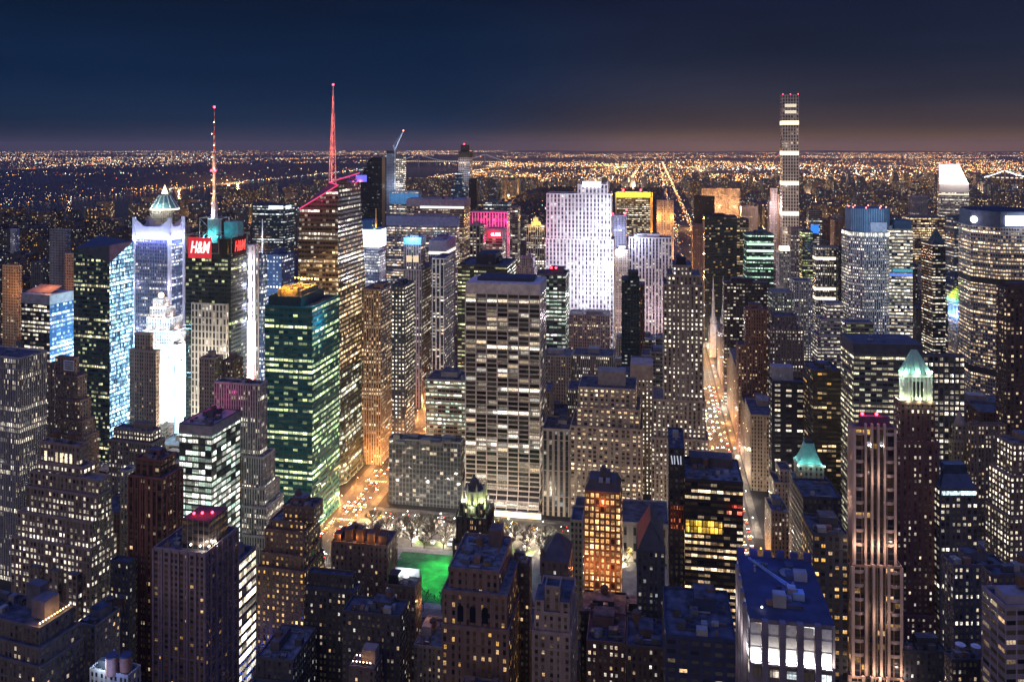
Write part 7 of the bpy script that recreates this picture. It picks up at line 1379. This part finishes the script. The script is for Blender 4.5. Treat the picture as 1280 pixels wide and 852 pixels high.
for h in HAND:
    for b in h['boxes']: zb_.add(h['loc'], h['rz'], b, -2)
def hand_aabb(h, pad):
    c, q = math.cos(h['rz']), math.sin(h['rz']); xs, ys = [], []
    for b in h['boxes']:
        for x in b[:2]:
            for y in b[2:4]: xs.append(h['loc'][0] + x * c - y * q); ys.append(h['loc'][1] + x * q + y * c)
    return (min(xs) - pad, max(xs) + pad, min(ys) - pad, max(ys) + pad) if xs else None
AABB = [a for a in (hand_aabb(h, 2.0) for h in HAND) if a]
AABB += [(AV6 + 13, 52, 530, 706), (AV6 - 20, AV6 + 20, 300, 2060), (AV5 - 18, AV5 + 19, 560, 2060), (-252, -216, 455, 510)]
r5 = random.Random(5)
def clear(x0, x1, y0, y1): return not any(x0 < a[1] and x1 > a[0] and y0 < a[3] and y1 > a[2] for a in AABB)
MIDS = [prewar((.22, .16, .13), .12), prewar((.30, .25, .21), .14, CREAM, WHITE), prewar((.16, .10, .085), .12, WARM, AMBER), bands((.20, .20, .20), .3, CREAM, WHITE, .9, .8), prewar((.10, .09, .10), .10, CREAM, COOL), bands((.10, .10, .115), .35, CREAM, COOL, .9, .8), prewar((.36, .31, .27), .12, WARM, CREAM), ribs((.28, .26, .25), .3)]
WESTS = [ST((.06, .06, .075), None, (.012, .016, .025), c1, c2, 1.5, f, .55, .5, .1, 1, 3.6, 3.8) for c1, c2, f in ((WARM, CREAM, .22), (CREAM, WHITE, .18), (CREAM, COOL, .2), (WARM, AMBER, .15))]
KIND = [('apartment_block', 'brown'), ('loft_block', 'tan'), ('tenement_block', 'dark red-brown'), ('office_block', 'grey banded'), ('plain_block', 'charcoal'), ('glass_block', 'dark banded'), ('stone_block', 'pale'), ('ribbed_block', 'grey ribbed')]
lots = []
AVS = [-2040, -1760, -1470, -1170, -870, -560, -262, 68, 215, 360, 500, 650, 800, 960, 1120, 1290, 1460]
for k in range(-5, 17):
    ys = 691 + 80.5 * k
    for a, b in zip(AVS, AVS[1:]):
        for (ya, yb_) in ((ys + 10, ys + 40), (ys + 41, ys + 71)):
            x = a + 15
            while x < b - 26:
                w = r5.uniform(18, 42); w = min(w, b - 15 - x)
                if w > 12: lots.append((x, x + w, ya, yb_))
                x += w + r5.choice((.5, .5, 2))
mid = []
for (x0, x1, y0, y1) in lots:
    t = depth((x0 + x1) / 2, y0)
    if t < 250: continue
    pxs = [proj(x, y, 0)[0] for x in (x0, x1) for y in (y0, y1)]; pa, pb = min(pxs), max(pxs)
    if pb < -30 or pa > 1310: continue
    if not clear(x0, x1, y0, y1): continue
    xm = (x0 + x1) / 2
    h = r5.choice((18, 25, 30, 40, 55)) + r5.uniform(0, 15)
    if xm < -870: h = r5.uniform(15, 45) if r5.random() < .62 else r5.uniform(60, 150)
    elif y0 > 760: h = r5.uniform(35, 90) if r5.random() < .8 else r5.uniform(90, 150)
    if xm > 300: h *= 1.25
    tn = min(depth(x, y) for x in (x0, x1) for y in (y0, y1)); zmax = 1e9
    for q in HAND:
        if q['t'] > tn - 5 and q['pl'] < pb and q['pr'] > pa: zmax = min(zmax, CAMZ - tn * (q['yb'] - HY) / FPX)
    zmax = min(zmax, CAMZ - tn * (248 - HY) / FPX)
    h = min(h, zmax - 5 if zmax < 1e8 else h)
    if h < 9: h = min(9.0, zmax + 4)
    if h < 4: continue
    mid.append((tn, x0, x1, y0, y1, h))
mid.sort()
for i, (t, x0, x1, y0, y1, h) in enumerate(mid): zb_.add((0, 0), 0, (x0, x1, y0, y1, 0, h), i)
cnt = np.bincount(zb_.own[zb_.own >= 0], minlength=len(mid)) if len(mid) else []
perkind = {}
for i, (t, x0, x1, y0, y1, h) in enumerate(mid):
    if cnt[i] < 2: continue
    k = r5.randrange(8)
    zone = 'among the low roofs in the bottom rows' if y0 < 540 else ('on the river side of the bright square' if x0 < -560 else 'in the streets between the office towers' if x0 < 68 else 'in the blocks right of the bright avenue')
    perkind[k] = perkind.get(k, 0) + 1
    ht = 'low ' if h < 30 else 'tall ' if h > 75 else 'mid-height '
    r_ = box_building(KIND[k][0], ht + KIND[k][1] + ' block with few lit windows ' + zone, (WESTS[k % 4] if x0 < -560 and y0 > 850 else MIDS[k]), (x0 + x1) / 2, (y0 + y1) / 2, x1 - x0, y1 - y0, h, ht + KIND[k][1] + ' blocks ' + zone, detail=True)
    if y0 < 560 and h > 12 and r5.random() < .45: FREE.append(((x0 + x1) / 2 + r5.uniform(-4, 4), (y0 + y1) / 2 + r5.uniform(-4, 4), h))
print('mid fillers', len(mid), 'kept', sum(perkind.values()))

# plant, ducts and vents on the near roofs that have none yet
SLOPED = {'glowing_tower', 'gabled_building', 'gothic_tower', 'mansard_building', 'ornate_tower', 'floodlit_tower', 'low_glass'}
TANKROOF = []
for h in HAND:
    if not h['boxes'] or h['root'] is None or h['t'] > 640 or h['root'].name.split('.')[0] in SLOPED or 'green pyramid' in h['root'].get('label', '') or 'pink-lit' in h['root'].get('label', ''): continue
    q = h['boxes'][-1]
    if q[1] - q[0] < 8 or q[3] - q[2] < 6: continue
    roof_gear(h['root'], q[0] + 1, q[1] - 1, q[2] + 1, q[3] - 1.5, q[5], 7)
    if q[1] - q[0] > 14 and rng.random() < .5: TANKROOF.append((h, q))
# water tanks standing on the near roofs
def tank_proto():
    root = empty('water_tank', (0, 0, 0)); mb = MB(); mb.ring(0, 0, 2.1, 2.1, 3, 7, 14); mb.face([(2.1 * math.cos(R(a)), 2.1 * math.sin(R(a)), 3) for a in range(360, 0, -30)]); mb.build('tank', TANKWOOD, root)
    mb = MB(); mb.ring(0, 0, 2.3, .1, 7, 8.6, 14, 0, False); mb.build('conical_roof', plain((.10, .08, .07)), root)
    for a in (45, 135, 225, 315): mb = MB(); mb.bar((1.6 * math.cos(R(a)), 1.6 * math.sin(R(a)), 0), (1.4 * math.cos(R(a)), 1.4 * math.sin(R(a)), 3), .25); mb.build('leg', METAL, root)
    return root
tk = tank_proto(); tfirst = True
def place_tank(loc, label, group=None, s=1.0):
    global tfirst
    o = tk if tfirst else dup(tk); tfirst = False; o.location = loc; o.scale = (s,) * 3; tag(o, label, 'water tank', group)
hq = TANB['boxes'][0]; c_ = TANB['loc']; place_tank((c_[0] + 2, c_[1] + 6, hq[5]), 'wooden water tank on the tan loft roof below the stepped block', 'tanks on the tan loft'); place_tank((c_[0] + 7.5, c_[1] + 8, hq[5]), 'wooden water tank on the tan loft roof below the stepped block', 'tanks on the tan loft')
for (x, y, h) in FREE[:22]: place_tank((x, y, h), 'wooden water tank on a low dark roof in the bottom rows', 'water tanks on the low roofs')
for B_, n in ((DST, 1), (ORB, 2), (BIG, 2), (FV, 1)):
    q = B_.boxes[-1]
    for k in range(n): place_tank(W3(B_, q[0] + (q[1] - q[0]) * (.3 + .4 * k), q[2] + (q[3] - q[2]) * .6, q[5]), 'wooden water tank on the roof of the ' + B_.label[:42].rsplit(' ', 1)[0])
for h, q in TANKROOF[:12]:
    c, s = math.cos(h['rz']), math.sin(h['rz']); lx, ly = q[0] + (q[1] - q[0]) * rng.uniform(.2, .8), q[2] + (q[3] - q[2]) * rng.uniform(.5, .8)
    place_tank((h['loc'][0] + lx * c - ly * s, h['loc'][1] + lx * s + ly * c, q[5]), 'wooden water tank on top of the ' + ' '.join(h['root']['label'].split()[:9]))
# round vats on the blue-white roof and tanks on the low right roof
vq = VATB['boxes'][0]; c_ = VATB['loc']
for k, (px, y_) in enumerate(((141, 4), (155, 7))):
    o = empty('storage_vat', (c_[0] + (px - 138) * .36, c_[1] - 8 + y_, vq[5])); tag(o, 'round brown vat with dark lid on the blue-white roof', 'vat', 'round vats on the blue-white roof'); mb = MB(); mb.ring(0, 0, 2.6, 2.6, 0, 8 - k, 20); mb.build('drum', plain((.42, .20, .13), .8), o); mb = MB(); mb.ring(0, 0, 2.8, 2.5, 8 - k, 8.6 - k, 20); mb.build('lid', plain((.05, .07, .14)), o)
lamp('white_roof_light', (c_[0] - 4, c_[1] - 6, vq[5] + 4), (.6, .8, 1), 2600, .4); lamp('blue_roof_light', (c_[0] + 3, c_[1] - 12, vq[5] + 4), (.2, .35, 1), 2200, .5)
q = RT.boxes[0]
for k in range(2): o = empty('roof_tank', W3(RT, q[0] + 9 + k * 7, q[2] + 9 - k * 1.5, q[5])); tag(o, 'squat round tank with pale top on the low dark roof', 'tank', 'squat roof tanks'); mb = MB(); mb.ring(0, 0, 2.4, 2.4, 0, 3, 16); mb.build('drum', plain((.2, .2, .24)), o); mb = MB(); mb.ring(0, 0, 2.45, .3, 3, 3.5, 16); mb.build('lid', plain((.55, .6, .7)), o)
# string lamps and terrace of the corner block
q = STEP['boxes'][2]; c_, rz_ = STEP['loc'], STEP['rz']
def loc_of(H, x, y): c, s = math.cos(H['rz']), math.sin(H['rz']); return H['loc'][0] + x * c - y * s, H['loc'][1] + x * s + y * c
mbp = STEP['root']; mb = MB(); mb.box(q[1] - 13, q[1] - 5, q[2] + 7, q[3] - 4, q[5], q[5] + 8.5); mb.build('penthouse', plain((.16, .14, .16)), mbp); mb = MB(); mb.box(q[1] - 22, q[1] - 13.2, q[2] + 12, q[3] - 2, q[5], q[5] + 12); mb.build('penthouse', plain((.12, .11, .13)), mbp)
for k in range(11):
    ly = q[2] + 1.2 + k * (q[3] - q[2] - 3) / 10; ball('string_lamp', (q[1] - 1.4, ly, q[5] + 2.2), .26, glow((1, .62, .22), 16), mbp)
roof_gear(mbp, q[0] + 4, q[1] - 24, q[2] + 2, q[3] - 3, q[5], 12)
for k in range(3): x_, y_ = loc_of(STEP, q[1] - 2.4, q[2] + 2 + k * 7); lamp('terrace_light', (x_, y_, q[5] + 2.0), (1, .50, .16), 420, .3)
# roof terrace with string lights, bottom centre
RTB = bld('low_building', 'low dark roof terrace with rows of string lights and a lit stair bulkhead', prewar((.14, .10, .09), .05), (436, 468, 478, 838, 395), D=22, pent=0, wins=2)
q = RTB.boxes[0]; part_box('bulkhead', RTB, q[0] + 5, q[0] + 12, q[3] - 7, q[3] - 1, q[5], q[5] + 7, plain((.34, .24, .18)))
for r in range(2):
    for k in range(6): ball('string_lamp', (q[0] + 1.5 + k * 1.8, q[2] + 2 + r * 5, q[5] + 2.4), .28, glow((1, .62, .30), 14), RTB.root)
lamp('terrace_light', W3(RTB, q[0] + 6, q[2] + 6, q[5] + 3), (1, .5, .2), 700, .4)
# ------------------------------------------------------------------ far districts, lights, bridges
FARS = [ST((.14, .12, .11), None, (.012, .014, .02), c1, c2, k, f, .6, .6, .2, 1, 5.5, 5.0) for c1, c2, k, f in ((WARM, CREAM, 2.8, .18), (AMBER, WARM, 2.8, .17), (WARM, CREAM, 2.6, .16), (WHITE, COOL, 2.2, .10))]
FKIND = [('residential_block', 'warm-windowed'), ('district_block', 'amber-windowed'), ('high_block', 'pale-windowed'), ('plain_high_block', 'sparsely lit')]
far = []; r6 = random.Random(77)
def inside(p, poly):
    x, y = p; c = False
    for (x1, y1), (x2, y2) in zip(poly, poly[1:] + poly[:1]):
        if (y1 > y) != (y2 > y) and x < (x2 - x1) * (y - y1) / (y2 - y1) + x1: c = not c
    return c
PARKX = (-850, 55, 2060, 6150)
for k in range(17, 75):
    ys = 691 + 80.5 * k
    for a in range(-2000, 2300, 145):
        for half in (0, 1):
            if r6.random() < .12: continue
            x0 = a + 12 + r6.uniform(0, 10) + half * 66; x1 = x0 + r6.uniform(30, 60); y0, y1 = ys + 10, ys + 68
            if x1 > PARKX[0] and x0 < PARKX[1] and y0 < PARKX[3]: continue
            if abs((x0 + x1) / 2 - 141) < 40 or abs((x0 + x1) / 2 - AV5) < 34: continue
            if inside(((x0 + x1) / 2, y0), HUDSON) or inside(((x0 + x1) / 2, y0), EASTR): continue
            pa = [proj(x, y, 0)[0] for x in (x0, x1) for y in (y0, y1)]
            if max(pa) < -20 or min(pa) > 1300: continue
            north = y0 > 6200; east = x0 > 60
            h = r6.uniform(14, 30) if north else (r6.uniform(25, 65) if r6.random() < (.72 if east else .55) else r6.uniform(75, 125) if east else r6.uniform(65, 135))
            tn = min(depth(x, y) for x in (x0, x1) for y in (y0, y1)); zmax = CAMZ - tn * ((206 if x0 > 0 else 222) - HY) / FPX
            for q in HAND:
                if q['t'] > tn - 5 and q['pl'] < max(pa) and q['pr'] > min(pa) and q['boxes']: zmax = min(zmax, CAMZ - tn * (q['yb'] - HY) / FPX)
            h = min(h, zmax)
            if h < 8: continue
            far.append((tn, x0, x1, y0, y1, h))
far.sort(); base = 100000
for i, (t, x0, x1, y0, y1, h) in enumerate(far): zb_.add((0, 0), 0, (x0, x1, y0, y1, 0, h), base + i)
own = zb_.own[zb_.own >= base] - base; cnt = np.bincount(own, minlength=len(far)); order = np.argsort(-cnt)
rank = {int(i): n for n, i in enumerate(order)}
rest = MB(); nrest = 0; nfar = 0
for i, (t, x0, x1, y0, y1, h) in enumerate(far):
    k = r6.randrange(4)
    if rank[i] < 380 and cnt[i] >= 2:
        nfar += 1
        where = ('beyond the dark park on the river side' if x0 < -800 else 'right of the dark park, below the far horizon' if y0 < 6200 else 'in the low districts under the horizon')
        hh = 'low ' if h < 40 else 'mid-height ' if h < 75 else 'tall '
        root = empty(FKIND[k][0], ((x0 + x1) / 2, (y0 + y1) / 2, 0)); tag(root, hh + FKIND[k][1] + ' dark block ' + where, 'building', hh + FKIND[k][1] + ' blocks ' + where)
        mb = MB(); walls(mb, rect(x0 - (x0 + x1) / 2, x1 - (x0 + x1) / 2, y0 - (y0 + y1) / 2, y1 - (y0 + y1) / 2), -.5, h, FARS[k], 0, 1); mb.build('wall', [FARS[k].mat, ROOF], root)
        if t < 4200: mb = MB(); a = r6.uniform(-8, 4); mb.box(a, a + 8, -4, 6, h, h + r6.uniform(3, 7)); mb.build('bulkhead', plain((.09, .085, .09)), root)
    elif cnt[i] >= 1 or t > 3000: walls(rest, rect(x0, x1, y0, y1), -.5, h, FARS[k], k, 4); nrest += 1
o = rest.build('distant_district', [f.mat for f in FARS] + [ROOF]); tag(o, 'mass of low dark blocks with tiny lit windows under the horizon', 'district', None, 'stuff')
print('far', len(far), nfar, nrest)
# dark wooded park
r7 = random.Random(3)
mb = MB()
for i in range(2600):
    x, y = r7.uniform(-845, 50), r7.uniform(2080, 6120); r_ = r7.uniform(5, 10)
    for k in range(3): mb.ring(x + r7.uniform(-4, 4), y + r7.uniform(-4, 4), r_ * r7.uniform(.7, 1), r_ * .2, r7.uniform(3, 6), r7.uniform(11, 17), 6, 0)
tag(mb.build('woodland', plain((.035, .04, .03), .95, 0, .5, .05)), 'dark wooded park between the lit districts', 'woodland', None, 'stuff')
# hills beyond the river
mb = MB(); rows = []
for j, (off, hz) in enumerate(((0, 0), (250, 75), (700, 85), (2500, 60), (5200, 0))):
    rows.append([(-3500 - .06 * max(0, y - 5000) - off, y, hz * (.7 + .6 * math.sin(y * .0007 + j) ** 2) * (.3 if y < 5500 else 1)) for y in range(-1000, 26000, 900)])
for a, b in zip(rows, rows[1:]):
    for i in range(len(a) - 1): mb.face([a[i + 1], a[i], b[i], b[i + 1]], 0, None, True)
mb.build('hills', plain((.03, .032, .035), .95, 0, .4, .002))['kind'] = 'structure'
for k, (dist, hz) in enumerate(((17000, 22), (24000, 40), (33000, 75))):
    mb = MB(); prev = None
    for i in range(101):
        px = -120 + 15.2 * i; d = ray(px); h = hz * (.25 + .75 * (.6 * math.sin(i * .13 + k * 2.1) ** 2 + .4 * math.sin(i * .41 + k) ** 2)); a = (d[0] * dist, d[1] * dist); b = (d[0] * (dist + 2600), d[1] * (dist + 2600)); c = (d[0] * (dist + 5200), d[1] * (dist + 5200))
        if prev: A, B2, C2, H = prev; mb.face([(*A, -1), (*a, -1), (*b, h), (*B2, H)], 0, None, True); mb.face([(*B2, H), (*b, h), (*c, -1), (*C2, -1)], 0, None, True)
        prev = (a, b, c, h)
    mb.build('hills', plain((.035, .034, .036), .95, 0, .4, .002))['kind'] = 'structure'
def hill_z(x, y): 
    off = -3500 - .06 * max(0, y - 5000) - x
    return 0 if off < 0 else min(75, off * .3) * (.3 if y < 5500 else .8)
# lights of the far districts
LC = [(1, .40, .09), (1, .56, .20), (1, .76, .46), (.85, .92, 1), (1, .10, .06), (.5, 1, .75)]
LM = [glow(c, k) for c, k in zip(LC, (6.5, 6.0, 6.0, 5.5, 6.0, 4.5))] + [glow(c, k) for c, k in zip(LC, (1.6, 1.5, 1.5, 1.4, 1.5, 1.0))]
lights = MB()
def dot(x, y, z, m, s=1.0):
    if r7.random() < .55: m += 6
    t = depth(x, y); r = t / 1043 * .44 * s * (1 if t < 9000 else max(.55, 1 - (t - 9000) / 30000)); V = [(x + r, y, z), (x, y + r, z), (x - r, y, z), (x, y - r, z)]; T, B = (x, y, z + r), (x, y, z - r)
    for i in range(4): lights.face([V[i], V[(i + 1) % 4], T], m); lights.face([V[(i + 1) % 4], V[i], B], m)
def pickm(px):
    q = r7.random(); w = min(max((px - 300) / 500, 0), 1)
    return 0 if q < .22 + .25 * w else 1 if q < .55 + .2 * w else 2 if q < .82 + .08 * w else 3 if q < .955 else 4 if q < .975 else 5
import functools
@functools.lru_cache(None)
def hsh(i, j, s): return random.Random(i * 73856093 ^ j * 19349663 ^ s * 83492791).random()
def vnoise(x, y, s):
    i, j = math.floor(x), math.floor(y); u, v = x - i, y - j; u, v = u * u * (3 - 2 * u), v * v * (3 - 2 * v)
    return (hsh(i, j, s) * (1 - u) + hsh(i + 1, j, s) * u) * (1 - v) + (hsh(i, j + 1, s) * (1 - u) + hsh(i + 1, j + 1, s) * u) * v
n = 0; tries = 0
while n < 26000 and tries < 400000:
    tries += 1
    t = math.exp(r7.uniform(math.log(1600), math.log(30000))); px = r7.uniform(-10, 1290); d = ray(px); x, y = d[0] * t, d[1] * t
    if y < 2060 and x > -1800: continue
    if inside((x, y), HUDSON) or inside((x, y), EASTR): continue
    park = PARKX[0] < x < PARKX[1] and PARKX[2] < y < PARKX[3]
    if park and r7.random() < .86: continue
    den = .5 * vnoise(x / 420, y / 420, 1) + .5 * vnoise(x / 1900, y / 2600, 2)
    if r7.random() > min(1, max(.05, (den - .40) * 4.5)): continue
    left = px < 500
    if left and r7.random() < (.22 if t < 5000 else .42): continue
    if r7.random() < (.6 if y < 6500 else .22):       # on the street grid
        if r7.random() < .6: x = round(x / 280) * 280 - 210 + r7.uniform(-8, 8)
        else: y = round(y / 161) * 161 + r7.uniform(-6, 6)
        if inside((x, y), HUDSON): continue
    z = r7.uniform(7, 16) if park or r7.random() < .5 else r7.uniform(15, 45 if y < 6200 else 28)
    if x < -3400: z += hill_z(x, y)
    if t > 17000: z += 25
    dot(x, y, z, pickm(px), r7.choice((.45, .55, .65, .8, 1.0, 1.0 if t > 5000 else .7, 1.5 if r7.random() < .12 else .6))); n += 1
# added fill lamps standing in for the street light of whole districts
for k in range(150):
    t = math.exp(r7.uniform(math.log(2300), math.log(14000))); px = r7.uniform(20, 1270); d = ray(px); x, y = round(d[0] * t / 145) * 145 + 5, round((d[1] * t - 691) / 80.5) * 80.5 + 691
    if y < 2200 or inside((x, y), HUDSON) or inside((x, y), EASTR) or (PARKX[0] < x < PARKX[1] and PARKX[2] < y < PARKX[3]): continue
    lamp('district_light', (x, y, 24), r7.choice(((1, .46, .14), (1, .52, .2), (1, .7, .42))), 6.5e5 * (t / 4000) ** 1.3 * r7.uniform(.4, 1.6), 5)
# lit avenues running to the horizon, shore roads, stadium clusters
for k in range(520): y = 2300 * math.exp(k / 520 * 1.9); dot(141 + r7.uniform(-9, 9), y, r7.uniform(3, 9), r7.choice((0, 0, 1, 2)), r7.uniform(.5, 1.1))
for k in range(170): y = 6150 + 4200 * (k / 170); dot(-215 + r7.uniform(-9, 9), y, r7.uniform(3, 9), r7.choice((1, 2, 2, 4)), r7.uniform(.5, 1.1))
for k in range(260): y = 2400 + 9000 * (k / 260) ** 1.3; dot(-3330 - .05 * max(0, y - 5000) + r7.uniform(-40, 0), y, r7.uniform(3, 14), r7.choice((0, 1, 2, 2, 3, 5)), r7.uniform(.5, 1.3))
for k in range(240): y = 2100 + 9500 * (k / 240) ** 1.2; dot(-2030 - .03 * max(0, y - 5000), y, r7.uniform(4, 10), r7.choice((0, 1, 2)), r7.uniform(.5, .9))
for (cx_, cy_, rr_, n_, ms) in ((-4300, 6900, 420, 120, (0, 0, 1)), (-3500, 5350, 180, 70, (0, 0, 0)), (1250, 11200, 420, 110, (2, 2, 3)), (900, 7900, 380, 130, (0, 0, 1)), (-800, 12500, 500, 90, (0, 0, 1)), (2000, 9300, 500, 160, (2, 1, 2)), (3600, 10800, 900, 150, (2, 1, 0)), (500, 14500, 700, 150, (0, 1, 2)), (-2600, 13200, 420, 110, (0, 1, 2)), (3300, 6200, 300, 60, (2, 3, 1))):
    for _ in range(n_): dot(cx_ + r7.gauss(0, rr_), cy_ + r7.gauss(0, rr_), r7.uniform(5, 25), r7.choice(ms), r7.choice((.6, .9, 1.2, 1.7)))
tag(lights.build('distant_city_lights', LM), 'countless tiny street and window lights across the far districts', 'city lights', None, 'stuff')
# suspension bridges
def bridge(name, label, p0, p1, deck, tops, lit, cablelit, wscale=1.0):
    A, B = Vector((*p0, 0)), Vector((*p1, 0)); Lg = (B - A).length; o = empty(name, (A.x, A.y, 0), math.atan2(B.y - A.y, B.x - A.x)); tag(o, label, 'bridge')
    mb = MB(); mb.box(0, Lg, -12, 12, deck - 6 * wscale, deck, 0, True); mb.build('deck', plain((.15, .14, .14)), o)
    mb = MB(); n = int(Lg / 34)
    for i in range(n): mb.box(i * 34, i * 34 + 20, -13, -12.2, deck + 1, deck + 7 * wscale, 0, True)
    mb.build('deck_lights', lit, o)
    T = (Lg * .22, Lg * .78)
    for t_ in T:
        mb = MB()
        for s in (-11, 11): mb.box(t_ - 5, t_ + 5, s - 4, s + 4, 0, tops, 0, True)
        for z in (deck + 6, (deck + tops) / 2, tops - 8): mb.box(t_ - 4, t_ + 4, -8, 8, z, z + 6, 0, True)
        mb.build('tower', plain((.3, .3, .32)), o)
    for s in (-11, 11):
        mb = MB(); pts = []
        for i in range(41):
            x = Lg * i / 40
            if x < T[0]: z = deck + (tops - deck) * (x / T[0]) ** 1.5
            elif x > T[1]: z = deck + (tops - deck) * ((Lg - x) / (Lg - T[1])) ** 1.5
            else: u = (x - (T[0] + T[1]) / 2) / ((T[1] - T[0]) / 2); z = deck + 8 + (tops - deck - 8) * u * u
            pts.append((x, s, z))
        for a, b in zip(pts, pts[1:]): mb.bar(a, b, 4.5 * wscale)
        mb.build('cable', cablelit, o)
    return o, T
P0, P1 = at_row(492, 11700), at_row(640, 11500)
bridge('suspension_bridge', 'long suspension bridge strung with warm lights over the far river', P0, P1, 78, 190, glow((1, .68, .28), 1.6), glow((.5, .6, .75), .35))
P0, P1 = at_row(1223, 7700), at_row(1382, 7300)
bridge('suspension_bridge', 'small white-lit suspension bridge near the right horizon', P0, P1, 38, 105, glow((1, .75, .4), 1.2), glow((.85, .9, 1), 2.6), 1.5)
# the night air
HAZE_D = 1.9e-5
def air():
    m = bpy.data.materials.new('haze'); m.use_nodes = True; nt = m.node_tree; nt.nodes.clear()
    o = nt.nodes.new('ShaderNodeOutputMaterial'); v = nt.nodes.new('ShaderNodeVolumePrincipled'); v.inputs['Color'].default_value = (1, .90, .82, 1); v.inputs['Density'].default_value = HAZE_D; v.inputs['Anisotropy'].default_value = .2
    nt.links.new(v.outputs[0], o.inputs['Volume'])
    mb = MB(); mb.box(-41000, 41000, -41000, 41000, -1.6, 470, 0, True); h = mb.build('haze', m); h['kind'] = 'stuff'; h['label'] = 'thin night air over the whole city'
if HAZE_D: air()
